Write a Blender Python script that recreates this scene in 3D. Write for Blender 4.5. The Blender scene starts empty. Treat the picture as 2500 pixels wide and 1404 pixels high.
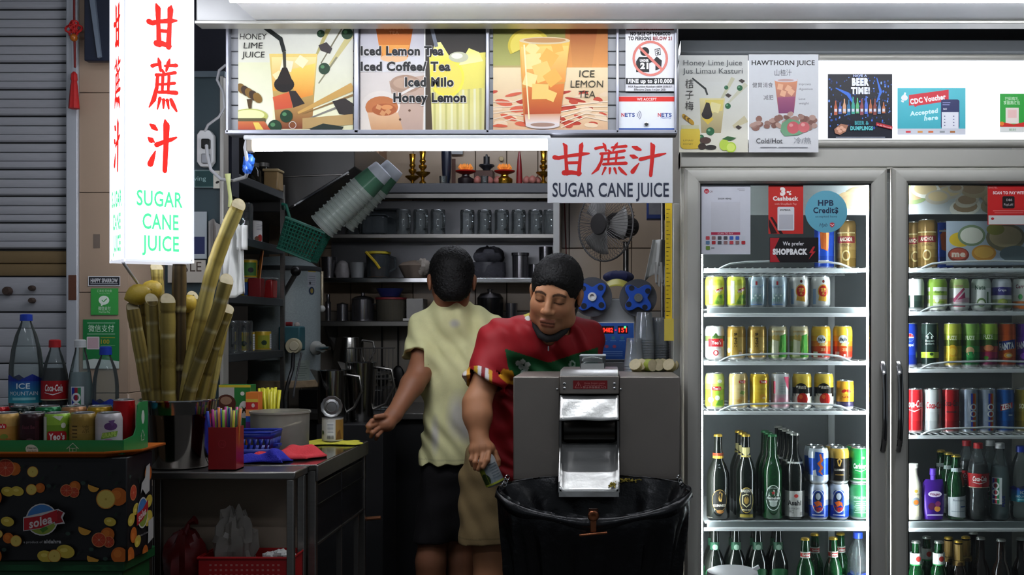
import bpy, bmesh, math, random
import numpy as np
from mathutils import Vector, Matrix, Euler

# ------------------------------------------------------------------ camera, world, exposure
scene = bpy.context.scene
C = scene.collection
random.seed(7)
CAMY, CAMZ, F = -3.6, 1.35, 2790.0
cd = bpy.data.cameras.new('camera'); cam = bpy.data.objects.new('camera', cd); C.objects.link(cam)
cam.location = (0, CAMY, CAMZ); cam.rotation_euler = (math.pi/2, 0, 0)
cd.sensor_width = 36; cd.lens = F/2500*36
cd.shift_x = -230/2500; cd.shift_y = 93/2500
cd.clip_start = 0.05; cd.clip_end = 60
scene.camera = cam
w = bpy.data.worlds.new('world'); scene.world = w; w.use_nodes = True
bg = w.node_tree.nodes['Background']
bg.inputs[0].default_value = (0.80, 0.90, 1.0, 1); bg.inputs[1].default_value = 0.115
scene.view_settings.view_transform = 'Standard'; scene.view_settings.look = 'None'
scene.view_settings.exposure = 0.0; scene.view_settings.gamma = 1.0
scene.view_settings.use_curve_mapping = False
scene.cycles.use_denoising = True
scene.cycles.max_bounces = 5; scene.cycles.diffuse_bounces = 3; scene.cycles.glossy_bounces = 3; scene.cycles.transmission_bounces = 3; scene.cycles.transparent_max_bounces = 16
scene.cycles.caustics_reflective = False; scene.cycles.caustics_refractive = False; scene.cycles.blur_glossy = .5
scene.cycles.use_adaptive_sampling = True; scene.cycles.adaptive_threshold = .03
scene.cycles.sample_clamp_indirect = 6

def S(Y): return F/(Y-CAMY)                        # pixels per metre at depth Y
def X(px, Y): return (px-1480)/S(Y)
def Z(py, Y): return CAMZ+(795-py)/S(Y)
def P(px, py, Y): return Vector((X(px, Y), Y, Z(py, Y)))

# ------------------------------------------------------------------ colour and materials
def lin(v): return v/12.92 if v <= .04045 else ((v+.055)/1.055)**2.4
def col(h):
    if not isinstance(h, str): return tuple(h)
    h = h.lstrip('#')
    if len(h) == 3: h = ''.join(a+a for a in h)
    return tuple(lin(int(h[i:i+2], 16)/255) for i in (0, 2, 4))
MATS = {}
def mat(name, h='#888', rough=.5, metal=0, nz=.12, ns=25, bump=0, bs=None, em=0, coat=0, spec=.5, stretch=None, trans=0, alpha=1, sss=0):
    if name in MATS: return MATS[name]
    m = bpy.data.materials.new(name); m.use_nodes = True; N = m.node_tree.nodes; L = m.node_tree.links
    b = N['Principled BSDF']; c = col(h)
    tc = N.new('ShaderNodeTexCoord'); src = tc.outputs['Object']
    if stretch:
        mp = N.new('ShaderNodeMapping'); mp.inputs['Scale'].default_value = stretch
        L.new(src, mp.inputs[0]); src = mp.outputs[0]
    nt = N.new('ShaderNodeTexNoise'); nt.inputs['Scale'].default_value = ns; nt.inputs['Detail'].default_value = 4
    L.new(src, nt.inputs['Vector'])
    mx = N.new('ShaderNodeMix'); mx.data_type = 'RGBA'
    mx.inputs[6].default_value = (*[x*(1-nz) for x in c], 1); mx.inputs[7].default_value = (*[min(1, x*(1+nz)) for x in c], 1)
    L.new(nt.outputs[0], mx.inputs[0]); L.new(mx.outputs[2], b.inputs['Base Color'])
    b.inputs['Roughness'].default_value = rough; b.inputs['Metallic'].default_value = metal
    b.inputs['Specular IOR Level'].default_value = spec; b.inputs['Coat Weight'].default_value = coat
    if trans: b.inputs['Transmission Weight'].default_value = trans
    if alpha < 1: b.inputs['Alpha'].default_value = alpha
    if sss:
        b.inputs['Subsurface Weight'].default_value = sss; b.inputs['Subsurface Radius'].default_value = (.006, .003, .002)
    if em:
        b.inputs['Emission Color'].default_value = (*c, 1); b.inputs['Emission Strength'].default_value = em
    if bump:
        n2 = N.new('ShaderNodeTexNoise'); n2.inputs['Scale'].default_value = bs or ns; n2.inputs['Detail'].default_value = 5
        L.new(src, n2.inputs['Vector'])
        bp = N.new('ShaderNodeBump'); bp.inputs['Strength'].default_value = bump; bp.inputs['Distance'].default_value = .01
        L.new(n2.outputs[0], bp.inputs['Height']); L.new(bp.outputs[0], b.inputs['Normal'])
    MATS[name] = m; return m
def glass(name, tint='#eef4f2', ior=1.45, rough=.03, haze=0, hcol='#cfd6d6', nz=.15):
    """thin clear wall: tinted see-through + fresnel gloss (+ a share of milky diffuse)"""
    if name in MATS: return MATS[name]
    m = bpy.data.materials.new(name); m.use_nodes = True; N = m.node_tree.nodes; L = m.node_tree.links
    N.remove(N['Principled BSDF']); out = N['Material Output']
    tr = N.new('ShaderNodeBsdfTransparent'); tr.inputs[0].default_value = (*col(tint), 1)
    gl = N.new('ShaderNodeBsdfGlossy'); gl.inputs['Roughness'].default_value = rough
    fr = N.new('ShaderNodeFresnel'); fr.inputs[0].default_value = ior
    mx = N.new('ShaderNodeMixShader'); L.new(fr.outputs[0], mx.inputs[0]); L.new(tr.outputs[0], mx.inputs[1]); L.new(gl.outputs[0], mx.inputs[2])
    last = mx.outputs[0]
    if haze:
        df = N.new('ShaderNodeBsdfDiffuse'); df.inputs[0].default_value = (*col(hcol), 1)
        tc = N.new('ShaderNodeTexCoord'); nt = N.new('ShaderNodeTexNoise'); nt.inputs['Scale'].default_value = 18
        L.new(tc.outputs['Object'], nt.inputs['Vector'])
        mr = N.new('ShaderNodeMapRange'); mr.inputs[3].default_value = haze*(1-nz*2); mr.inputs[4].default_value = min(1, haze*(1+nz*2)); L.new(nt.outputs[0], mr.inputs[0])
        m2 = N.new('ShaderNodeMixShader'); L.new(mr.outputs[0], m2.inputs[0]); L.new(last, m2.inputs[1]); L.new(df.outputs[0], m2.inputs[2]); last = m2.outputs[0]
    L.new(last, out.inputs[0]); MATS[name] = m; return m
def attr_mat(name, rough=.4, metal=0, em=0, coat=0, nz=.06, bump=0, bs=60, sss=0):
    if name in MATS: return MATS[name]
    m = bpy.data.materials.new(name); m.use_nodes = True; N = m.node_tree.nodes; L = m.node_tree.links
    b = N['Principled BSDF']
    a = N.new('ShaderNodeAttribute'); a.attribute_name = 'Col'
    tc = N.new('ShaderNodeTexCoord'); nt = N.new('ShaderNodeTexNoise'); nt.inputs['Scale'].default_value = 45
    L.new(tc.outputs['Object'], nt.inputs['Vector'])
    mr = N.new('ShaderNodeMapRange'); mr.inputs[3].default_value = 1-nz; mr.inputs[4].default_value = 1+nz; L.new(nt.outputs[0], mr.inputs[0])
    vm = N.new('ShaderNodeVectorMath'); vm.operation = 'SCALE'; L.new(a.outputs['Color'], vm.inputs[0]); L.new(mr.outputs[0], vm.inputs['Scale'])
    L.new(vm.outputs[0], b.inputs['Base Color'])
    b.inputs['Roughness'].default_value = rough; b.inputs['Metallic'].default_value = metal; b.inputs['Specular IOR Level'].default_value = .3
    if sss: b.inputs['Subsurface Weight'].default_value = sss; b.inputs['Subsurface Radius'].default_value = (.006, .003, .002)
    if em:
        L.new(a.outputs['Color'], b.inputs['Emission Color']); b.inputs['Emission Strength'].default_value = em
    if bump:
        n2 = N.new('ShaderNodeTexNoise'); n2.inputs['Scale'].default_value = bs; n2.inputs['Detail'].default_value = 6
        L.new(tc.outputs['Object'], n2.inputs['Vector'])
        bp = N.new('ShaderNodeBump'); bp.inputs['Strength'].default_value = bump; bp.inputs['Distance'].default_value = .004
        L.new(n2.outputs[0], bp.inputs['Height']); L.new(bp.outputs[0], b.inputs['Normal'])
    MATS[name] = m; return m

# ------------------------------------------------------------------ mesh builder
class B:
    def __init__(s): s.v = []; s.f = []; s.c = []; s.col = (1, 1, 1); s.hascol = False
    def color(s, h): s.col = col(h); s.hascol = True; return s
    def add(s, vs, fs, cs=None):
        o = len(s.v); s.v += [tuple(p) for p in vs]; s.f += [tuple(i+o for i in f) for f in fs]
        s.c += cs if cs else [s.col]*len(vs); return s
    def box(s, x0, x1, y0, y1, z0, z1):
        return s.add([(x0,y0,z0),(x1,y0,z0),(x1,y1,z0),(x0,y1,z0),(x0,y0,z1),(x1,y0,z1),(x1,y1,z1),(x0,y1,z1)],
                     [(0,3,2,1),(4,5,6,7),(0,1,5,4),(1,2,6,5),(2,3,7,6),(3,0,4,7)])
    def cbox(s, c, d, rot=(0, 0, 0)):
        n = len(s.v); s.box(-d[0]/2, d[0]/2, -d[1]/2, d[1]/2, -d[2]/2, d[2]/2)
        m = Matrix.Translation(c) @ Euler(rot).to_matrix().to_4x4()
        for i in range(n, len(s.v)): s.v[i] = tuple(m @ Vector(s.v[i]))
        return s
    def lathe(s, prof, n=20, at=(0, 0, 0), axis=None, sx=1, sy=1, jit=None):
        """prof: [(r, z[, colour])] bottom to top; closed where r == 0"""
        m = Matrix.Identity(3) if axis is None else Vector((0, 0, 1)).rotation_difference(Vector(axis)).to_matrix()
        o = len(s.v); rings = []
        for p in prof:
            r, z = p[0], p[1]; c = col(p[2]) if len(p) > 2 else s.col
            if len(p) > 2: s.hascol = True
            k = 1 if r < 1e-6 else n; ids = []
            for i in range(k):
                a = 2*math.pi*i/n; rr = r*(1 + (jit(a, z) if jit else 0))
                q = m @ Vector((rr*math.cos(a)*sx, rr*math.sin(a)*sy, z)) + Vector(at)
                ids.append(len(s.v)); s.v.append(tuple(q)); s.c.append(c)
            rings.append(ids)
        for a, b in zip(rings, rings[1:]):
            if len(a) == 1 and len(b) == 1: continue
            for i in range(n):
                j = (i+1) % n
                if len(a) == 1: s.f.append((a[0], b[j], b[i]))
                elif len(b) == 1: s.f.append((a[i], a[j], b[0]))
                else: s.f.append((a[i], a[j], b[j], b[i]))
        return s
    def tube(s, path, r, n=8, cap=True, closed=False, flat=1):
        path = [Vector(p) for p in path]; m = len(path); rs = r if isinstance(r, (list, tuple)) else [r]*m
        t0 = (path[1]-path[0]).normalized(); up = Vector((0, 0, 1)) if abs(t0.z) < .9 else Vector((0, 1, 0))
        nrm = (up - t0*up.dot(t0)).normalized(); rings = []; o = len(s.v)
        for i, p in enumerate(path):
            a = path[(i-1) % m] if (i or closed) else p; b = path[(i+1) % m] if (i < m-1 or closed) else p
            t = (b-a).normalized(); nrm = nrm - t*nrm.dot(t)
            nrm = nrm.normalized() if nrm.length > 1e-6 else t.orthogonal().normalized()
            bn = t.cross(nrm)
            rings.append([p + (nrm*math.cos(2*math.pi*k/n)*flat + bn*math.sin(2*math.pi*k/n))*rs[i] for k in range(n)])
        vs = [q for g in rings for q in g]; fs = []
        for i in range(m if closed else m-1):
            for k in range(n):
                a = i*n+k; b = i*n+(k+1) % n; j = (i+1) % m
                fs.append((a, b, j*n+(k+1) % n, j*n+k))
        if cap and not closed: fs += [tuple(range(n))[::-1], tuple((m-1)*n+k for k in range(n))]
        return s.add(vs, fs)
    def prism(s, pts, a, b, plane='xz'):
        """extrude a 2-D outline between a and b along the third axis"""
        def q(u, v, w): return {'xz': (u, w, v), 'xy': (u, v, w), 'yz': (w, u, v)}[plane]
        n = len(pts); vs = [q(u, v, a) for u, v in pts] + [q(u, v, b) for u, v in pts]
        fs = [tuple(range(n)), tuple(range(2*n-1, n-1, -1))] + [(i, i+n, (i+1) % n+n, (i+1) % n) for i in range(n)]
        return s.add(vs, fs)
    def ball(s, c, r, n=14, m=9, rz=None, ry=None, jit=None):
        rz = rz or r; ry = ry or r; o = len(s.v); vs = []; fs = []
        vs.append((c[0], c[1], c[2]-rz))
        for i in range(1, m):
            t = -math.pi/2+math.pi*i/m
            for k in range(n):
                a = 2*math.pi*k/n; j = 1+(jit(a, t) if jit else 0)
                vs.append((c[0]+r*j*math.cos(t)*math.cos(a), c[1]+ry*j*math.cos(t)*math.sin(a), c[2]+rz*j*math.sin(t)))
        vs.append((c[0], c[1], c[2]+rz)); e = len(vs)-1
        for k in range(n):
            fs.append((0, 1+(k+1) % n, 1+k)); fs.append((e, e-n+k, e-n+(k+1) % n))
            for i in range(m-2): fs.append((1+i*n+k, 1+i*n+(k+1) % n, 1+(i+1)*n+(k+1) % n, 1+(i+1)*n+k))
        return s.add(vs, fs)
    def sheet(s, fn, nu, nv, thick=0):
        vs = [fn(i/nu, j/nv) for j in range(nv+1) for i in range(nu+1)]
        fs = [(j*(nu+1)+i, j*(nu+1)+i+1, (j+1)*(nu+1)+i+1, (j+1)*(nu+1)+i) for j in range(nv) for i in range(nu)]
        return s.add(vs, fs)
    def xf(s, m, start=0):
        for i in range(start, len(s.v)): s.v[i] = tuple(m @ Vector(s.v[i]))
        return s
    def obj(s, name, m, parent=None, smooth=40, bevel=0, seg=2, world=False, solid=0, sub=0):
        me = bpy.data.meshes.new(name); vs = s.v
        if world and parent:
            q = parent; L = Vector()
            while q: L += Vector(q.location); q = q.parent
            vs = [(x-L.x, y-L.y, z-L.z) for x, y, z in vs]
        me.from_pydata(vs, [], s.f); me.update()
        if s.hascol:
            at = me.color_attributes.new('Col', 'FLOAT_COLOR', 'POINT')
            at.data.foreach_set('color', np.array([(*c, 1) for c in s.c], 'f').ravel())
        bm = bmesh.new(); bm.from_mesh(me); bmesh.ops.recalc_face_normals(bm, faces=bm.faces); bm.to_mesh(me); bm.free()
        if smooth:
            me.polygons.foreach_set('use_smooth', [True]*len(me.polygons)); me.set_sharp_from_angle(angle=math.radians(smooth))
        o = bpy.data.objects.new(name, me); C.objects.link(o)
        if m: me.materials.append(m)
        if parent: o.parent = parent
        if solid: k = o.modifiers.new('solid', 'SOLIDIFY'); k.thickness = solid; k.offset = 0
        if bevel:
            k = o.modifiers.new('bevel', 'BEVEL'); k.width = bevel; k.segments = seg; k.limit_method = 'ANGLE'; k.angle_limit = .6
        if sub: k = o.modifiers.new('sub', 'SUBSURF'); k.levels = sub; k.render_levels = sub
        return o
def tag(o, label=None, cat=None, group=None, kind=None):
    for k, v in (('label', label), ('category', cat), ('group', group), ('kind', kind)):
        if v: o[k] = v
    return o
def thing(name, label, cat, loc=(0, 0, 0), group=None, rotz=0, kind=None):
    o = bpy.data.objects.new(name, None); C.objects.link(o); o.location = loc; o.rotation_euler = (0, 0, rotz)
    o.empty_display_size = .02
    return tag(o, label, cat, group, kind)
def dup(root, loc=None, rotz=None, label=None, group=None, rot=None, scale=None):
    r = root.copy(); C.objects.link(r)
    if loc is not None: r.location = loc
    if rot is not None: r.rotation_euler = rot
    if rotz is not None: r.rotation_euler = (0, 0, rotz)
    if scale: r.scale = scale
    tag(r, label, None, group)
    def kids(a, b):
        for ch in a.children:
            c = ch.copy(); C.objects.link(c); c.parent = b; kids(ch, c)
    kids(root, r); return r

# ------------------------------------------------------------------ flat print: coloured outlines, lettering, brush strokes
_cu = bpy.data.curves.new('lettering', 'FONT'); _cu.resolution_u = 3; _to = bpy.data.objects.new('lettering', _cu); _tc = {}
def glyphs(t, bold=0, shear=0):
    k = (t, bold, shear)
    if k not in _tc:
        _cu.body = t; _cu.offset = bold; _cu.shear = shear; _cu.space_character = 1+2.4*bold
        me = bpy.data.meshes.new_from_object(_to)
        v = [(q.co.x, q.co.y) for q in me.vertices]; f = [tuple(p.vertices) for p in me.polygons]
        bpy.data.meshes.remove(me); _tc[k] = (v, f)
    return _tc[k]
def clip(poly, ax, lim, keep_less):
    out = []; n = len(poly)
    for i in range(n):
        a = poly[i]; b = poly[(i+1) % n]
        ia = (a[ax] <= lim) == keep_less or a[ax] == lim; ib = (b[ax] <= lim) == keep_less or b[ax] == lim
        if ia: out.append(a)
        if ia != ib:
            t = (lim-a[ax])/(b[ax]-a[ax]); out.append(tuple(a[k]+(b[k]-a[k])*t for k in range(len(a))))
    return out
class Print:
    """u to the right, v up, metres; painter's order gives the layer"""
    fy = 1
    def __init__(s, box=None): s.p = []; s.box = box; s.n = 0
    def put(s, pts, c, layer=None):
        if layer is None: s.n += 1; layer = s.n
        if callable(c): q = [(x, y, *col(c(x, y))) for x, y in pts]
        elif isinstance(c, tuple) and len(c) == 2 and isinstance(c[0], str):
            ys = [y for x, y in pts]; lo, hi = min(ys), max(ys); a, b = col(c[0]), col(c[1])
            q = [(x, y, *[a[i]+(b[i]-a[i])*((y-lo)/(hi-lo) if hi > lo else 0) for i in range(3)]) for x, y in pts]
        else: k = col(c); q = [(x, y, *k) for x, y in pts]
        if s.box:
            for ax, lim, less in ((0, s.box[0], False), (0, s.box[2], True), (1, s.box[1], False), (1, s.box[3], True)):
                if len(q) > 2: q = clip(q, ax, lim, less)
        if len(q) > 2: s.p.append((q, layer))
        return s
    def rect(s, x0, y0, x1, y1, c): return s.put([(x0, y0), (x1, y0), (x1, y1), (x0, y1)], c)
    def rrect(s, x0, y0, x1, y1, r, c):
        pts = []
        for cx, cy, a0 in ((x1-r, y0+r, -90), (x1-r, y1-r, 0), (x0+r, y1-r, 90), (x0+r, y0+r, 180)):
            pts += [(cx+r*math.cos(math.radians(a0+k*22.5)), cy+r*math.sin(math.radians(a0+k*22.5))) for k in range(5)]
        return s.put(pts, c)
    def ell(s, cx, cy, rx, ry=None, c='#fff', n=22, a0=0, a1=360, rot=0):
        ry = ry or rx; pts = []; R = math.radians(rot); full = abs(a1-a0) >= 360
        for k in range(n if full else n+1):
            a = math.radians(a0+(a1-a0)*k/n); x, y = rx*math.cos(a), ry*math.sin(a)
            pts.append((cx+x*math.cos(R)-y*math.sin(R), cy+x*math.sin(R)+y*math.cos(R)))
        return s.put(pts, c)
    def ring(s, cx, cy, r0, r1, c, n=28, a0=0, a1=360, asp=1):
        s.n += 1; L = s.n
        for k in range(n):
            a, b = math.radians(a0+(a1-a0)*k/n), math.radians(a0+(a1-a0)*(k+1)/n)
            s.put([(cx+r0*math.cos(a), cy+asp*r0*math.sin(a)), (cx+r1*math.cos(a), cy+asp*r1*math.sin(a)), (cx+r1*math.cos(b), cy+asp*r1*math.sin(b)), (cx+r0*math.cos(b), cy+asp*r0*math.sin(b))], c, L)
        return s
    def line(s, pts, wd, c):
        """poly-line of varying width (brush stroke)"""
        s.n += 1; L = s.n; ws = wd if isinstance(wd, (list, tuple)) else [wd]*len(pts)
        Lf, Rt = [], []
        for i, p in enumerate(pts):
            a = pts[max(0, i-1)]; b = pts[min(len(pts)-1, i+1)]; d = math.hypot(b[0]-a[0], b[1]-a[1]) or 1
            nx, ny = -(b[1]-a[1])/d, (b[0]-a[0])/d; h = ws[i]/2
            Lf.append((p[0]+nx*h, p[1]+ny*h)); Rt.append((p[0]-nx*h, p[1]-ny*h))
        for i in range(len(pts)-1): s.put([Lf[i], Rt[i], Rt[i+1], Lf[i+1]], c, L)
        return s
    def text(s, t, x, y, h, c, w=None, align='c', bold=0, rot=0, shear=0, maxw=None):
        """cap height h, baseline at y; w squeezes to a width"""
        v, f = glyphs(t, bold, shear)
        if not v: return s
        x0 = min(a for a, b in v); x1 = max(a for a, b in v); k = h/.70; kx = k
        if w: kx = w/(x1-x0)
        elif maxw and (x1-x0)*k > maxw: kx = maxw/(x1-x0)
        wd = (x1-x0)*kx; ox = {'c': x-wd/2, 'l': x, 'r': x-wd}[align]; R = math.radians(rot); cs, sn = math.cos(R), math.sin(R)
        s.n += 1; L = s.n; q = []
        for a, b in v:
            px, py = ox+(a-x0)*kx-x, b*k; q.append((x+px*cs-py*sn, y+(px*sn+py*cs)*s.fy))
        for g in f: s.put([q[i] for i in g], c, L)
        return s
    def obj(s, name, m, parent=None, at=(0, 0, 0), face='-y', step=.00007, wrap=None, base=.0003, seg=.0075, world=False, rot=0):
        """flat print facing -Y with lower-left origin at 'at'; wrap=r lays it round a cylinder whose axis is at (0,0), u = arc length from the front"""
        b = B(); b.hascol = True
        for q, L in s.p:
            d = base+step*L
            if wrap:
                r = (wrap if not callable(wrap) else None)
                lo = min(a[0] for a in q); hi = max(a[0] for a in q); k0 = math.floor(lo/seg); k1 = math.ceil(hi/seg)
                for k in range(k0, max(k1, k0+1)):
                    g = q
                    if k1-k0 > 1:
                        g = clip(g, 0, k*seg, False)
                        if len(g) > 2: g = clip(g, 0, (k+1)*seg, True)
                    if len(g) < 3: continue
                    vs = []
                    for a in g:
                        R = (wrap(a[1]) if callable(wrap) else wrap); R0 = wrap(None) if callable(wrap) else wrap
                        t = a[0]/R0; vs.append((at[0]+(R+d)*math.sin(t), at[1]-(R+d)*math.cos(t), at[2]+a[1]))
                    b.add(vs, [tuple(range(len(g)))], [(a[2], a[3], a[4]) for a in g])
            else:
                cr, sr = math.cos(rot), math.sin(rot)
                b.add([(at[0]+a[0]*cr+d*sr, at[1]+a[0]*sr-d*cr, at[2]+a[1]) for a in q], [tuple(range(len(q)))], [(a[2], a[3], a[4]) for a in q])
        me_o = b.obj(name, m, parent, smooth=0, world=world)
        return me_o
class PX(Print):
    """the same, drawn on a vertical sheet that faces the street, in the photograph's pixels (y down)"""
    fy = -1
    def flat(s, name, m, parent, Y, base=.0003, step=.00007):
        b = B(); b.hascol = True
        for q, L in s.p: b.add([(X(a[0], Y), Y-base-step*L, Z(a[1], Y)) for a in q], [tuple(range(len(q)))], [(a[2], a[3], a[4]) for a in q])
        return b.obj(name, m, parent, smooth=0, world=True)
PM = attr_mat('print_matte', .55); PG = attr_mat('print_gloss', .5, nz=.03); PL = attr_mat('print_backlit', .4, em=1.0); PC = attr_mat('print_on_can', .28, .35, nz=.03)
def arc(cx, cy, r, a0, a1, n=10): return [(cx+r*math.cos(math.radians(a0+(a1-a0)*k/n)), cy+r*math.sin(math.radians(a0+(a1-a0)*k/n))) for k in range(n+1)]

STEEL = mat('brushed_steel', '#8d8a86', .32, .95, nz=.15, ns=12, stretch=(1, 1, 14), bump=.02, bs=40)
STEELD = mat('dull_steel', '#6a6866', .45, .85, nz=.2, ns=14)
CHROME = mat('chrome', '#c8c8c8', .12, 1, nz=.05)
ALU = mat('satin_aluminium', '#b9b7b0', .38, .6, nz=.05, ns=8)
DARK = mat('dark_shell', '#16161a', .6, 0, nz=.2)
WHITEP = mat('white_plastic', '#d9dbdc', .45, 0, nz=.05)
BLACKP = mat('black_plastic', '#0c0c0d', .4, 0, nz=.2)
# ------------------------------------------------------------------ the setting
def struct(b, name, m, parent=None, **k):
    o = b.obj(name, m, parent, **k)
    if not parent: o['kind'] = 'structure'
    return o
fl = struct(B().box(-3.2, 3.2, -4.8, 2.4, -.06, 0), 'floor', mat('floor_tile', '#3a3633', .5, nz=.25, ns=4))
struct(B().box(-3.2, 1.9, -.19, 2.4, 2.62, 2.68), 'ceiling', mat('ceiling_dark', '#3b3c3f', .8))
# back wall of tall beige tiles
BWY = 2.3; tw, th = 76.3/S(BWY), .325
wb = struct(B().box(-2.0, 1.2, BWY+.008, BWY+.08, 0, 2.62), 'wall_back', mat('grout', '#4a3f35', .9))
x0 = X(1008, BWY); z0 = Z(606, BWY); tiles = {}
tm = [mat('beige_tile', '#b09c86', .25, nz=.06, ns=5), mat('pale_tile', '#b8b0a4', .25, nz=.06, ns=5)]
for k in range(2):
    tiles[k] = B().box(-tw/2+.002, tw/2-.002, -.006, .004, -th/2+.002, th/2-.002)
proto = {}
for i in range(-5, 10):
    for j in range(-4, 4):
        cx, cz = x0+(i+.5)*tw, z0+(j+.5)*th
        if cz+th/2 > 2.62: continue
        k = 1 if cz < 1.5 else 0
        if k not in proto: o = proto[k] = tiles[k].obj('tile', tm[k], wb, bevel=.0015, seg=1)
        else: o = proto[k].copy(); C.objects.link(o)
        o.location = (cx, BWY+.008, cz)
struct(B().box(-1.82, -1.74, .1, 2.3, 0, 2.62), 'wall_left', mat('side_wall', '#6a6259', .8))
struct(B().box(1.62, 1.7, -.1, 2.3, 0, 2.62), 'wall_right', mat('side_wall', '#6a6259', .8))
# pillar beside the shutter with large beige tiles
px0, px1 = X(193, 0), X(313, 0)
pil = struct(B().box(px0+.006, px1-.006, .006, .5, 0, 2.62), 'wall_pillar', mat('grout', '#4a3f35', .9))
zz = [Z(960, 0)-.32, Z(960, 0), Z(714, 0), Z(470, 0), Z(226, 0), Z(0, 0)+.02, 2.62]
ptm = mat('pillar_tile', '#a8917c', .3, nz=.08, ns=6)
for a, b_ in zip(zz, zz[1:]):
    B().box(px0, px1, 0, .012, a+.001, b_-.001).obj('tile', ptm, pil, bevel=.001, seg=1)
    B().box(px1-.012, px1, .0125, .5, a+.001, b_-.001).obj('tile', ptm, pil, bevel=.001, seg=1)
# metal guide rail of the shutter
tr = struct(B().box(X(165, 0), X(193, 0), -.012, .05, 0, 2.62), 'trim_1', mat('guide_rail', '#b9bcc2', .4, .3, nz=.05), bevel=.003)
B().box(X(172, 0), X(191, 0), -.0135, -.012, Z(733, 0), Z(672, 0)).obj('rust_patch', mat('rust', '#5b3524', .8, nz=.3, ns=60), tr)
# roller shutter, slat by slat
sh = thing('roller_shutter', 'grey steel roller shutter pulled down beside the tiled pillar', 'shutter', (X(80, .03), .03, 0))
sw0, sw1 = X(-60, .03)-X(80, .03), X(166, .03)-X(80, .03)
def slat_mesh(h, big):
    b = B(); d = .009 if big else .006
    prof = [(0, 0), (-d*.7, .0012), (-d, h*.2), (-d*.9, h*.65), (-d*.6, h*.9), (0, h-.0012)] if not big else [(0, .003), (-d*.5, .004), (-d, h*.3), (-d, h*.7), (-d*.8, h*.95), (0, h-.0004)]
    vs = [(x, y, z) for x in (sw0, sw1) for y, z in prof]; n = len(prof)
    return b.add(vs, [(i, i+1, n+i+1, n+i) for i in range(n-1)] + [tuple(range(n))[::-1], tuple(range(n, 2*n))])
smat = mat('shutter_steel', '#aeaeb3', .45, .15, nz=.12, ns=7, stretch=(3, 1, 30)); brown = mat('shutter_bar', '#8a7350', .45, .35, nz=.25, ns=9)
S0 = S(.03); ys = []; y = -40.0
while y < 610:                                     # groups of three slats, a deep joint under each group
    for k, h in enumerate((22, 22, 21)): ys.append((y, h, k == 2)); y += h
ys += [(612, 31, 0), (643, 31, 0)]; y = 676.0
while y < 1900:
    for k, h in enumerate((44, 43, 38)): ys.append((y, h, k == 1)); y += h
cache = {}
for y, h, big in ys:
    mt = brown if 611 < y < 660 else smat; key = (h, bool(big), mt.name)
    zb = Z(y+h, .03)
    if zb < 0: continue
    if key not in cache: o = cache[key] = slat_mesh(h/S0, big).obj('slat', mt, sh, smooth=30)
    else: o = cache[key].copy(); C.objects.link(o)
    o.location = (0, 0, zb)
B().box(sw0, sw1, .002, .012, 0, 2.62).obj('backing', mat('shutter_back', '#1a1a1c', .7), sh)
for bx, by, r in ((22, 711, .014), (82, 704, .009), (82, 734, .009)):
    B().lathe([(0, -.02), (r*.8, -.02), (r, -.014), (r, 0)], 12, at=(X(bx, .02)-sh.location.x, -.012, Z(by, .02)), axis=(0, 1, 0)).obj('bolt', mat('old_bolt', '#4a3b33', .5, .4, nz=.3), sh)
# front beam with the lit fascia and the long tube above the counter
BY = -.26
bm_ = struct(B().box(X(478, BY), X(2900, BY), BY, BY+.06, Z(56, BY), 2.62), 'beam', mat('beam_white', '#d8d8d6', .5, nz=.04), bevel=.006)
B().box(X(478, BY), X(2900, BY), BY-.012, BY+.05, Z(60, BY), Z(52, BY)).obj('lip', ALU, bm_, bevel=.002)
tf = thing('tube_light', 'long fluorescent tube along the top beam over the stall front', 'lamp', (X(1500, -.55), -.55, Z(-5, -.55)))
TUBE = mat('tube_glow', '#f4f7ff', .5, em=34, nz=0)
B().tube([(X(562, -.55)-tf.location.x, 0, 0), (X(2800, -.55)-tf.location.x, 0, 0)], .013, 12).obj('tube', TUBE, tf)
B().box(X(562, -.55)-tf.location.x-.02, X(2800, -.55)-tf.location.x, -.016, .29, .016, .05).obj('batten', WHITEP, tf, bevel=.003)
# wall strip above the fridge
struct(B().box(X(1662, .12), 1.62, .25, .4, Z(135, .12), 2.62), 'wall_header', mat('header_dark', '#222326', .7))
struct(B().box(X(1662, .12), 1.62, .12, .25, Z(128, .12), Z(97, .12)), 'trim_2', mat('header_grey', '#8b9092', .45, .2, nz=.04), bevel=.003)
# teal partition between pillar and shelf rack
pt = struct(B().box(X(313, .3), X(546, .3), .3, .33, .9, Z(182, .3)), 'wall_partition', mat('teal_board', '#2c3f46', .45, nz=.12, ns=6))
B().box(X(470, .3), X(552, .3), .285, .33, Z(190, .3), Z(176, .3)).obj('cap', mat('partition_cap', '#5d6a72', .4, .4), pt)
B().box(X(541, .3), X(550, .3), .28, .335, .9, Z(188, .3)).obj('edge_post', ALU, pt, bevel=.002)
B().box(X(320, .29), X(352, .29), .29, .3, .9, Z(560, .29)).obj('pink_panel', mat('pink_panel', '#a0837a', .6), pt)
B().box(X(356, .29), X(362, .29), .29, .3, .9, Z(560, .29)).obj('seam_strip', mat('seam', '#7b5b50', .6), pt)
struct(B().box(X(313, .3), X(552, .3)-.02, .42, .5, Z(182, .3)-.4, 2.62), 'wall_upper_left', mat('night_navy', '#171b2a', .7))
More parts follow.
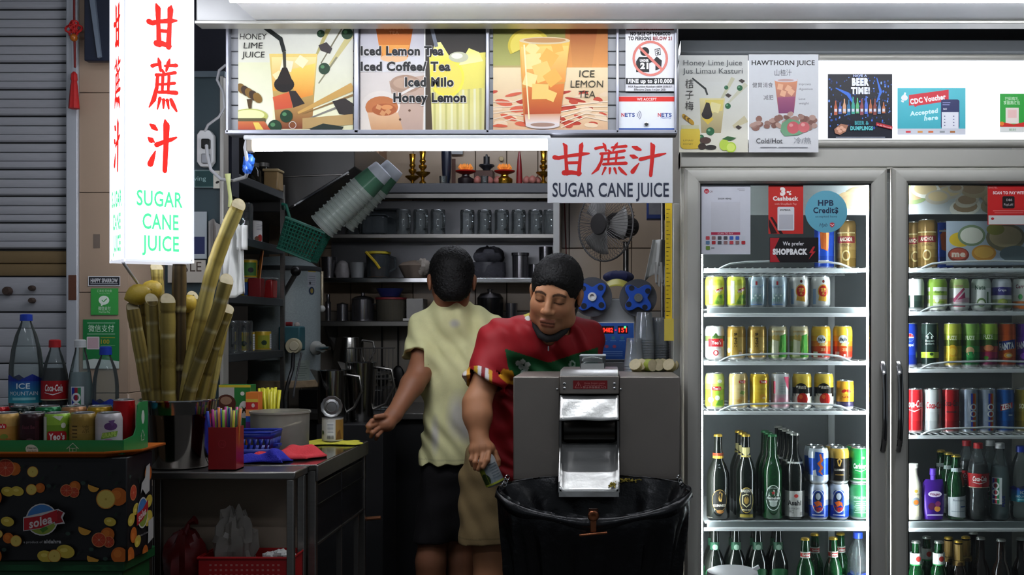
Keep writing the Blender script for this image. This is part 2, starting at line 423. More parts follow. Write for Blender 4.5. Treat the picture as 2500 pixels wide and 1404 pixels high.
# added unseen tubes that brighten the stall: two over the walkway, one inside
for i, (x, y, z, L, e_) in enumerate(((-1.3, -2.9, 3.3, 1.2, 56), (1.2, -2.9, 3.3, 1.2, 62), (-.45, 1.25, 2.54, 1.2, 42))):
    q = thing('fill_tube', ('added unseen walkway ceiling tube toward the shutter', 'added unseen walkway ceiling tube toward the fridge', 'added unseen ceiling tube inside the kitchen')[i], 'lamp', (x, y, z))
    B().tube([(-L/2, 0, 0), (L/2, 0, 0)], .018, 10).obj('tube', mat(f'fill_glow{e_}', '#eef3ff', .5, em=e_, nz=0), q); B().box(-L/2-.03, L/2+.03, -.03, .03, .02, .06).obj('batten', WHITEP, q)
struct(B().box(-3.2, -2.02, .03, .2, 0, 2.62), 'wall_neighbour_left', mat('side_wall', '#6a6259', .8)); struct(B().box(1.72, 3.2, -.02, .2, 0, 2.62), 'wall_neighbour_right', mat('side_wall', '#6a6259', .8))
# ------------------------------------------------------------------ signs, menu board, posters
BR = {'甘': [([(2,56),(14,54),(40,60),(80,66),(99,68)],[13,11,9,11,5]), ([(27,98),(33,90),(34,55),(37,6)],[5,12,9,11]), ([(80,100),(77,92),(74,55),(70,4)],[4,13,9,12]), ([(36,39),(72,40)],8), ([(29,9),(50,10),(74,7)],[15,12,10])],
      '蔗': [([(13,83),(24,86),(40,88)],[9,7,6]), ([(58,86),(76,88),(98,90)],[6,7,9]), ([(34,99),(38,92),(42,76)],[4,9,6]), ([(74,100),(70,92),(62,77)],[4,9,5]), ([(48,78),(56,70)],[5,8]), ([(27,67),(50,69),(94,76)],[8,6,8]), ([(32,68),(29,44),(18,20),(2,5)],[7,8,10,3]), ([(36,50),(60,52),(92,56)],[6,6,7]), ([(50,66),(48,37)],[7,6]), ([(72,68),(69,38)],[7,6]), ([(34,35),(60,37),(98,38)],[7,8,10]), ([(40,24),(31,3)],[8,3]), ([(53,22),(52,6)],[8,4]), ([(66,22),(71,6)],[8,4]), ([(79,24),(87,14),(99,3)],[8,10,5])],
      '汁': [([(6,88),(17,84),(29,79)],[5,13,6]), ([(0,62),(9,58),(20,55)],[5,13,4]), ([(24,38),(14,24),(6,12)],[3,10,13]), ([(28,50),(50,56),(80,63),(99,68)],[11,9,9,4]), ([(58,99),(63,90),(61,50),(57,1)],[5,14,11,10])]}
def brush(pr, ch, x, y, w, h, c, thick=1):
    """(x, y) lower-left in the print's own units; pr.fy gives the direction of up"""
    n0 = pr.n
    for i, (pts, wd) in enumerate(BR[ch]):
        ws = wd if isinstance(wd, list) else [wd]*len(pts)
        q = [(x+a/100*w, y+pr.fy*b/100*h) for a, b in pts]; ws = [t/100*w*thick for t in ws]
        pr.n = n0+i*.2; pr.line(q, ws, c)
        for j, ((a, b), t) in enumerate(zip(q, ws)): pr.n = n0+i*.2+.03*(j+1); pr.ell(a, b, t*.49, t*.49, c, 8)

# hanging light box sign
cx, cy = X(303, -.55), -.55; ph = math.radians(38); WF, WL = .185, .143; zb, zt = Z(637, -.55), 2.30
sg = thing('hanging_light_box', 'tall glowing white light box sign with red Chinese characters hanging before the shutter', 'sign', (cx, cy, zb), rotz=ph)
BOXGLOW = mat('sign_glow', '#f2f5ff', .4, em=3.2, nz=0)
H = zt-zb; EDGE = mat('sign_edge', '#dfe3f0', .4, 0, nz=.03, em=.9)
B().box(.003, WF-.003, .003, WL-.003, .006, H).obj('diffuser', BOXGLOW, sg, bevel=.006)
b = B(); b.box(0, WF, 0, WL, 0, .006)
for x_, y_ in ((0, 0), (WF-.004, 0), (0, WL-.004), (WF-.004, WL-.004)): b.box(x_, x_+.004, y_, y_+.004, 0, H)
b.obj('corner_frame', EDGE, sg)
def zz_(py): return Z(py, -.5)-zb
RED, GRN = '#e0241c', '#4fdc94'
LIT = attr_mat('sign_lettering', .5, em=1.15, nz=0)
def sign_face(wd, side):
    k = wd/.185; out = []
    for ch, y0, y1 in (('甘', 8, 115), ('蔗', 140, 270), ('汁', 290, 417)):
        pr = Print((0, 0, wd, H)); brush(pr, ch, .063*k, zz_(y1), .075*k, zz_(y0)-zz_(y1), RED, 2.3 if side else 1.75); out.append(pr.obj('brush_character', LIT, sg))
    for t, y1, h, w_, x_ in (('SUGAR', 503, .041, .122, .093), ('CANE', 559, .041, .096, .095), ('JUICE', 612, .041, .098, .095)):
        pr = Print((0, 0, wd, H)); pr.text(t, x_*k, zz_(y1), h, GRN, w=w_*k, bold=.045 if side else .02); out.append(pr.obj('lettering', LIT, sg))
    if side:
        for o in out: o.rotation_euler = (0, 0, -math.pi/2); o.location = (0, WL, 0)
sign_face(WF, 0); sign_face(WL, 1)
# bracket board with the pale stripe behind it
bk = thing('bracket_board', 'dark navy board with a pale slanting bar above the pillar', 'board', (X(238, -.05), -.03, Z(150, -.05)))
B().box(X(205, -.05), X(285, -.05), -.05, -.02, Z(148, -.05), 2.5).obj('panel', mat('navy_board', '#151d30', .5, nz=.2), bk, world=True, bevel=.003)
B().prism([(X(218, -.05), Z(-30, -.05)), (X(232, -.05), Z(-30, -.05)), (X(250, -.05), Z(140, -.05)), (X(242, -.05), Z(143, -.05))], -.062, -.051).obj('slanting_bar', mat('pale_bar', '#6b7684', .5), bk, world=True)
# red tassel charm
ta = thing('tassel_charm', 'red Chinese knot charm with a long silk tassel hanging by the shutter rail', 'ornament', P(180, 262, -.03))
TUBE2 = mat('tube_glow_inner', '#f4f7ff', .5, em=38, nz=0); TR = mat('red_silk', '#b01414', .6, nz=.2, ns=80); r0 = .0
b = B()
for a in range(6):
    t = a*math.pi/3; c_ = P(180, 70, -.035); b.tube([(c_.x+.016*math.cos(q)*math.cos(t)-.0*math.sin(q)+.010*math.cos(t), c_.y+.004*math.sin(q*2), c_.z+.012*math.sin(q)+.014*math.sin(t)) for q in [k*math.pi/5 for k in range(10)]], .0035, 6, closed=True)
b.obj('knot', TR, ta, world=True)
B().tube([P(181, -60, -.035), P(181, 40, -.035), P(182, 100, -.035), P(183, 165, -.035)], .0035, 6).obj('cord', mat('dark_red_cord', '#6d0f0f', .7), ta, world=True)
B().ball(P(180, 92, -.04), .012, 12, 8).obj('bead', mat('amber_bead', '#a5591c', .2), ta, world=True)
b = B(); q = P(181, 172, -.035)
b.lathe([(.003, .115), (.009, .108), (.0105, .09), (.008, .086), (.011, .07), (.015, .02), (.0165, 0), (0, .002)], 16, at=(q.x, q.y, Z(265, -.035)), jit=lambda a, z: .08*math.sin(a*9))
b.obj('tassel', TR, ta, world=True)

# ---- menu board
MB = -.15
mb = thing('menu_board', 'aluminium framed menu board above the counter holding the drink posters', 'menu board', P(1100, 327, MB))
FR = mat('board_frame', '#aeb0bb', .35, .55, nz=.05)
def bar(x0, y0, x1, y1, n, d0=MB-.012, d1=MB+.02, m=FR):
    return B().box(X(x0, MB), X(x1, MB), d0, d1, Z(y1, MB), Z(y0, MB)).obj(n, m, mb, world=True, bevel=.002)
for x0_, x1_ in ((554, 561), (866, 877), (1187, 1195), (1504, 1511), (1646, 1652)): bar(x0_, 55, x1_, 326, 'mullion')
bar(552, 318, 1653, 328, 'bottom_rail'); bar(552, 52, 1653, 61, 'top_rail')
BS = mat('board_backing', '#9b9da0', .5, .2, nz=.05)
for k in range(8): bar(556, 58+k*33, 1650, 58+k*33+31.5, 'backing_slat', MB+.012, MB+.02, BS)
B().box(X(553, MB), X(1652, MB), MB+.021, MB+.06, Z(328, MB), Z(52, MB)).obj('housing', mat('board_housing', '#3d3e42', .6), mb, world=True)
def card(name, label, x0, y0, x1, y1, Y, base, draw, m=PG, cat='poster', edge='#e9e9e6', group=None, th=.0012, tail=None):
    t = thing(name, label, cat, P((x0+x1)/2, y1, Y), group)
    B().box(X(x0, Y), X(x1, Y), Y-th, Y, Z(y1, Y), Z(y0, Y)).obj('sheet', mat('sheet_'+edge.strip('#'), edge, .4, nz=.03), t, world=True)
    pr = PX((x0, y0, x1, y1))
    if base is not None: pr.rect(x0, y0, x1, y1, base)
    draw(pr); pr.flat('print', m, t, Y-th); return t
def ice(pr, x, y, s, c='#fff3d8', rot=15):
    q = math.radians(rot); pr.put([(x+s*(a*math.cos(q)-b_*math.sin(q)), y+s*(a*math.sin(q)+b_*math.cos(q))) for a, b_ in ((-1, -.8), (1, -1), (1.1, .9), (-.9, 1))], c)
def leaf_tube(pr, a, b_, w0, w1, c): pr.line([a, b_], [w0, w1], c)
def honey_art(p, L, T, W, H, top=True):
    """honey, lime and plum drink picture in a box (left, top, width, height)"""
    x = lambda u: L+u*W
    y = lambda v: T+v*H
    p.rect(L, T, L+W, T+H, ('#dcdcd4', '#f1efc4')); p.rect(x(0), y(.35), x(.3), y(1), ('#e6e6c0', '#f5f3dc'))
    for (a, b_, c, d, w0, w1, cc) in ((.66, .33, .80, .0, 4, 12, '#b7ab6c'), (.72, .36, .92, .0, 3, 4, '#7a745c'), (.80, .38, 1.0, .06, 8, 16, '#cbbf84'), (.70, .55, .86, .30, 3, 5, '#8d886a')):
        p.line([(x(a), y(b_)), (x(c), y(d))], [w0*W/280, w1*W/280], cc)
    p.put([(x(.27), y(.27)), (x(.69), y(.27)), (x(.64), y(.98)), (x(.33), y(.98))], lambda u, v: '#f4d77c' if v < y(.5) else '#7a3a22')
    p.put([(x(.29), y(.30)), (x(.68), y(.30)), (x(.66), y(.58)), (x(.30), y(.62))], ('#f7e7a0', '#e8a43c'))
    p.put([(x(.45), y(.42)), (x(.67), y(.36)), (x(.65), y(.66)), (x(.5), y(.7))], ('#fbdf6e', '#e58a33'))
    p.put([(x(.3), y(.68)), (x(.47), y(.62)), (x(.47), y(.78)), (x(.32), y(.8))], ('#d8643a', '#c04f35'))
    ice(p, x(.42), y(.38), .05*W, '#f7f0d2'); ice(p, x(.55), y(.34), .045*W, '#fbf3c6', 40); ice(p, x(.35), y(.48), .04*W, '#f3e6b0', 60)
    p.line([(x(.18), y(-.02)), (x(.37), y(.13)), (x(.40), y(.25))], [.035*W, .04*W, .035*W], '#1f2320'); p.line([(x(.40), y(.25)), (x(.41), y(.5))], [.03*W, .02*W], '#3d3a30')
    p.ell(x(.40), y(.56), .088*W, .075*H, '#1d1715'); p.put([(x(.385), y(.4)), (x(.425), y(.4)), (x(.485), y(.56)), (x(.32), y(.56))], '#241c18')
    p.put([(x(.44), y(.62)), (x(.5), y(.62)), (x(.58), y(.74)), (x(.48), y(.78))], '#2b2422')
    p.line([(x(.52), y(.83)), (x(1.0), y(.58))], [.02*W, .075*W], '#c89d55'); p.line([(x(.56), y(.84)), (x(1.0), y(.66))], [.008*W, .02*W], '#8b6a3a')
    p.line([(x(.62), y(.88)), (x(.9), y(.76))], [.01*W, .02*W], '#7f7a72'); p.put([(x(.82), y(.72)), (x(.93), y(.69)), (x(1), y(.74)), (x(1), y(.86)), (x(.88), y(.84))], '#2c2523')
    p.put([(x(.56), y(.88)), (x(1), y(.84)), (x(1), y(.94)), (x(.56), y(.98))], '#b3935f')
    for u, v, r in ((.72, .08, .034), (.95, .08, .05), (.75, .41, .05), (.42, .86, .055), (.32, .96, .06)):
        p.ell(x(u), y(v), r*W, r*W, '#1d3a24'); p.ell(x(u)-r*W*.3, y(v)-r*W*.3, r*W*.35, r*W*.3, '#4f8055')
    p.put([(x(.70), y(.19)), (x(.77), y(.16)), (x(.82), y(.22)), (x(.80), y(.27)), (x(.72), y(.24))], '#3a3333')
    p.put([(x(.62), y(.98)), (x(.74), y(.93)), (x(.92), y(.96)), (x(.9), y(1)), (x(.65), y(1))], '#26302a')
    for k in range(5): p.ell(x(.03+.035*k), y(.60+.022*k), .035*W, .055*H, '#3a2510' if k % 2 else '#7b5a20', 14, rot=-35)
    p.line([(x(.1), y(.7)), (x(.105), y(.82))], [.05*W, .015*W], '#4a3312')
    p.ell(x(.1), y(.86), .16*W, .07*H, '#b9bb62'); p.ell(x(.1), y(.85), .13*W, .05*H, '#e5e8a8'); p.rect(x(0), y(.88), x(.24), y(.92), '#5a5130')
    p.put([(x(-.02), y(.91)), (x(.23), y(.91)), (x(.29), y(1)), (x(-.02), y(1))], ('#c06a3a', '#b1442c')); p.put([(x(.13), y(.92)), (x(.18), y(.92)), (x(.23), y(1)), (x(.16), y(1))], '#e7c65a')
    p.ring(x(.475), y(.945), .028*W, .033*W, '#ddd6cc', 16)
def a1(p):
    honey_art(p, 582, 62, 280, 258)
    for t, y_ in (('HONEY', 97), ('LIME', 119), ('JUICE', 141)): p.text(t, 619, y_, 14.5, '#26231f', w={'HONEY': 66, 'LIME': 47, 'JUICE': 57}[t], shear=.08)
card('drink_poster', 'honey lime juice poster with dark plum and black straw, in the menu board', 582, 62, 862, 318, MB+.006, '#e9e6c4', a1, group='posters in the menu board')
def a2(p):
    p.rect(880, 60, 1038, 176, ('#a9a6b0', '#e6e4e6')); p.put([(916, 60), (1010, 60), (996, 140), (930, 140)], ('#a8522a', '#e08a30')); p.put([(926, 110), (1000, 110), (990, 140), (938, 140)], '#e8a04c'); p.ell(962, 142, 33, 10, '#e7b98c')
    p.text('LEMON', 962, 72, 8, '#e5a070', w=48); p.text('TEA', 962, 84, 8, '#e5a070', w=24)
    p.rect(880, 176, 1038, 322, ('#d5cdc8', '#efe4d8'))
    p.put([(950, 198), (1036, 184), (1032, 322), (975, 322)], ('#c0a594', '#b79c8e')); p.ell(990, 205, 38, 22, '#a58672'); p.ell(990, 203, 30, 14, '#b89a84')
    p.ell(930, 258, 47, 36, '#e6ddd4'); p.ell(932, 262, 40, 27, '#b56b3c'); p.put([(897, 275), (972, 275), (985, 322), (908, 322)], ('#d9b08c', '#c8966a')); p.ell(938, 268, 30, 15, '#a2562c'); p.ell(945, 262, 14, 6, '#d08a54')
    for q in ((925, 262), (948, 273), (935, 277)): ice(p, q[0], q[1], 6, '#c98c5c', q[0])
    p.line([(975, 232), (1030, 203)], 6, '#e9e2dc'); p.ell(1000, 270, 3, 3, '#5a3d2a'); p.ell(977, 292, 3, 3, '#5a3d2a')
    p.rect(1038, 60, 1186, 322, ('#17181a', '#4c3d2c')); p.put([(1048, 140), (1186, 140), (1182, 322), (1056, 322)], ('#ece26c', '#d8d29c'))
    for k in range(9): p.put([(1058+k*14, 200), (1064+k*14, 200), (1064+k*14, 322), (1059+k*14, 322)], '#e9e6bc' if k % 2 else '#c3bd72')
    p.put([(1052, 140), (1186, 128), (1182, 215), (1060, 225)], ('#f0e46a', '#e4d868')); p.ell(1092, 190, 42, 48, '#f2e24e'); p.ell(1092, 190, 36, 41, '#ebda60')
    p.put([(1062, 105), (1076, 103), (1105, 150), (1050, 150)], ('#f4ee9c', '#eedf52')); p.put([(1145, 118), (1170, 128), (1180, 150), (1120, 160)], ('#f6ee7a', '#efe9b0')); p.ell(1120, 140, 24, 13, '#c3c3a4'); p.ell(1116, 137, 14, 7, '#ecebdc')
    p.line([(1052, 60), (1066, 115)], [9, 9], '#6f7480')
    p.rect(1036, 60, 1039, 322, '#e6e4e2')
    for t, x_, y_, w_ in (('Iced Lemon Tea', 881, 135, 202), ('Iced Coffee/ Tea', 881, 173, 219), ('Iced Milo', 989, 211, 119), ('Honey Lemon', 961, 249, 177)):
        p.text(t, x_-1.2, y_+.6, 21.4, '#f0eeea', w=w_+2.4, align='l', bold=.08); p.n += 3; p.text(t, x_, y_, 21, '#0c0a0c', w=w_, align='l', bold=.045)
card('drink_poster', 'poster listing iced lemon tea, coffee, and honey lemon over drink photos', 880, 60, 1186, 320, MB+.006, '#ddd', a2, group='posters in the menu board')
def a3(p):
    p.rect(1204, 62, 1484, 318, ('#7f7f38', '#e9c690')); p.rect(1380, 62, 1484, 170, ('#9a5a2c', '#e0964c')); p.put([(1390, 62), (1460, 62), (1440, 200), (1400, 200)], ('#8a3c1c', '#e7a254')); p.rect(1204, 62, 1290, 160, ('#6b6c34', '#a9a85c'))
    p.rect(1204, 165, 1484, 318, ('#f0dcb0', '#d9b08a'))
    n0 = p.n
    for k in range(46):
        p.n = n0+k*.4
        u, v = 1204+(k*67) % 280, 225+(k*37) % 92; p.ell(u, v, 12+(k % 4)*5, 4+(k % 3)*2, ('#b8432c', '#e9cfae', '#c8583c', '#a8321f')[k % 4], 10, rot=-12+(k % 5)*8)
    for k in range(5): p.line([(1204, 305-k*14), (1250, 290-k*10), (1290, 300-k*16)], 2.5, '#e7d2b8')
    for k in range(5): p.line([(1370, 312-k*13), (1430, 285-k*8), (1484, 296-k*12)], 2.5, '#edd9c0')
    p.ell(1292, 112, 52, 42, '#c9b53c', a0=150, a1=330); p.ell(1290, 112, 44, 36, '#ddcb58', a0=150, a1=330)
    p.put([(1268, 100), (1392, 98), (1366, 302), (1279, 302)], ('#f3c25a', '#a8431c')); p.put([(1272, 115), (1388, 112), (1380, 200), (1278, 210)], ('#f6cf74', '#e28a35')); p.put([(1276, 215), (1378, 205), (1368, 278), (1282, 280)], ('#d97a30', '#a2401c'))
    for k, (u, v, s_) in enumerate(((1300, 150, 20), (1340, 140, 18), (1325, 175, 22), (1295, 195, 16), (1350, 190, 18), (1320, 225, 20), (1300, 120, 14), (1360, 115, 14), (1345, 235, 12))): ice(p, u, v, s_, ('#f8dc92', '#eeb050', '#f2c870')[k % 3], k*37)
    p.put([(1281, 280), (1369, 278), (1366, 304), (1284, 306)], ('#c9916c', '#eadfd8')); p.ell(1325, 306, 42, 9, '#d9cfcc'); p.ell(1325, 305, 30, 5, '#9c7c6c'); p.ell(1330, 100, 62, 9, '#d8c49c'); p.ell(1330, 99, 52, 6, '#b98a58'); p.line([(1280, 110), (1292, 292)], [4, 3], '#fbe9b4')
    for t, y_, w_ in (('ICE', 189, 38), ('LEMON', 214, 80), ('TEA', 239, 41)): p.text(t, 1433, y_, 17, '#2b2410', w=w_, shear=.05)
card('drink_poster', 'ice lemon tea poster showing a full glass on red patterned cloth', 1204, 62, 1484, 318, MB+.006, '#d9b070', a3, group='posters in the menu board')
def a4(p):
    p.rect(1529, 62, 1646, 74, '#7a2a2c'); p.text('BY LAW', 1588, 72, 8, '#cfa8a8', w=42)
    p.text('NO SALE OF TOBACCO', 1588, 86.5, 8.2, '#171314', w=98, bold=.05); p.text('TO PERSONS', 1562, 98, 8.2, '#171314', w=56, bold=.05); p.text('BELOW 21', 1617, 98, 8.2, '#8a2c2c', w=46, bold=.05)
    p.ell(1574, 126, 11, 11, '#111'); p.put([(1553, 176), (1553, 150), (1560, 139), (1590, 139), (1597, 148), (1585, 155), (1585, 176)], '#111'); p.line([(1588, 146), (1598, 150), (1606, 140)], [10, 9, 7], '#111')
    p.put([(1598, 120), (1612, 118), (1613, 134), (1600, 136)], '#111'); p.put([(1599.5, 121.5), (1610.5, 120), (1611.5, 132.6), (1601, 134.3)], '#f2f2f2'); p.text('$', 1605.7, 132, 10, '#111', bold=.02)
    p.put([(1600, 150), (1608, 142), (1616, 148), (1614, 168), (1600, 172)], '#111'); p.text('UNDER', 1573, 151, 6, '#f4f4f4', w=22, bold=.06); p.text('21', 1573, 168, 14, '#f4f4f4', w=20, bold=.06)
    p.ring(1587.5, 143, 37.5, 43.5, '#d97e72'); p.line([(1560, 115), (1616, 170)], 6.5, '#d97e72')
    p.rect(1528, 191, 1647, 206, '#111'); p.text('FINE up to $10,000', 1587, 202.6, 9.3, '#f6f6f6', w=108, bold=.045)
    p.text('HSA Reporting Number: 6684 2036/37', 1587, 214, 4.6, '#4a4a4c', w=106, bold=.02); p.text('Effective Date: 1st Jan 2021', 1587, 221, 4.6, '#4a4a4c', w=78, bold=.02)
card('notice_poster', 'no sale of tobacco notice with a red barred circle, in the menu board', 1527, 62, 1648, 223, MB+.004, '#ececf0', a4, group='posters in the menu board')
def a5(p):
    p.rect(1511, 236, 1648, 248, '#d9291f'); p.text('WE ACCEPT', 1579, 245.4, 6.4, '#f7dcd6', w=48, bold=.03); p.rect(1511, 313, 1648, 321, '#1f4d9e')
    def nets(x_, h, w_): p.text('N', x_, 285, h, '#c22f37', w=w_*.22, align='l', bold=.03); p.text('ETS', x_+w_*.25, 285, h, '#2c4a8c', w=w_*.72, align='l', bold=.03)
    nets(1517, 9, 34); nets(1606, 9, 35); p.text('FlashPay', 1623, 289, 0.1, '#2a62b4'); p.text('FlashPay', 1626, 289.5, 3.6, '#2a62b4', w=26, shear=.2)
    for k in range(3): p.ring(1551, 281, 5+k*4.2, 6.6+k*4.2, '#7c7f90', 8, -45, 45)
card('payment_notice', 'white payment card notice with a red header, in the menu board', 1511, 235, 1648, 323, MB+.002, '#eceff4', a5, cat='sign', group='posters in the menu board')
B().lathe([(0, 0), (.006, 0), (.006, .004), (.003, .005), (0, .004)], 14, at=P(1578, 303, MB-.0015), axis=(0, -1, 0)).obj('screw', CHROME, bpy.data.objects['menu_board'], world=True)

# tube lamp under the menu board
TY = -.165; tl = thing('tube_light', 'white fluorescent tube batten under the menu board', 'lamp', P(980, 372, TY))
B().tube([P(622, 358, TY), P(1345, 355, TY)], .0145, 14).obj('tube', TUBE2, tl, world=True)
B().box(X(598, TY), X(1345, TY), TY-.018, TY+.03, Z(343, TY), Z(332, TY)).obj('batten', WHITEP, tl, world=True, bevel=.004)
B().box(X(604, TY), X(620, TY), TY-.014, TY+.014, Z(372, TY), Z(340, TY)).obj('end_holder', mat('holder_beige', '#8f8678', .5), tl, world=True, bevel=.004)

# sugar cane juice sign board
JY = -.2
def aj(p):
    for ch, x_ in (('甘', 1352), ('蔗', 1443), ('汁', 1539)): brush(p, ch, x_, 429, 87, 80, '#c2231f', 1.0)
    p.text('SUGAR CANE JUICE', 1491, 480, 34, '#2f3444', w=284, bold=.012)
t = card('shop_sign', 'white board with red brush characters reading sugar cane juice', 1337, 337, 1642, 496, JY, None, aj, cat='sign', edge='#d7d9dc', th=.006)
# posters on the fridge header
HY = -.019
def ah(p):
    p.rect(1658, 135, 1826, 372, ('#d9dbd6', '#dcd9c8'))
    p.rect(1658, 200, 1826, 372, ('#dcddd6', '#e4e0cc'))
    for (a, c, w0, w1, cc) in (((1760, 245), (1790, 190), 6, 10, '#c9c7a8'), ((1770, 260), (1822, 205), 3, 12, '#cfcdb4'), ((1790, 310), (1822, 290), 8, 18, '#cfc6a0')): p.line([a, c], [w0, w1], cc)
    p.put([(1708, 240), (1770, 240), (1760, 325), (1712, 325)], ('#e8dca0', '#a4936c')); p.put([(1722, 244), (1766, 244), (1764, 270), (1720, 280)], ('#e6d46c', '#ecd88a')); ice(p, 1745, 262, 12, '#efe3a4', 20); ice(p, 1728, 290, 10, '#e2c44a', 50)
    p.line([(1690, 191), (1722, 217), (1727, 232)], [4, 5, 4.5], '#232a26'); p.ell(1726, 280, 13, 11, '#221b18'); p.put([(1724, 250), (1732, 252), (1739, 280), (1713, 280)], '#2a221c')
    for u, v, r in ((1773, 214, 5), (1806, 215, 7), (1777, 259, 7), (1734, 321, 10), (1712, 336, 7)): p.ell(u, v, r, r, '#22603a'); p.ell(u-r*.3, v-r*.3, r*.35, r*.3, '#6fa37c')
    for u, v in ((1810, 197), (1777, 232), (1802, 310)): p.put([(u-7, v), (u, v-4), (u+9, v+1), (u+2, v+7)], '#3d332e')
    for k in range(5): p.ell(1672+k*4, 286+k*3, 5, 9, '#6f5216' if k % 2 else '#c99b2c', 10, rot=-40)
    p.rrect(1661, 312, 1709, 364, 10, ('#e2c84a', '#d6b437')); p.rect(1663, 306, 1706, 315, '#d9d6b0'); p.text('LIMAU', 1680, 345, 4, '#6a5a18', w=24); p.text('HONEY', 1680, 354, 4, '#6a5a18', w=24)
    p.ell(1722, 343, 14, 8, '#4a342c'); p.ell(1714, 358, 10, 8, '#35261f'); p.ell(1735, 360, 14, 6, '#2a2320'); p.ell(1768, 354, 12, 14, '#b7cf4c'); p.ell(1784, 360, 13, 13, '#b5d443'); p.ell(1784, 360, 10, 10, '#d6e66e'); p.put([(1762, 340), (1776, 333), (1797, 337), (1784, 344)], '#2c5a2a')
    p.text('Honey Lime Juice', 1740, 160, 13, '#565b5c', w=143); p.text('Jus Limau Kasturi', 1740, 180, 13, '#565b5c', w=146)
    for ch, y_ in (('桔', 214), ('子', 241), ('梅', 268)): p.text(ch, 1683, y_, 17, '#33302c', w=20)
card('drink_poster', 'honey lime juice poster with a honey jar, on the fridge header', 1658, 135, 1826, 372, HY, '#dcdcd4', ah, group='posters on the fridge header')
def ahw(p):
    p.rect(1828, 133, 1998, 372, ('#e2e5e8', '#d9d9da'))
    p.text('HAWTHORN JUICE', 1912, 159, 11.5, '#1e1c1d', w=154, bold=.02); p.text('山楂汁', 1912, 184, 12, '#54565c', w=42); p.text('健胃消食', 1862, 213, 9.5, '#3c3c40', w=50); p.text('减肥', 1876, 243, 9, '#55565a', w=24)
    for t_, y_, w_ in (('improves', 208, 30), ('digestion', 220, 34), ('Lose', 244, 16), ('weight', 255, 25)): p.text(t_, 1950, y_, 5.5, '#7a7a80', w=w_, align='l')
    p.put([(1891, 196), (1947, 194), (1938, 276), (1901, 277)], lambda u, v: '#e39a70' if v < 230 else '#8a4668'); p.ell(1919, 196, 28, 5, '#e5e1e6'); p.ell(1918, 196, 20, 3, '#c9a8a4')
    for q in ((1905, 212), (1925, 216), (1912, 228), (1932, 225)): ice(p, q[0], q[1], 7, '#efb894', q[0])
    p.put([(1898, 238), (1941, 236), (1937, 275), (1902, 276)], ('#a35878', '#83406a'))
    random.seed(3)
    n0 = p.n
    for k in range(44):
        p.n = n0+k*.4
        u, v = random.uniform(1838, 1990), random.uniform(287, 315); p.ell(u, v-10*math.exp(-((u-1920)/30)**2), random.uniform(7, 11), random.uniform(5, 8), random.choice(('#a07c70', '#7d574c', '#b8978a', '#8c6458')), 10, rot=random.uniform(-40, 40))
    p.put([(1908, 302), (1925, 290), (1950, 296), (1972, 318), (1950, 330), (1915, 333), (1905, 320)], '#6f9c78'); p.ell(1936, 312, 15, 15, '#c95c62'); p.ell(1962, 311, 14, 13, '#d0696c'); p.ell(1931, 306, 5, 4, '#e39a98'); p.ell(1960, 305, 5, 4, '#e8a8a4')
    p.text('Cold/Hot', 1878, 350, 12, '#3a3a3c', w=64); p.text('冷/热', 1959, 350, 12, '#8c8e94', w=42); p.rect(1856, 359, 1896, 361, '#9b9ca0'); p.rect(1900, 359, 1972, 361, '#9b9ca0')
card('drink_poster', 'hawthorn juice poster with a purple drink and red fruit, on the fridge header', 1828, 133, 1998, 372, HY, '#dfe1e4', ahw, group='posters on the fridge header')
HY = -.0068
def ab(p):
    p.rect(2021, 181, 2178, 338, ('#0b0c16', '#0a0d1c')); random.seed(5)
    n0 = p.n
    for k in range(150):
        p.n = n0+k*.08
        u, v = random.uniform(2024, 2176), random.uniform(186, 315); r = random.uniform(.7, 2.6); p.ell(u, v, r, r*random.uniform(.6, 2), random.choice(('#2a4c9c', '#3f6fd0', '#16244f', '#6e93dc')), 6)
    p.line([(2040, 215), (2070, 230), (2085, 255)], [2, 9, 4], '#3566c4'); p.line([(2140, 190), (2150, 225), (2140, 250)], [2, 7, 3], '#3a6ac8')
    cols = ('#a8583c', '#4a5ea4', '#c99a78', '#2e6a94', '#3f9c8c', '#58a870', '#8a4a50', '#4868c0', '#a5603f', '#7c4038', '#5c7ca8', '#b06a48')
    for k, c_ in enumerate(cols):
        u = 2040+k*10.6; h = (32, 28, 36, 34, 40, 38, 36, 42, 34, 36, 30, 28)[k]; p.rect(u-4, 281-h*.6, u+4, 281-(k % 3)*2, c_); p.put([(u-4, 281-h*.6), (u-1.6, 281-h*.85), (u-1.4, 281-h*1.1), (u+1.4, 281-h*1.1), (u+1.6, 281-h*.85), (u+4, 281-h*.6)], c_); p.rect(u-3, 266, u+3, 273, '#c8ccd8')
    p.text('HAVE A', 2099, 188, 5, '#a9b4d6', w=34, bold=.05); p.text('BEER', 2100, 209, 17, '#e8ecf4', w=42, bold=.07); p.text('TIME!', 2100, 229, 15, '#e8ecf4', w=46, bold=.07)
    p.text('BEER &', 2103, 305, 9, '#3d8c94', w=34, bold=.05); p.text('DUMPLINGS', 2103, 318, 9, '#5fbcc0', w=55, bold=.05); p.put([(2036, 316), (2052, 303), (2070, 306), (2064, 322), (2050, 330), (2038, 326)], '#9a6a54')
    for q in ((2046, 315), (2054, 312), (2060, 317), (2050, 321)): p.ell(*q, 5, 4, '#c99a84', 8)
    p.line([(2138, 303), (2178, 313)], 8, '#a8242c'); p.text('11.00 Onwards', 2158, 310.5, 3.4, '#e6d4d4', w=36, rot=-13); p.rect(2040, 335, 2160, 336.5, '#8b8f9c')
PP = attr_mat('print_lit_from_behind', .4, em=.35, nz=.03)
card('beer_poster', 'dark blue beer poster stuck on the glowing fridge header', 2021, 181, 2178, 338, HY, '#0b0d18', ab, m=PP, edge='#1a1c28', group='posters on the fridge header')
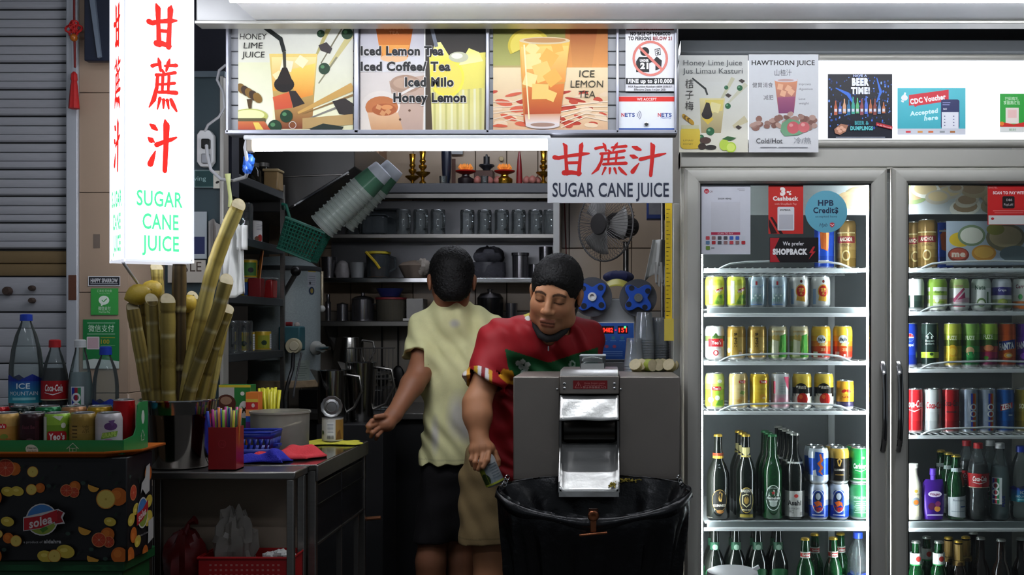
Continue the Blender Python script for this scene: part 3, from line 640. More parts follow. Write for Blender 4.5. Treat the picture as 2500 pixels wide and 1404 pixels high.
def acv(p):
    p.rect(2191, 215, 2357, 314, ('#4fb6c4', '#3fa5b4')); p.rect(2191, 314, 2357, 329, '#c3c6d0')
    p.put([(2219, 232), (2316, 219), (2316, 247), (2240, 258), (2234, 262), (2231, 257), (2219, 258)], '#c22a38'); p.text('CDC Voucher', 2266, 248, 12, '#f4f0f0', w=88, rot=8.5, bold=.05)
    p.ell(2208, 239, 8, 7, '#e8e9ee'); p.line([(2206, 240), (2210, 226)], [6, 4], '#e8e9ee'); p.line([(2200, 246), (2206, 249)], [3, 4], '#e8e9ee')
    p.text('Accepted', 2256, 279, 10.5, '#d2f0f2', w=70, rot=7, bold=.04, shear=.12); p.text('here', 2273, 293, 10.5, '#d2f0f2', w=34, rot=4, bold=.04, shear=.12)
    p.rrect(2297, 243, 2342, 314, 5, '#252a58'); p.rect(2299, 274, 2340, 314, '#d9dbe6'); p.text('$60', 2307, 268, 4, '#e9eaf2', w=9); p.rect(2301, 250, 2320, 252, '#8e93c0'); p.rect(2301, 255, 2318, 257, '#8e93c0')
    for k in range(4):
        for u in (2306, 2328): p.ell(u, 284+k*7.5, 1.8, 1.4, '#5b5e78', 6)
    for u, c_ in ((2211, '#c24048'), (2240, '#c98a4c'), (2266, '#c0653c'), (2294, '#8d9298'), (2319, '#a0683c')): p.rect(u, 320, u+12, 324.5, c_)
card('voucher_notice', 'teal voucher notice with a red banner on the glowing fridge header', 2191, 215, 2357, 329, HY, '#4fb6c4', acv, m=PP, cat='sign', group='posters on the fridge header')
def agr(p):
    p.rect(2441, 229, 2520, 323, '#2f9a3c'); p.text('扫码有礼', 2470, 245, 7, '#d6ecd4', w=33); p.text('享最高红包', 2470, 255, 7, '#d6ecd4', w=40); p.rect(2455, 263, 2487, 302, '#e6d9d2'); p.rect(2460, 268, 2482, 288, '#e3bcb8'); p.put([(2441, 297), (2475, 304), (2510, 296), (2510, 309), (2475, 312), (2441, 309)], '#c22a26'); p.ell(2446, 302, 5, 5, '#d97a2c'); p.rect(2441, 310, 2520, 323, '#d8dad8'); p.text('微信支付', 2472, 319.5, 5, '#3c8a40', w=17)
card('payment_sticker', 'green payment sticker at the end of the fridge header', 2441, 229, 2516, 323, HY, '#2f9a3c', agr, m=PP, cat='sticker', group='posters on the fridge header')
# stickers on the pillar
def aw1(p): p.text('汇率优·无兑换', 255, 713, 5, '#bfe0bd', w=36); p.text('WeChat Pay Official', 255, 718, 2.6, '#a8d4a8', w=26); p.ell(254, 733, 13, 11, '#e2efe0'); p.put([(246, 740), (256, 742), (247, 748)], '#e2efe0'); p.line([(249, 733), (253, 737), (261, 729)], 2.4, '#3b9d47'); p.text('微信支付', 255, 757, 7.5, '#e0efe0', w=30); p.text('WeChat Pay', 255, 764, 4.6, '#cfe6ce', w=28)
card('payment_sticker', 'small bright green payment sticker with a white tick bubble on the pillar', 222, 704, 289, 769, -.002, '#3b9d47', aw1, cat='sticker', edge='#3b9d47', group='stickers on the pillar')
def aw2(p):
    p.rect(203, 780, 291, 880, '#1f7a3f'); p.rect(213, 788, 281, 789.3, '#b8d8bc'); p.rect(213, 815, 281, 816.3, '#b8d8bc'); p.text('微信支付', 247, 809, 13.5, '#d4e8d4', w=63); p.rrect(212, 822, 243, 853, 2, '#d8cfd0'); p.rrect(214.5, 824.5, 240.5, 850.5, 1, '#c4a6ac'); p.text('100', 257, 839, 10, '#a89a34', w=21, bold=.03); p.rect(246, 823, 281, 825.5, '#8f9a3c'); p.rect(246, 843, 281, 844.2, '#6ea878'); p.put([(203, 884), (203, 880), (230, 876), (265, 879), (291, 882), (291, 900), (203, 900)], '#c9d2cc')
card('payment_sticker', 'large dark green payment sticker with a yellow number on the pillar', 203, 780, 291, 900, -.002, '#1f7a3f', aw2, cat='sticker', edge='#1f7a3f', group='stickers on the pillar')
def aw3(p): p.rect(217, 676, 292, 697, '#22242a'); p.text('HAPPY SPARROW', 254.5, 689.5, 9.5, '#e4e4e6', w=66, bold=.025); p.rect(221, 692, 288, 693.6, '#a4a6ac')
card('shop_sticker', 'black rectangular name sticker above the green ones on the pillar', 215.5, 674.5, 293.5, 698.5, -.002, '#e2e2e4', aw3, cat='sticker', edge='#d5d5d7', group='stickers on the pillar')
B().box(X(228, 0), X(244, 0), -.0008, .0, Z(606, 0), Z(572, 0)).obj('stain', mat('tape_stain', '#6f6156', .7), wp if False else bpy.data.objects['wall_pillar'])
# partition fittings
def ap1(p): p.rect(476, 417, 521, 456, '#2c4f4c'); p.rect(478, 419, 519, 454, '#203f40'); p.text('ving', 488, 441, 11, '#8fb0ae', w=30)
card('wall_card', 'dark green card on the partition under the power socket', 474, 415, 523, 458, .285, '#7a8f90', ap1, cat='card')
def ap2(p): p.rect(521, 417, 541, 460, '#c9c8bc'); p.ell(531, 428, 5, 3, '#26241f', rot=30); p.ell(531, 445, 5, 3, '#26241f', rot=-30)
card('wall_card', 'pale card with two dark specks beside the green card', 521, 417, 541, 460, .285, '#c9c8bc', ap2, cat='card')
card('paper_notice', 'long white paper with a navy block on the partition', 470, 517, 505, 632, .285, '#a4aeb4', lambda p: p.rect(470, 578, 500, 620, '#262f58'), cat='paper')
def ap4(p): p.text('S', 452, 665, 24, '#4a3f38', w=14); p.text('LE', 478, 663, 24, '#4a3f38', w=28)
card('paper_notice', 'white paper with large black letters behind the sugar canes', 410, 635, 502, 690, .28, '#b9b5ac', ap4, cat='paper')
# ------------------------------------------------------------------ glass-door drinks fridge
FRG = mat('fridge_satin', '#b3b1a8', .4, .15, nz=.04, ns=5); FRW = mat('fridge_liner', '#a4a9ab', .45, nz=.05); FRB = mat('fridge_back', '#5f6467', .5, nz=.08, ns=6); WIRE = mat('white_wire', '#d5d9db', .4, nz=.04)
fx0, fx1 = X(1662, 0), X(2690, 0)
fr = thing('display_fridge', 'tall two-door glass drinks fridge with a glowing header', 'fridge', ((fx0+fx1)/2, .38, 0))
def fpart(b, n, m, parent=fr, **k): return b.obj(n, m, parent, world=True, **k)
zt0, ztop = Z(362, 0), Z(133, 0)
fpart(B().box(fx0, fx0+.035, .03, .74, .06, ztop), 'side_panel', FRG, bevel=.004); fpart(B().box(fx1-.035, fx1, .03, .74, .06, ztop), 'side_panel', FRG, bevel=.004)
fpart(B().box(fx0+.035, fx1-.035, .70, .74, .1, ztop-.01), 'back_panel', FRB)
fpart(B().box(fx0+.035, fx1-.035, .05, .70, Z(440, 0), Z(440, 0)+.03), 'inner_ceiling', FRW)
fpart(B().box(fx0, fx1, .0, .74, .06, .30), 'base', FRG, bevel=.004)
xm0, xm1 = X(2130, .08), X(2206, .08)
fpart(B().box(xm0, xm1, .045, .12, .3, Z(440, 0)), 'mullion', FRW, bevel=.003)
b = B().box(fx0, fx1, .0, .12, Z(408, 0), Z(362, 0)); fpart(b, 'header_rail', FRG, bevel=.004)
for y0, y1 in ((133, 150), (340, 361)):
    fpart(B().prism([(0, Z(y0, 0)), (-.014, Z(y0+3, 0)), (-.017, Z((y0+y1)/2, 0)), (-.012, Z(y1-2, 0)), (0, Z(y1, 0))], X(1998 if y0 < 200 else 1664, 0), fx1, 'yz'), 'header_trim', FRG, smooth=60)
fpart(B().box(fx0+.002, fx1, -.006, .1, Z(341, 0), Z(149, 0)), 'light_panel', mat('header_glow', '#eef1fb', .3, em=1.25, nz=0))
LED = mat('led_glow', '#f3f7ff', .5, em=82, nz=0)
def strip(px, Y, y0=450, zl=.32): fpart(B().box(X(px, Y)-.004, X(px, Y)+.004, Y-.004, Y+.004, zl, Z(y0, Y)), 'light_strip', LED)
strip(1713, .07); strip(2119, .055); strip(2207, .07); strip(2655, .07)
fpart(B().box(X(1722, .1), X(2118, .1), .05, .062, Z(446, .1)-.004, Z(446, .1)), 'light_strip', LED); fpart(B().box(X(2220, .1), X(2640, .1), .05, .062, Z(446, .1)-.004, Z(446, .1)), 'light_strip', LED)
def door(px0, px1, hx, label):
    x0, x1 = X(px0, 0), X(px1, 0); z0, z1 = .30, Z(411, 0); wd = 38/S(0); prof = [(0, .02), (0, -.006), (.18, -.019), (.55, -.022), (.85, -.017), (1, -.008), (1, .02)]
    d = thing('door', label, None, ((x0+x1)/2, 0, z0)); d.parent = fr; d.location = Vector(((x0+x1)/2, 0, z0))-Vector(fr.location)
    dd = None
    ring = [[(x0+wd*t, y, z0+wd*t), (x1-wd*t, y, z0+wd*t), (x1-wd*t, y, z1-wd*t), (x0+wd*t, y, z1-wd*t)] for t, y in prof]
    for e, nm in enumerate(('bottom_rail', 'stile', 'top_rail', 'stile')):
        vs = []; n = len(prof)
        for r_ in ring: vs.append(r_[e])
        for r_ in ring: vs.append(r_[(e+1) % 4])
        bb = B().add(vs, [(i, i+1, n+i+1, n+i) for i in range(n-1)]); o = bb.obj(nm, FRG, d, world=True, smooth=30)
    B().box(x0+wd-.002, x1-wd+.002, .004, .009, z0+wd-.002, z1-wd+.002).obj('pane', glass('fridge_pane', '#f1f6f4', 1.28, .02, haze=.012, hcol='#dfe6e8'), d, world=True)
    b = B()
    for a0, a1, b0, b1 in ((x0+wd-.004, x0+wd+.004, z0+wd, z1-wd), (x1-wd-.004, x1-wd+.004, z0+wd, z1-wd), (x0+wd, x1-wd, z1-wd-.004, z1-wd+.004)): b.box(a0, a1, -.004, .012, b0, b1)
    b.obj('gasket', BLACKP, d, world=True)
    hz0, hz1 = Z(1102, -.03), Z(884, -.03); hxx = X(hx, -.03); hp = []
    for k in range(13):
        t = k/12; hp.append((hxx, -.022-.030*math.sin(math.pi*min(1, max(0, t)))**.5, hz0+(hz1-hz0)*t))
    h = B().tube(hp, .009, 8, flat=.55).obj('handle', CHROME, d, world=True)
    B().box(hxx-.0022, hxx+.0022, -.0575, -.052, hz0+.035, hz1-.035).obj('grip_inlay', BLACKP, d, world=True)
door(1671, 2164, 2157, 'glass door nearer the juicer'); door(2177, 2682, 2195, 'glass door farther from the juicer')
def shelf(p0, p1, z, solid):
    Y = .085; x0, x1 = X(p0, Y), X(p1, Y)
    if solid:
        o = fpart(B().box(x0+.006, x1, Y, Y+.012, z-.020, z+.004), 'shelf', mat('shelf_lip', '#9da3a5', .35, .4), bevel=.002)
        fpart(B().tube([(x0-.004, Y-.004, z-.022), (x1, Y-.004, z-.022)], .006, 8), 'front_rod', WIRE)
        fpart(B().box(x0, x1, Y+.012, .66, z-.006, z-.002), 'shelf_plate', WIRE)
    else:
        o = fpart(B().tube([(x0-.004, Y, z-.007), (x1, Y, z-.007)], .0065, 8), 'shelf', WIRE)
        pts = [(x0+.045, Y, z-.002), (x0+.06, Y, z+.006), (x0+.08, Y, z+.014), (x0+.13, Y, z+.020), ((x0+x1)/2, Y, z+.024), (x1-.13, Y, z+.020), (x1-.09, Y, z+.014), (x1-.07, Y, z+.006), (x1-.055, Y, z-.002)]
        fpart(B().tube(pts, .0035, 8), 'guard_rail', WIRE)
        b = B(); n = int((x1-x0)/.024)
        for k in range(n+1):
            x_ = x0+.008+k*(x1-x0-.016)/n; b.tube([(x_, Y-.002, z+.001), (x_, .66, z-.003)], .0018, 5)
        for y_ in (.25, .45, .64): b.tube([(x0, y_, z-.006), (x1, y_, z-.006)], .003, 5)
        w_ = fpart(b, 'wire_rods', WIRE); w_['kind'] = 'stuff'
NB = {0: 1.535, 1: 1.406, 2: 1.236, 3: 1.076, 4: .716, 5: .42}; FB = {0: 1.535, 1: 1.396, 2: 1.212, 3: .998, 4: .714, 5: .42}
for k, z in NB.items(): shelf(1722, 2120, z, k in (1, 4))
for k, z in FB.items(): shelf(2214, 2640, z, k == 4)
for px in (2030, 2560): # slotted shelf standards on the back
    fpart(B().box(X(px, .69)-.012, X(px, .69)+.012, .69, .70, .3, 1.8), 'shelf_standard', WIRE)

# ------------------------------------------------------------------ cans and bottles
class MM(Print):
    def put(s, pts, c, layer=None): return Print.put(s, [(x*.001, y*.001) for x, y in pts], c, layer)
LIDM = mat('can_lid', '#c4c6c8', .25, .9, nz=.05)
CANM = attr_mat('can_paint', .25, .25, nz=.03); CANW = attr_mat('can_paint_plain', .3, .1, nz=.03)
KIND = {}
def kind(name, r, h, body, art, neck=None, metal=True, lid=None): KIND[name] = (r, h, body, art, neck, metal, lid)
PROTO = {}
def can_proto(name):
    if name in PROTO: return None
    r, h, body, art, neck, metal, lid = KIND[name]
    t = thing('drink_can', 'x', 'can'); g = lambda f: body if isinstance(body, str) else body[min(len(body)-1, int(f*len(body)))]
    nk = r*(.80 if r > .03 else .86); prof = [(0, .004, '#aaa'), (nk*.9, .003, '#aaa'), (nk, 0, '#bbb'), (nk+.002, .002, '#bbb'), (r, .010, g(0))]
    if isinstance(body, str): prof += [(r, h-.016, body)]
    else:
        n = len(body); lo, hi = .010, h-.016
        for k in range(n):
            prof += [(r, lo+(hi-lo)*k/n+.0001, body[k]), (r, lo+(hi-lo)*(k+1)/n-.0001, body[k])]
    prof += [(r-.001, h-.012, neck or g(.99)), (nk+.003, h-.0035, neck or g(.99)), (nk+.001, h-.002, '#c8c8c8')]
    B().lathe(prof, 24).obj('body', CANM if metal else CANW, t)
    l = B().lathe([(nk+.001, h-.0022), (nk+.0016, h), (nk-.001, h+.0004), (nk-.002, h-.004), (nk-.006, h-.0042), (0, h-.004)], 24).obj('lid', lid or LIDM, t)
    B().prism([(x*.010, y*.007-.006) for x, y in arc(0, 0, 1, 0, 330, 11)], h-.0038, h-.0018, 'xy').obj('ring_pull', LIDM, l)
    p = MM(); art(p, h*1000, r*1000)
    if p.p: p.obj('print', PC if metal else PG, t, wrap=r, base=.0002)
    PROTO[name] = t; t['used'] = 0; return None
def place(name, loc, label, group, rotz=0, rot=None):
    can_proto(name); t = PROTO[name]
    if not t['used']: t['used'] = 1; t.location = loc; t.rotation_euler = rot or (0, 0, rotz); tag(t, label, None, group); return t
    return dup(t, loc, rotz, label, group, rot)
W_, K_, R_ = '#f2f2f0', '#141414', '#c8202a'
def logo_yeos(p, x, y, s, c='#c8202a', tc='#f6efe8'): p.rrect(x-13*s, y-5*s, x+13*s, y+5.5*s, 4*s, c); p.text("Yeo's", x, y-3*s, 7*s, tc, w=20*s, bold=.03)
kind('lychee', .0315, .102, ['#dfe24a', '#e6e84e', '#e9ea60', '#eef07c', '#dfe35a'], lambda p, h, r: (p.put([(-6, 10), (34, 10), (34, 45), (10, 38)], '#8fb13c'), [p.ell(8+k*7, 16+(k % 3)*9, 6, 6, ('#6f9a35', '#9fbf4a', '#4f7a2a')[k % 3], 12) for k in range(5)], p.put([(2, 46), (30, 56), (30, 66), (2, 56)], '#b8242a'), p.text('Sagiko', 16, 51, 8, '#f4e9e0', w=26, rot=20, bold=.04), p.rect(-18, 12, -8, 86, '#eff0dc'), p.ell(12, 84, 14, 6, '#c9cf3a')))
kind('barley_silver', .0315, .102, '#aebfcb', lambda p, h, r: (p.ring(0, 78, 24, 26, '#5f83b8', 18, 200, 340, .5), p.rect(-3, 72, 3, 84, '#b8343c'), p.text('皇帝薏米', 0, 62, 5, '#6c7f8e', w=36), [p.line([(-16+k*8, 18), (-10+k*6, 34), (-14+k*9, 46)], [3, 2, 1], '#6f9a86') for k in range(5)], [p.ell(-10+k*7, 30+(k % 2)*8, 3, 3, '#d9e3e0', 8) for k in range(4)], p.rect(-18, 8, 18, 10, '#5f83b8')))
kind('herbal_white', .0315, .102, '#e9e9e6', lambda p, h, r: (p.ell(6, 52, 15, 20, '#b5281f'), p.ring(6, 52, 15, 18, '#d59a3a', 20, asp=1.25), p.text('甘蔗', 6, 52, 9, '#f0c45a', w=18, bold=.02), p.text('水', 6, 40, 8, '#f0c45a', w=9), p.put([(-10, 22), (20, 18), (18, 34), (-8, 36)], '#d9a23c'), p.rect(-30, 10, -18, 60, '#8aa4c4'), p.ell(6, 84, 4, 5, '#7c2a22'), p.rect(-10, 9, 18, 11, '#b9b9b4')))
kind('soy_redwhite', .0315, .110, ['#f1efe9', '#e8e6df', '#f1efe9', '#6f7f4a', '#f1efe9'], lambda p, h, r: (p.rect(-20, 42, 34, 68, '#c2272d'), p.text("Yeo's", 8, 50, 11, '#f6e6e0', w=32, bold=.03), p.text('SOYBEAN', 8, 36, 4, '#8c2c2c', w=28), p.ell(6, 22, 9, 9, '#c2272d'), p.ell(6, 22, 5, 6, '#efe7dc'), p.put([(-8, 70), (6, 88), (16, 72)], '#3c5a2a')))
kind('gold_herbal', .0315, .110, ['#b99648', '#c9a95e', '#c7a65a', '#b48f42'], lambda p, h, r: (p.put([(-7, 26), (9, 26), (9, 90), (-7, 90)], '#a88638'), [p.text(ch, 2, y, 11, '#2c2212', w=11, bold=.03) for ch, y in (('菊', 74), ('花', 58), ('茶', 42))], p.ell(-22, 30, 7, 9, '#e8d9a8'), p.ell(18, 20, 6, 6, '#d9b8a0')))
kind('winter_melon', .0315, .110, ['#8fae3c', '#a4bd58', '#b9c878', '#c9b86a', '#d9cfa8'], lambda p, h, r: (p.put([(4, 8), (30, 8), (30, 84), (8, 78)], '#3f8a2e'), p.put([(-24, 10), (2, 10), (2, 60), (-20, 66)], '#d8dbb8'), p.text('冬瓜', -6, 68, 11, '#c9a24a', w=22, bold=.03), p.line([(8, 20), (16, 44), (12, 66)], [6, 5, 2], '#6fae4c'), p.ell(2, 20, 4, 5, '#c85a70'), p.rect(-22, 88, 22, 94, '#b8a070')))
kind('herbal_tea', .0315, .110, ['#b5301c', '#c94a20', '#e07c20', '#edab28', '#f0c23c'], lambda p, h, r: (p.ell(4, 66, 15, 14, '#eef0f2'), p.text('JiaJia', 4, 62, 9, '#22303c', w=26, bold=.04, shear=.2), p.put([(-24, 8), (-8, 8), (-8, 26), (-24, 26)], '#e9e1d6'), p.text('凉茶', 10, 28, 8, '#f3d8a0', w=16), p.put([(-4, 46), (16, 44), (26, 56), (2, 54)], '#f6d98c'), p.rect(6, 10, 12, 18, '#f0e6da')))
kind('soursop', .0315, .116, ['#b9d24a', '#a9cc44', '#9ac33e', '#b5d458', '#cfe07a'], lambda p, h, r: (logo_yeos(p, 6, 66, 1.25), p.ell(-14, 30, 10, 9, '#eef2e0'), p.ell(-14, 30, 5, 4, '#c9dc8c'), p.ell(8, 36, 8, 8, '#eef2e2'), p.put([(2, 12), (30, 10), (32, 30), (10, 26)], '#5f9a2e'), p.ell(16, 90, 8, 6, '#eef2e0')))
kind('ginger_tan', .0315, .116, ['#d9bf80', '#e0c88c', '#e3cc94', '#dcc488'], lambda p, h, r: (logo_yeos(p, 13, 88, .9), p.text('LUO HAN', 10, 62, 6, '#a5845a', w=24), p.put([(4, 50), (18, 46), (24, 56), (10, 60)], '#7f9a4c'), p.ell(12, 34, 10, 7, '#c9a25c'), p.ell(4, 26, 8, 6, '#b58a48'), p.rect(-14, 12, 20, 16, '#c9a870')))
kind('mango_yellow', .0315, .116, ['#e0b52c', '#e8bf34', '#ecc63c', '#e4ba30'], lambda p, h, r: (logo_yeos(p, 12, 88, 1.0), p.text('CHRYSANTHEMUM', 8, 62, 4.5, '#a9772a', w=30), p.ell(10, 40, 11, 8, '#d99a2c'), p.ell(14, 36, 6, 4, '#f2dc9a'), p.rect(-10, 14, 22, 18, '#c9902a')))
kind('pink_guava', .0315, .116, ['#d8a8b4', '#dcb9c2', '#d9cfd0', '#d5d6d6', '#dcdcdc'], lambda p, h, r: (p.put([(10, 104), (30, 104), (30, 60), (20, 74)], '#c24a68'), p.rect(-4, 48, 18, 84, '#c3c9c8'), p.text('NUTRITION', 7, 80, 3, '#5a6a64', w=18), [p.rect(-2, 52+k*5, 16, 53+k*5, '#8a9a92') for k in range(5)], p.rect(-26, 50, -18, 90, '#c8506a'), p.ell(2, 28, 12, 9, '#d98aa0')))
kind('apple_black', .0315, .116, ['#e9e4d8', '#e9e4d8', '#1c1a18', '#1c1a18', '#d9b83c', '#e2c24a'], lambda p, h, r: (p.ell(0, 58, 24, 26, '#14120f'), p.put([(-30, 12), (30, 12), (30, 50), (-30, 50)], '#e9e3d6'), p.ell(0, 58, 22, 20, '#14120f', a0=0, a1=180), p.text('苹果西打', 0, 66, 8, '#ece4d4', w=34, bold=.02), p.ell(5, 32, 18, 20, '#b5241c'), p.ell(0, 40, 6, 7, '#d9632c'), p.line([(5, 50), (8, 58)], 2, '#4a3a1c')))
kind('energy_gold', .0285, .092, ['#3a3450', '#c98f28', '#d9a030', '#e0ac3c', '#d9a030'], lambda p, h, r: (p.ell(-6, 58, 8, 5, '#b5281f', rot=25), p.ell(10, 58, 8, 5, '#b5281f', rot=-25), p.ell(2, 52, 4, 4, '#e9c23c'), p.text('Red Bull', 2, 36, 6, '#8f2a1c', w=28, bold=.03), p.rect(-16, 14, 20, 20, '#3a3450')))
kind('tall_blue', .033, .165, ['#1c3f9c', '#1f49b4', '#234fbe', '#1f49b4'], lambda p, h, r: (p.put([(-10, 70), (14, 60), (18, 120), (0, 140), (-14, 120)], '#c9642c'), p.rect(-18, 130, 20, 136, '#c9ccd4'), p.rect(-16, 20, 16, 30, '#d5d9e0')))
kind('tall_gold', .033, .165, ['#8a6c34', '#a5854a', '#b3935a', '#a5854a', '#8f7140'], lambda p, h, r: (p.rect(-34, 88, 34, 110, '#8c2a2c'), p.text('ANCHOR', 0, 94, 12, '#efe6d2', w=44, bold=.04), p.text('STRONG', 0, 76, 8, '#3c2c14', w=34), p.ell(0, 46, 14, 18, '#d9c48c'), p.ell(0, 46, 10, 13, '#7a5c2a'), p.rect(-34, 120, 34, 124, '#e0cf9c')))
kind('tiger_blue', .033, .116, ['#1c3c98', '#2048ac', '#8a95b0', '#c9ced8', '#b9c2d4'], lambda p, h, r: (p.rrect(-19, 22, 19, 96, 12, '#1a3c9c'), p.ell(0, 74, 12, 16, '#23324a'), p.ell(0, 76, 8, 11, '#c9d2de'), p.put([(-14, 56), (-4, 42), (6, 48), (14, 40), (10, 56), (0, 62)], '#d9682c'), p.text('Tiger', 0, 30, 15, '#c2342c', w=36, bold=.05), p.ring(0, 60, 19, 21, '#c9ced8', 24, asp=1.8), p.rect(-20, 14, 20, 17, '#d9dde4')))
kind('tiger_crystal', .033, .116, ['#b9c4d4', '#2450b4', '#2450b4', '#2a58bc', '#c5cdd8'], lambda p, h, r: (p.put([(-18, 30), (14, 24), (18, 100), (-10, 104)], '#2554b8'), p.line([(6, 96), (12, 76), (2, 66), (12, 52), (4, 40), (14, 30)], [6, 10, 12, 10, 8, 3], '#d0682f'), p.put([(-18, 26), (-4, 26), (-8, 46), (-18, 42)], '#dfe4ec')))
kind('stout_can', .033, .116, ['#17130f', '#1a1512', '#1a1512', '#1c1712', '#b08c3a'], lambda p, h, r: (p.put([(-6, 76), (2, 84), (10, 76), (4, 56), (-2, 58)], '#b5904a'), p.put([(-2, 74), (2, 78), (5, 74), (2, 62)], '#1a1512'), p.text('GUINNESS', 2, 42, 6.5, '#d9d2c4', w=34, bold=.02), p.rect(-12, 28, 16, 30, '#b5904a')), neck='#b08c3a')
kind('lager_green', .033, .116, ['#1d6a34', '#217a3c', '#258244', '#217a3c'], lambda p, h, r: (p.text('Carlsberg', 2, 50, 15, '#e6ece6', w=48, bold=.05, shear=.2), p.line([(-16, 44), (4, 40), (22, 48)], [1, 3, 1], '#e6ece6'), p.rect(-22, 14, 22, 18, '#c9d6c9'), p.ell(10, 84, 6, 4, '#e6ece6')))
kind('lager_green_pale', .033, .116, ['#3f7a56', '#5f9470', '#4f8a64', '#2f7a4a'], lambda p, h, r: (p.text('SPECIAL BREW', 0, 68, 7, '#d2e0d4', w=42), [p.rect(-20+4*(k % 3), 22+k*6, 20-3*(k % 2), 24+k*6, '#a9c4b0') for k in range(7)]))
# slim cans of the far bay
def slim(name, body, art, neck=None): kind(name, .0285, .143, body, art, neck)
slim('cola_blue', ['#1c2f86', '#20389c', '#2440a8', '#20389c'], lambda p, h, r: (p.ell(8, 96, 13, 13, '#e6e8ee'), p.ell(8, 98, 12, 10, '#c8323a', a0=0, a1=180), p.ell(8, 94, 12, 10, '#2a4ab8', a0=180, a1=360), p.text('pepsi', 8, 68, 9, '#dfe4f0', w=24, bold=.03)))
slim('tea_black', ['#16241f', '#b9d24a', '#1c2c26', '#1a2622', '#22302a', '#2a3a34'], lambda p, h, r: (p.line([(-10, 98), (2, 112), (14, 98)], 3, '#dfe6df'), p.rect(-6, 92, -2, 100, '#dfe6df'), p.rect(6, 92, 10, 100, '#dfe6df'), p.text('Heaven', 2, 82, 7, '#cfdcd2', w=28, shear=.1), p.text('and Earth', 2, 73, 6, '#cfdcd2', w=28), p.ell(8, 42, 6, 5, '#2f4a22')))
slim('lemon_tea', ['#b89a24', '#c9b02e', '#c2b234', '#5f6a1e', '#a9b43a', '#c9cf4a'], lambda p, h, r: (p.text('FUZE', 0, 88, 13, '#e9ecc8', w=30, bold=.03), p.ell(2, 52, 16, 20, '#d9a82c'), p.ell(2, 50, 10, 12, '#e9c64a')))
slim('green_tea', ['#1f7a3c', '#2a8c46', '#3f9a4a', '#4a7a34', '#7fae4a', '#8fbf5a'], lambda p, h, r: (p.text('FUZE', 0, 88, 13, '#e4f0d4', w=30, bold=.03), p.ell(0, 52, 14, 14, '#c9a87a'), p.ell(2, 40, 15, 10, '#2f8a4a')))
slim('peach_tea', ['#7a1f4a', '#a02a54', '#b5443a', '#3f5a24', '#7fae34', '#a9cf4a'], lambda p, h, r: (p.text('FUZE', 0, 92, 13, '#e9f0d0', w=30, bold=.03), p.ell(2, 62, 16, 10, '#e08a5c'), p.ell(-6, 30, 8, 6, '#4f8a2e')))
slim('orange_soda', ['#b5451c', '#c8581f', '#d0622a', '#c8581f', '#c0501c'], lambda p, h, r: (p.put([(-28, 52), (30, 62), (30, 90), (-28, 82)], '#22307a'), p.text('FANTA', 0, 58, 20, '#eef0f4', w=50, rot=8, bold=.06), p.ell(4, 38, 14, 9, '#e9a03c'), p.ell(6, 38, 8, 5, '#f2e0b0')))
slim('grape_soda', ['#4a1f7a', '#5a2a94', '#6434a4', '#5a2a94'], lambda p, h, r: (p.text('FANTA', 0, 62, 20, '#e9e4f4', w=50, rot=8, bold=.06), p.ell(0, 36, 12, 10, '#8a4ac0')))
slim('cola_red', ['#b01f24', '#c2262c', '#c82a30', '#c2262c'], lambda p, h, r: (p.text('Coca-Cola', 2, 84, 22, '#f4eeec', w=60, shear=.25, bold=.03), p.line([(-20, 76), (0, 70), (26, 80)], [1, 4, 1], '#f4eeec')))
slim('cola_silver', ['#b9bcbe', '#c6c9ca', '#cfd1d2', '#c3c6c8'], lambda p, h, r: (p.text('Coca-Cola', 8, 80, 20, '#b8262c', w=58, shear=.25, bold=.03), p.rect(16, 30, 24, 60, '#8f9496')))
slim('cola_dark_red', ['#8f1418', '#a0181c', '#a81c20', '#a0181c'], lambda p, h, r: (p.text('Coca-Cola', 2, 88, 18, '#3a1012', w=54, shear=.25, bold=.03), p.rect(-14, 66, 18, 70, '#3a1012')))
slim('isotonic_silver', ['#7f8a9c', '#8d97a6', '#98a1ae', '#8d97a6'], lambda p, h, r: (p.rect(4, 8, 10, 128, '#2a48b4'), p.rect(10, 8, 16, 128, '#c8402c'), p.rect(16, 8, 21, 128, '#d98a2c'), p.ring(12, 84, 7, 11, '#eef0f4', 16), p.ring(12, 62, 7, 11, '#eef0f4', 16), p.rect(4, 36, 20, 42, '#eef0f4'), p.rect(-24, 30, -8, 110, '#6f7a8c')))
slim('soda_blue', ['#1c4f94', '#225aa4', '#2a66b0', '#225aa4'], lambda p, h, r: (p.put([(-18, 70), (22, 82), (22, 100), (-18, 92)], '#b8303a'), p.text('ZEN', 2, 78, 16, '#f0e6e6', w=32, rot=12, bold=.05), p.rect(8, 56, 22, 60, '#c9dcf0')))
slim('soda_olive', ['#7a6a24', '#8f7f2c', '#9a8a34', '#8f7f2c'], lambda p, h, r: (p.text('SODA', 0, 80, 14, '#efe6c0', w=34, bold=.04),))
def std(name, body, art): kind(name, .0315, .104, body, art, metal=False)
std('juice_dark', ['#22302a', '#2c3c34', '#e0e4e0', '#e0e4e0'], lambda p, h, r: (p.rect(-14, 10, -2, 80, '#e0e4e2'),))
std('juice_green', ['#d4dcc0', '#c2d070', '#d9dfcc', '#9ab84a', '#dfe3d8', '#7fa03a'], lambda p, h, r: (p.text('AloeVera', 4, 56, 8, '#4f7a2a', w=32, bold=.03), p.put([(-28, 10), (-16, 10), (-16, 90), (-28, 90)], '#7fa03a'), p.rect(0, 22, 22, 30, '#9ab84a'), p.ell(-4, 34, 7, 9, '#e9efdc')))
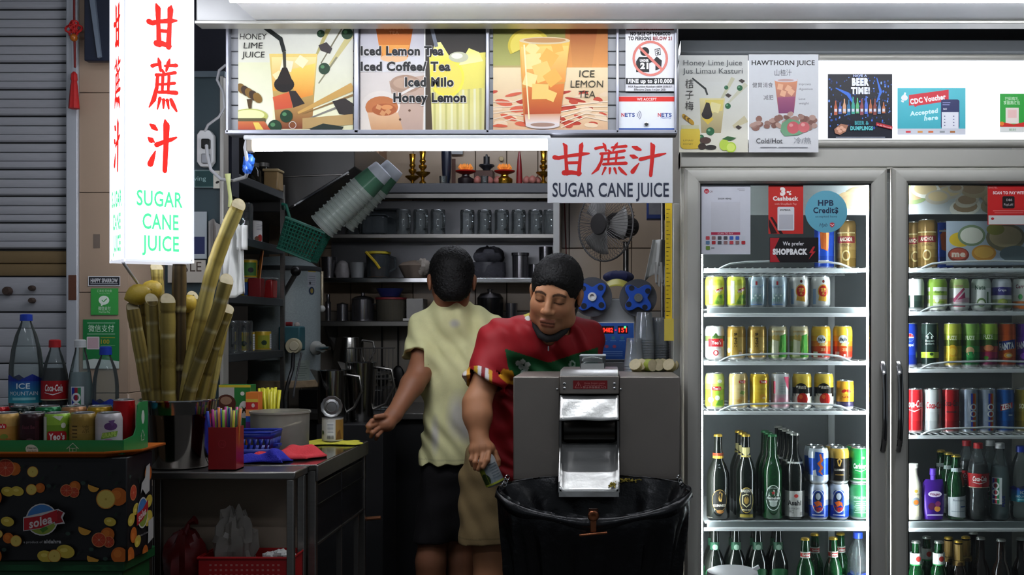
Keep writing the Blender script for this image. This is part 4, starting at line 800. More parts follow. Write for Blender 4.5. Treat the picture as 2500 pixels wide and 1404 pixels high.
std('juice_pink', ['#d9d9d6', '#c8a4b0', '#dfdfdc', '#e2e2e0', '#9ab06a'], lambda p, h, r: (p.put([(-20, 34), (16, 74), (20, 68), (-14, 26)], '#b04a6c'), p.put([(-4, 34), (20, 60), (22, 40)], '#a83a64'), p.rect(-18, 12, 22, 22, '#b83a5c'), p.text('Lychee', 0, 76, 8, '#9a4060', w=28)))
std('juice_coconut', ['#b9c2b8', '#dfe3e0', '#e4e7e4', '#e4e7e4', '#c2ccc0'], lambda p, h, r: (p.text('Nata', -4, 68, 13, '#3f5a4a', w=34, bold=.04), p.ell(0, 26, 14, 14, '#5f7a44'), p.ell(0, 24, 10, 9, '#dfe3d8'), p.rect(18, 20, 24, 60, '#4a6a4a')))
std('juice_purple', ['#6a7a4a', '#9aa47a', '#c9ccd0', '#3f3a7c', '#45408a', '#c5c8d0'], lambda p, h, r: (p.ell(0, 66, 18, 10, '#3a367c'), p.text('Grape', 0, 62, 8, '#d9d6e8', w=26, bold=.03), p.ell(2, 26, 16, 12, '#8a9a3a'), p.ell(6, 28, 9, 8, '#c2c86a')))
std('juice_orange', ['#c9702c', '#d9d4c8', '#e4e2dc', '#e4e2dc'], lambda p, h, r: (p.text('Carrot', -2, 72, 12, '#8a4a54', w=38, bold=.03), p.ell(-6, 44, 7, 9, '#3f8a4a'), p.ell(-2, 16, 16, 12, '#d9742c')))
ORD = ['first', 'second', 'third', 'fourth', 'fifth', 'sixth', 'seventh', 'eighth']
SHN = ['top', 'second', 'third', 'fourth', 'fifth', 'lowest']
def row(bay, k, items, Y=.135, group=None):
    zs = NB if bay == 'near' else FB
    Y0 = Y
    for i, it in enumerate(items):
        px, name, desc = it[:3]; Y = it[3] if len(it) > 3 else Y0
        x = X(px, Y); rz = -math.atan2(x, Y-CAMY)+random.uniform(-.12, .12)
        n_ = 'nearest the juicer' if i == 0 else f'{ORD[i]} from the juicer'
        lab = f'{desc} can, {n_}, {SHN[k]} shelf, {bay} fridge bay'
        place(name, (x, Y, zs[k]+.0035), lab, group or f'cans on the {SHN[k]} shelf of the {bay} fridge bay', rz)
row('near', 0, [(2012, 'tall_blue', 'tall blue'), (2066, 'tall_gold', 'tall gold')], Y=.25)
row('near', 1, [(1745, 'lychee', 'yellow lychee'), (1797, 'lychee', 'yellow lychee'), (1848, 'barley_silver', 'pale silver'), (1899, 'barley_silver', 'pale silver'), (1951, 'herbal_white', 'white red-crest'), (2003, 'herbal_white', 'white red-crest')])
row('near', 2, [(1745, 'soy_redwhite', 'white red-banded'), (1797, 'gold_herbal', 'gold'), (1848, 'gold_herbal', 'gold'), (1899, 'winter_melon', 'green'), (1951, 'winter_melon', 'green'), (2004, 'herbal_tea', 'yellow red'), (2057, 'herbal_tea', 'yellow red')])
row('near', 3, [(1745, 'soursop', 'lime green'), (1802, 'ginger_tan', 'tan'), (1854, 'mango_yellow', 'yellow'), (1905, 'pink_guava', 'pink grey'), (1958, 'apple_black', 'black apple'), (2011, 'apple_black', 'black apple'), (2063, 'energy_gold', 'short gold')])
row('far', 0, [(2232, 'tall_gold', 'tall gold', .31), (2264, 'tall_gold', 'tall gold', .22), (2304, 'tall_blue', 'tall blue', .31)], Y=.24)
row('far', 1, [(2232, 'juice_dark', 'dark'), (2288, 'juice_green', 'green white'), (2342, 'juice_pink', 'white pink'), (2395, 'juice_coconut', 'white green'), (2445, 'juice_purple', 'purple'), (2496, 'juice_orange', 'white orange')])
row('far', 2, [(2218, 'cola_blue', 'slim blue'), (2270, 'tea_black', 'slim black'), (2326, 'lemon_tea', 'slim yellow'), (2370, 'green_tea', 'slim green'), (2414, 'peach_tea', 'slim lime'), (2458, 'orange_soda', 'slim orange'), (2502, 'grape_soda', 'slim purple')])
row('far', 3, [(2231, 'cola_red', 'slim red'), (2276, 'cola_silver', 'slim silver'), (2320, 'cola_dark_red', 'slim dark red'), (2366, 'isotonic_silver', 'slim striped'), (2409, 'isotonic_silver', 'slim striped'), (2454, 'soda_blue', 'slim blue'), (2499, 'soda_olive', 'slim olive')])
# stacked beer cans, lower and upper tier
z4 = NB[4]+.0035; n_ = 0
for tier, its in enumerate(([(1998, 'tiger_blue', 'blue crested'), (2048, 'tiger_blue', 'blue crested'), (2099, 'lager_green_pale', 'pale green lager')], [(1998, 'tiger_crystal', 'silver and blue'), (2048, 'stout_can', 'black gold-rimmed'), (2099, 'lager_green', 'green lager')])):
    for px, nm, ds in its:
        for q in range(2):
            Y = .14+q*.072; place(nm, (X(px, .14), Y, z4+tier*.117), f"{ds} beer can {'below' if tier == 0 else 'atop'} the stack, {'in front' if q == 0 else 'second row'}, x {px}".replace(f', x {px}', ', near bay' if px != 2048 else ', middle stack of near bay'), 'stacked beer cans in the near fridge bay', -.2)
# ---- bottles
GDARK = mat('dark_bottle_glass', '#0b100c', .08, 0, nz=.1, spec=.7); GGREEN = mat('green_bottle_glass', '#0f3a1c', .08, 0, nz=.1, spec=.7); GBROWN = mat('brown_bottle_glass', '#1d0f08', .08, 0, nz=.1, spec=.7)
PET = glass('clear_bottle', '#eaf1f0', 1.4, .04, haze=.05, hcol='#dfe8ea'); COLA = mat('cola', '#120806', .15, nz=.1); CLOUDY = mat('cloudy_drink', '#b3c2c6', .2, nz=.05, alpha=.75)
def mmprof(pts): return [(r*.001, z*.001) for r, z in pts]
def bottle(name, label, prof, glassm, cap, capz, labels=(), liquid=None, inner=None, group=None, n=22, capn='cap', smooth=50):
    t = thing(name, label, 'bottle', group=group)
    B().lathe(mmprof(prof), n).obj('body', glassm, t, smooth=smooth)
    if inner: B().lathe(mmprof(inner), n).obj('drink', liquid, t, smooth=50)
    B().lathe(mmprof(capz), n).obj(capn, cap, t)
    for zb, r, art, m in labels:
        p = MM(); art(p); p.obj('label', m, t, at=(0, 0, zb*.001), wrap=r*.001, base=.0003)
    return t
def beer_prof(r, h, s=.52): return [(0, 2), (r*.9, 0), (r, 4), (r, h*s), (r*.96, h*(s+.06)), (r*.72, h*(s+.15)), (r*.45, h*(s+.22)), (13.5, h*.84), (12.5, h-8), (14, h-6), (14, h)]
def crown(h): return [(0, h+3), (10, h+3), (13.5, h+1.5), (15, h-5), (13, h-5)][::-1]
GOLDC = mat('gold_cap', '#c9a23c', .35, .7); SILC = mat('silver_cap', '#b9b9b4', .35, .7); GRNC = mat('green_cap', '#1f6a3c', .4, .2)
bp = {}
H4 = 272
def wrapb(r, y0, y1, c): return lambda p: p.rect(-math.pi*r, y0, math.pi*r, y1, c)
def lab_stout(p): p.ell(6, 62, 24, 34, '#14110d'); p.put([(0, 84), (8, 92), (16, 84), (12, 58), (4, 60)], '#b5904a'); p.put([(5, 82), (8, 86), (12, 82), (9, 64)], '#15110d'); p.text('GUINNESS', 6, 42, 8, '#d9d2c4', w=42, bold=.02); p.ell(8, 26, 12, 6, '#8a5a2c'); p.ring(6, 62, 24, 25.5, '#8f7440', asp=1.4); p.text('FOREIGN EXTRA', -30, 4, 3, '#c9c4b8', w=26)
def bx(key, *a): bp[key] = bottle(*a[:1], 'bottle of its own kind here', *a[1:])
bx('stout', 'beer_bottle', beer_prof(38, H4, .48), GDARK, GOLDC, crown(H4), [(0, 38, lab_stout, PM), (0, 17.5, lambda p: (p.rect(-55, 196, 55, 204, '#d9b440'), p.rect(-55, 204, 55, 214, '#8a3a20')), PM)])
def lab_barons(p): p.ell(2, 62, 24, 42, '#b59a4a'); p.ell(2, 62, 22, 39, '#14130f'); p.put([(-12, 78), (2, 84), (16, 78), (16, 50), (2, 38), (-12, 50)], '#d9cfa8'); p.put([(-9, 75), (2, 80), (13, 75), (13, 52), (2, 42), (-9, 52)], '#2a2416'); p.ell(2, 62, 8, 12, '#a98a44'); p.text("BARON'S", 2, 88, 9, '#e0dcd0', w=36, bold=.04); p.text('STRONG BREW', 2, 28, 5, '#e0d9b8', w=30, bold=.03); p.rect(-20, 6, 24, 16, '#8a7a2c')
bx('barons', 'beer_bottle', beer_prof(32, H4), GDARK, GOLDC, crown(H4), [(0, 32, lab_barons, PM), (0, 15, lambda p: (p.rect(-47, 200, 47, 206, '#b8a860'), p.put([(-14, 232), (14, 232), (14, 214), (0, 204), (-14, 214)], '#c9bd84')), PM)])
def lab_hein(p): p.ell(2, 70, 26, 42, '#dfe5e0'); p.ell(2, 70, 24, 39, '#12301f'); p.ell(2, 72, 17, 24, '#dfe5e0'); p.ell(2, 84, 13, 12, '#1a4a2c'); p.put([(2+7*math.cos(math.radians(90+k*36))*(1 if k % 2 == 0 else .4), 86+7*math.sin(math.radians(90+k*36))*(1 if k % 2 == 0 else .4)) for k in range(10)], '#c22a2a'); p.rect(-26, 62, 30, 75, '#12301f'); p.text('Heineken', 2, 65, 9, '#eef2ee', w=44, bold=.04); p.ell(2, 50, 12, 9, '#c5cec8'); p.text('PREMIUM QUALITY', 2, 100, 4, '#dfe5e0', w=34)
bx('heineken', 'beer_bottle', beer_prof(33, H4), GGREEN, GRNC, crown(H4), [(0, 33, lab_hein, PM)])
def lab_asahi(p): p.rect(-58, 8, 58, 92, '#b5b3b0'); p.text('Asahi', -2, 46, 15, '#2a2a2c', w=46, bold=.05); p.ell(4, 76, 7, 6, '#b83a34'); p.text('SUPER DRY', -2, 32, 6, '#55555a', w=34); p.text('辛口', -12, 20, 9, '#2f2f32', w=16); p.rect(16, 12, 28, 24, '#8a8886')
bx('asahi', 'beer_bottle', beer_prof(32, H4+4, .54), GDARK, SILC, crown(H4+4), [(0, 32, lab_asahi, PM), (0, 26, lambda p: p.rect(-82, 166, 82, 186, '#c9c7c4'), PM)])
used = set()
def pb(key, loc, label, group, rotz=0):
    if key not in used: used.add(key); t = bp[key]; t.location = loc; t.rotation_euler = (0, 0, rotz); return tag(t, label, None, group)
    return dup(bp[key], loc, rotz, label, group)
G4 = 'beer bottles on the fifth shelf of the near fridge bay'
for key, px, n_, ds in (('stout', 1753, 1, 'stout bottle with gold neck foil'), ('barons', 1821, 3, 'beer bottle with gold crest label'), ('heineken', 1886, 3, 'green beer bottle with red star label'), ('asahi', 1940, 5, 'dark beer bottle with silver label')):
    for q in range(n_):
        Y = .15+q*.068; pb(key, (X(px, .15)-.003*q, Y, z4), f"{ds}, {'front of its file' if q == 0 else ORD[q]+' back in its file'}, near fridge bay", G4, -.12)
# lowest shelf of the near bay
z5 = NB[5]+.0035; H5 = 232
bx('green_small', 'beer_bottle', beer_prof(29, H5), GGREEN, GOLDC, crown(H5), [(0, 29, lambda p: (p.ell(0, 70, 22, 30, '#e0e6e0'), p.ell(0, 70, 19, 26, '#1a5a30')), PM), (0, 15.5, lambda p: (p.rect(-48, 170, 48, 190, '#c9ccc6'), p.rect(-48, 174, 48, 186, '#b8322c'), p.text('Carlsberg', 0, 177, 7, '#f0ece8', w=26, bold=.04)), PM)])
bx('green_tall', 'beer_bottle', beer_prof(33, H4-8), GDARK, GRNC, crown(H4-8), [(0, 16, lambda p: (p.rect(-50, 186, 50, 218, '#1c4a34'), p.ell(0, 202, 9, 9, '#8fae9a'), p.rect(-50, 186, 50, 188, '#9ab8a4')), PM), (0, 33, lambda p: (p.ell(0, 118, 40, 18, '#1c5a34'), p.rect(-40, 60, 40, 110, '#1f4a30')), PM)])
for i, px in enumerate((1745, 1797, 1850, 1900)):
    for q in range(2): pb('green_tall', (X(px, .15), .15+q*.075, z5), f"dark green beer bottle, {ORD[i]} from the juicer, {'front' if q == 0 else 'back'} row, lowest shelf", 'beer bottles on the lowest shelf of the near fridge bay')
for i, (px, Y) in enumerate(((1966, .13), (1989, .21), (2034, .14), (2052, .22))): pb('green_small', (X(px, Y), Y, z5), f'small green beer bottle with red neck band, {ORD[i]} of four, lowest near shelf', 'small beer bottles on the lowest near shelf', .1)
# water bottles (also on the front tray)
BLUEC = mat('blue_cap', '#1c3fb4', .4, nz=.05); REDC = mat('red_cap', '#b81c22', .4, nz=.05); WHC = mat('white_cap', '#d9dbdc', .4, nz=.05)
def water_label(y0, y1, r, big):
    def f(p):
        h = y1-y0; w2 = math.pi*r*.98
        p.rect(-w2, y0, w2, y1-h*.25, ('#2f9aa8', '#1f4fa0')); p.put([(-w2, y1-h*.25), (w2, y1-h*.25), (w2*.7, y1-h*.1), (w2*.4, y1-h*.2), (w2*.15, y1), (-w2*.1, y1-h*.22), (-w2*.35, y1-h*.02), (-w2*.6, y1-h*.2), (-w2*.85, y1-h*.05)], '#1c2f8c')
        s = h/60; p.text('ICE', -2*s, y0+h*.5, 11*s, '#e6f0f4', w=26*s, bold=.02); p.text('MOUNTAIN', -2*s, y0+h*.27, 8*s, '#dfeaf0', w=58*s); p.rect(-24*s, y0+h*.1, 22*s, y0+h*.19, '#8fd0d8')
        if not big: p.rect(w2*.28, y0+h*.45, w2*.6, y0+h*.95, '#9fb4c8'); p.ell(w2*.18, y0+h*.28, 5*s, 5*s, '#c9d0d8')
    return f
bx('water_big', 'water_bottle', [(0, 4), (36, 0), (42, 8), (43, 60), (40.5, 70), (43, 80), (43, 92), (41, 96), (43, 102), (43, 175), (43, 200), (42, 215), (37, 255), (27, 295), (16, 322), (13, 330), (13, 340), (15, 342), (15, 346), (13, 348)], PET, BLUEC, [(0, 352), (10, 352), (15.5, 350), (16, 333), (14, 333)][::-1], [(0, 43.2, water_label(112, 190, 43, True), PG)])
bx('water_small', 'water_bottle', [(0, 4), (28, 0), (33, 7), (33.5, 40), (31.5, 46), (33.5, 52), (33.5, 120), (33.5, 140), (32, 160), (27, 185), (18, 206), (13, 216), (13, 224), (15, 226), (13, 232)], PET, BLUEC, [(0, 240), (12, 240), (15.5, 238), (16, 219), (14, 219)][::-1], [(0, 33.7, water_label(60, 112, 33.5, False), PG)])
COKE = [(0, 5), (24, 0), (32, 8), (34, 35), (32, 60), (29.5, 78), (31, 95), (34, 112), (34, 150), (33, 165), (27, 190), (19, 212), (13.5, 226), (13, 234), (15.5, 236), (13, 240)]
def lab_cola(p): p.rect(-106, 108, 106, 152, '#a8181e'); p.text('Coca-Cola', 2, 128, 15, '#f2ecea', w=46, shear=.25, bold=.03); p.line([(-22, 124), (0, 119), (26, 126)], [1, 2.5, 1], '#f2ecea'); p.rect(-106, 105.5, 106, 108, '#c9c0a0')
bx('cola_bottle', 'cola_bottle', COKE, PET, REDC, [(0, 250), (11, 250), (15, 248), (15.5, 231), (14, 231)][::-1], [(0, 34.3, lab_cola, PG)], COLA, [(0, 6), (23, 2), (31, 9), (33, 35), (31, 60), (28.7, 78), (30, 95), (33, 112), (33, 150), (32, 163), (28, 182), (0, 182)])
def lab_iso(p):
    p.rect(-22, 52, 12, 138, '#dfe3e6')
    for k, c_ in enumerate(('#2a3fa8', '#a8283c', '#2f8a5c')): p.rect(-20+k*8, 54, -12+k*8, 136, c_)
    p.ring(-8, 112, 7, 11.5, '#eef0f2', 18); p.ring(-8, 90, 7, 11.5, '#eef0f2', 18); p.rect(-19, 66, 3, 70, '#eef0f2'); p.text('PLUS', 21, 62, 9, '#2a3f94', w=36, rot=90, bold=.04)
bx('isotonic_bottle', 'isotonic_bottle', [(0, 5), (25, 0), (31, 8), (30, 30), (28, 44), (30, 60), (31.5, 110), (31, 140), (27, 170), (20, 200), (14, 222), (13, 234), (15.5, 236), (13, 240)], PET, WHC, [(0, 250), (11, 250), (15, 248), (15.5, 231), (14, 231)][::-1], [(0, 31.4, lab_iso, PG)], CLOUDY, [(0, 6), (24, 2), (30, 9), (29, 30), (27, 44), (29, 60), (30.3, 110), (29, 142), (25, 172), (0, 172)])
pb('water_small', (X(2094, .14), .14, z5+.012), 'clear water bottle with blue cap on the lowest near shelf', 'bottles on the lowest near shelf')
# fifth and lowest shelf of the far bay
zf = FB[4]+.0035
bx('milk', 'milk_bottle', [(0, 2), (25, 0), (27, 4), (27, 100), (25, 118), (15, 146), (14, 165), (16, 167), (16, 176)], mat('milk_bottle_white', '#dcd8c8', .3, nz=.03), mat('milk_cap', '#e4e2dc', .4), [(0, 182), (14, 182), (17, 180), (17, 168), (14, 168)][::-1], [(0, 27, lambda p: (p.rect(-30, 12, 34, 104, '#d9d2b8'), p.ell(6, 60, 14, 14, '#7f8894'), p.ell(6, 58, 9, 8, '#c8702c'), p.ell(6, 94, 6, 5, '#c9a23c'), p.text('FRESH MILK', 6, 80, 6, '#4a4a44', w=34)), PM)])
pb('milk', (X(2229, .14), .14, zf), 'small cream coloured milk bottle in the far fridge bay', None, -.1)
po = thing('drink_pouch', 'purple spouted drink pouch beside the milk bottle', 'pouch', (X(2278, .14), .14, zf))
def pouch(u, v):
    wv = .036*(1-.12*(abs(v-.5)*2)**3); th = .02*(1-v)**.6*math.sin(math.pi*u)**.5; return ((u-.5)*2*wv, -th, v*.13)
def pouchb(u, v): q = pouch(u, v); return (q[0], .0-q[1]*.8, q[2])
b = B(); b.sheet(pouch, 10, 10); b.sheet(pouchb, 10, 10); b.obj('body', mat('pouch_purple', '#4a2090', .3, .3, nz=.2, ns=14), po)
B().lathe([(0, .165), (.010, .165), (.011, .145), (.009, .143), (.009, .128)], 14).obj('spout_cap', mat('purple_cap', '#5a34b0', .4), po)
p = MM(); p.ell(0, 84, 22, 10, '#d9cfe4'); p.text('Vitagen', 0, 80, 8, '#7a2a5c', w=34, bold=.04); p.ell(-10, 44, 12, 12, '#5a1f4a'); p.ell(8, 36, 10, 9, '#c98a3c'); p.ell(10, 52, 9, 9, '#7a2a5c'); p.rect(-26, 14, 26, 18, '#cfc4e4'); p.obj('print', PG, po, at=(0, -.021, 0))
bx('sparkling', 'sparkling_bottle', [(0, 3), (27, 0), (30, 5), (30, 105), (27, 128), (17, 158), (13, 182), (12.5, 200), (14, 202), (14, 208)], GGREEN, GOLDC, crown(207), [(0, 30, lambda p: (p.put([(-40, 12), (40, 4), (40, 78), (-40, 72)], '#c9ced2'), p.rect(4, 40, 26, 44, '#3a5a9a'), p.text('Bundaberg', 0, 60, 7, '#3a4a54', w=40), p.rect(-26, 26, 20, 28, '#8f9aa2')), PM), (0, 18, lambda p: p.put([(-24, 150), (24, 146), (24, 168), (-24, 166)], '#b9c4c6'), PM)])
for q in range(3): pb('sparkling', (X(2336, .14)-.004*q, .15+q*.07, zf), f"green bottle with white label, {ORD[q]} from the glass, far bay", 'green bottles in the far fridge bay', .1)
pb('cola_bottle', (X(2388, .14), .14, zf), 'plastic cola bottle with red cap in the far fridge bay', None, -.2); dup(bp['cola_bottle'], (X(2360, .22), .22, zf), 0, 'cola bottle standing behind the front one, far fridge bay')
pb('isotonic_bottle', (X(2441, .14), .14, zf), 'clear striped isotonic bottle with white cap in the far fridge bay', None, -.5); dup(bp['isotonic_bottle'], (X(2418, .22), .22, zf), -.4, 'isotonic bottle standing behind the front one, far fridge bay')
dup(bp['water_small'], (X(2492, .14), .14, zf), 0, 'clear water bottle with blue cap in the far fridge bay')
z5f = FB[5]+.0035
bx('white_label', 'beer_bottle', beer_prof(28, 222, .5), GGREEN, SILC, crown(222), [(0, 19, lambda p: (p.rect(-58, 148, 58, 186, '#dfe2de'), p.rect(-58, 138, 58, 150, '#2f8a4a'), p.ell(4, 168, 9, 9, '#c8403a')), PM)])
for i, (px, Y) in enumerate(((2236, .13), (2262, .21), (2292, .13))): pb('white_label', (X(px, Y), Y, z5f), f'green bottle with white and red neck label, {ORD[i]} of three, lowest far shelf', 'bottles on the lowest far shelf')
bx('gold_neck', 'beer_bottle', beer_prof(28, 222, .5), GBROWN, GOLDC, crown(222), [(0, 15, lambda p: p.rect(-46, 160, 46, 212, '#a9884a'), PM), (0, 20, lambda p: (p.rect(-58, 136, 58, 160, '#8f713a'), p.ell(0, 148, 10, 8, '#4a3418')), PM)])
for i, (px, Y) in enumerate(((2316, .2), (2340, .14), (2358, .14+.07))): pb('gold_neck', (X(px, Y), Y, z5f), f'beer bottle with gold foil neck, {ORD[i]} of three, lowest far shelf', 'bottles on the lowest far shelf')
bx('brown', 'beer_bottle', beer_prof(30, 228, .5), GBROWN, SILC, crown(228), [])
for i, (px, Y) in enumerate(((2394, .16), (2444, .13), (2376, .26), (2492, .15))): pb('brown', (X(px, Y), Y, z5f), f'plain brown beer bottle, {ORD[i]} of four, lowest far shelf', 'bottles on the lowest far shelf')

# ---- stickers on the door glass
GY = -.0005+.004
def sq(p):
    p.ell(1725, 467, 6, 6, '#b01f30'); p.text('SG', 1725, 470, 4.5, '#f0e6e8', w=7); p.text('QR', 1736, 470, 4.5, '#5a3a40', w=8); p.rect(1800, 461, 1818, 462.5, '#9a9aa0'); p.rect(1804, 464.5, 1818, 466, '#9a9aa0'); p.text('SOON HENG', 1769, 487, 4, '#3a3a3e', w=32, bold=.02)
    p.rect(1736, 493, 1807, 563, '#c9c9d0'); p.rect(1736, 567, 1807, 573.5, '#a82a48'); p.text('SCAN TO PAY', 1771, 572.5, 4.4, '#f0dce2', w=38)
    random.seed(9)
    for r_ in range(2):
        for k in range(7): p.rrect(1723+k*14.5, 577+r_*11, 1723+k*14.5+9.5, 577+r_*11+8.5, 1.5, random.choice(('#a82c34', '#3a5aa8', '#4a4a50', '#b8424a', '#8a6a6a', '#5a7a9a', '#c9cdd4')))
    p.rrect(1723, 601, 1733, 610, 1.5, '#6a8a34'); p.line([(1736, 605.5), (1744, 605.5)], 1.2, '#3a3a3e')
card('payment_sheet', 'white payment sheet stuck to the fridge glass nearest the juicer', 1709, 450, 1832, 621, GY, '#cfd0d8', sq, cat='paper', group='stickers on the fridge glass')
def sc(p):
    p.put([(1877, 552), (1877, 534), (1898, 570), (1882, 571)], '#2a1214'); p.put([(1880, 530), (1904, 571), (1912, 571), (1886, 530)], '#2a1214')
    p.text('3', 1911, 476, 17, '#f4e9e4', w=13, bold=.08); p.text('%', 1926, 476, 9, '#f4e9e4', w=12, bold=.05); p.text('Cashback', 1918, 489.5, 10, '#f4e9e4', w=62, bold=.05); p.text('with ShopBack Pay', 1918, 500, 4.6, '#e6b4ac', w=54); p.rrect(1898, 505, 1939, 563, 3, '#d9d9dc'); p.text('SHOPBACK', 1917, 514.5, 3.8, '#2a2a2c', w=26, bold=.04); p.rect(1902, 524, 1936, 560, '#b9b9c0')
card('cashback_sticker', 'red cashback sticker on the fridge glass above the black one', 1876, 452, 1961, 571, GY, '#bd2a24', sc, cat='sticker', edge='#bd2a24', group='stickers on the fridge glass')
t = thing('round_sticker', 'round pale blue credits sticker on the fridge glass', 'sticker', P(2017, 568, GY), 'stickers on the fridge glass')
q = P(2017, 517, GY); B().lathe([(0, 0), (.0665, 0), (.0665, .001), (0, .001)], 40, at=(q.x, GY, q.z), axis=(0, -1, 0)).obj('disc', mat('sky_disc', '#62a9bd', .4, nz=.03), t, world=True)
p = PX(); p.text('HPB', 2016, 502, 13.5, '#22324c', w=38, bold=.03); p.text('Credit$', 2016, 520, 13.5, '#22324c', w=61, bold=.03); p.text('accepted here', 2017, 531, 5, '#3a566c', w=53); p.text('Hpb', 2010, 553, 8, '#3a4a60', w=20, shear=.3); p.put([(2026, 545), (2031, 543), (2037, 545), (2037, 551), (2031, 556), (2026, 551)], '#c03a44'); p.line([(2027, 547), (2032, 551), (2036, 547)], 1.5, '#f0e0e0'); p.flat('print', PM, t, GY-.001)
def sb(p): p.put([(1880, 581), (1903, 581), (1888, 612), (1904, 640), (1880, 640)], '#a8242a'); p.text('We prefer', 1937, 599, 9, '#ececec', w=52, bold=.02); p.text('SHOPBACK', 1929, 621, 13, '#f2f2f2', w=85, bold=.07); p.put([(1985, 602), (1975, 618), (1982, 618), (1974, 634), (1991, 614), (1984, 614), (1990, 602)], '#b8282e')
card('preference_sticker', 'black preference sticker with a red bolt on the fridge glass', 1879, 580, 1998, 641, GY, '#181416', sb, cat='sticker', edge='#181416', group='stickers on the fridge glass')
def sp(p): p.rrect(2413, 450, 2530, 539, 4, '#c0201f'); p.text('SCAN TO PAY WITH', 2424, 474, 6.4, '#f4dedc', w=80, align='l', bold=.05); p.rrect(2447, 479, 2477, 509, 4, '#1c1618'); p.text('DBS', 2464, 491, 5.5, '#d9d0d0', w=14); p.text('PayLah!', 2462, 502, 5.5, '#d9d0d0', w=22); p.rect(2424, 514, 2500, 515.5, '#e0837c'); p.rect(2428, 519, 2498, 520.3, '#e0837c'); p.rect(2413, 526, 2530, 548, '#d0d0cc'); p.ell(2423, 534, 4, 3, '#b0242c'); p.text('SINGTEL', 2424, 460, 4, '#e8a49c', w=22)
card('payment_sticker', 'red payment sticker on the fridge glass of the far bay', 2411, 448, 2530, 549, GY, '#c0201f', sp, cat='sticker', edge='#d0d0cc', group='stickers on the fridge glass')
# printed food strips, and an added panel painted as the far glass reflection
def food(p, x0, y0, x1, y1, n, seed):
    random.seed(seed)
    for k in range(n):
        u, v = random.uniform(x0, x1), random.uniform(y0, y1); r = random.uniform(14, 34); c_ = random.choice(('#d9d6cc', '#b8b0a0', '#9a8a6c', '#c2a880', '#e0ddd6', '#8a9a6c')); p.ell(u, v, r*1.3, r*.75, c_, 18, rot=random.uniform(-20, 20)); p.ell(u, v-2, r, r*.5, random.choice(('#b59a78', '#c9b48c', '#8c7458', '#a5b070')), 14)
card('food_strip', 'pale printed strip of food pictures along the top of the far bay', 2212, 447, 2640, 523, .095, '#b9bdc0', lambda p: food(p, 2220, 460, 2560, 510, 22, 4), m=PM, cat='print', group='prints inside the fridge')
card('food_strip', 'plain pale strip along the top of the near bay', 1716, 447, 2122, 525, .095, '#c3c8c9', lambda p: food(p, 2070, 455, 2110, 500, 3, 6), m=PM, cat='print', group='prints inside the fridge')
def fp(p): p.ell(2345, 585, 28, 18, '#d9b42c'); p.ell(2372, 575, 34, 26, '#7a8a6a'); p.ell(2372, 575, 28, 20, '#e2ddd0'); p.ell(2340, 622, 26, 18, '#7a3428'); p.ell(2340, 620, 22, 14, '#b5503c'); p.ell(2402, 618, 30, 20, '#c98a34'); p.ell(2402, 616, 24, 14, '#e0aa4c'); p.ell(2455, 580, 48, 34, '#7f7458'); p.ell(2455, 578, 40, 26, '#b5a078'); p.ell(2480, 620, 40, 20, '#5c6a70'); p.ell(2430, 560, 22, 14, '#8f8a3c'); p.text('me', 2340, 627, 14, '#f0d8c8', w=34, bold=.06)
card('food_reflection', 'added panel painted as food pictures reflected in the far bay glass', 2310, 540, 2600, 648, .10, '#aab4c4', fp, m=PM, cat='print', group='prints inside the fridge')
# ------------------------------------------------------------------ kitchen behind the counter
def Yx(px, x): return F*x/(px-1480)+CAMY
def one(b, name, m, label, cat, group=None, **k): return tag(b.obj(name, m, None, **k), label, cat, group)
RACKM = mat('rack_steel', '#4d5256', .42, .7, nz=.15, ns=9)
rk = thing('shelf_rack', 'grey steel shelf rack with open shelves behind the sugar canes', 'shelf', (-1.53, .75, .95))
for z in (1.9, 1.675, 1.46, 1.25):
    B().box(-1.72, -1.33, .40, 1.12, z-.03, z).obj('shelf', RACKM, rk, world=True, bevel=.002)
for x, y in ((-1.335, 1.115), (-1.335, .41), (-1.715, .41), (-1.715, 1.115)): B().box(x-.008, x+.008, y-.008, y+.008, .949, 1.93).obj('post', STEEL, rk, world=True)
B().box(-1.73, -1.725, .40, 1.12, .949, 1.93).obj('back_sheet', mat('rack_back', '#2b2d30', .5, .5), rk, world=True)
# glass mug
MUGG = glass('mug_glass', '#eef3f3', 1.6, .05, haze=.07, hcol='#c9d0d2')
def mug(loc, label, group, h=.125, r=.037, rotz=0, inv=True):
    t = thing('glass_mug', label, 'mug', loc, group, rotz)
    pr = [(0, .012), (r*.8, .010), (r*.92, 0), (r, .01), (r*.97, h*.5), (r, h*.96), (r*1.04, h), (r*.98, h)]
    if inv: pr = [(a, h-z) for a, z in pr]
    B().lathe(pr, 16, jit=lambda a, z: .02*math.cos(8*a)).obj('cup', MUGG, t)
    B().tube([(r*.95, 0, h*.82), (r+.022, 0, h*.78), (r+.030, 0, h*.5), (r+.020, 0, h*.24), (r*.95, 0, h*.2)], .005, 8).obj('handle', MUGG, t)
    return t
MUG0 = mug((0, 0, 0), 'x', None)
_mu = [0]
def putmug(loc, label, group, rotz=0, s=1):
    if not _mu[0]: _mu[0] = 1; MUG0.location = loc; MUG0.rotation_euler = (0, 0, rotz); MUG0.scale = (s, s, s); return tag(MUG0, label, None, group)
    return dup(MUG0, loc, rotz, label, group, scale=(s, s, s))
for i, (px, z) in enumerate(((562, 1.675), (590, 1.675))): putmug((-1.40, Yx(px, -1.40), z+.0005), f"glass mug on the upper rack shelf, {('nearer', 'farther from')[i]} {('the partition', 'the partition')[i]}", 'glass mugs on the shelf rack', -1.2, 1.15)
for i, px in enumerate((566, 594)): putmug((-1.40, Yx(px, -1.40), 1.2505), f"glass mug on the lowest rack shelf, {('nearer to', 'farther from')[i]} the partition", 'glass mugs on the shelf rack', -1.2, .95)
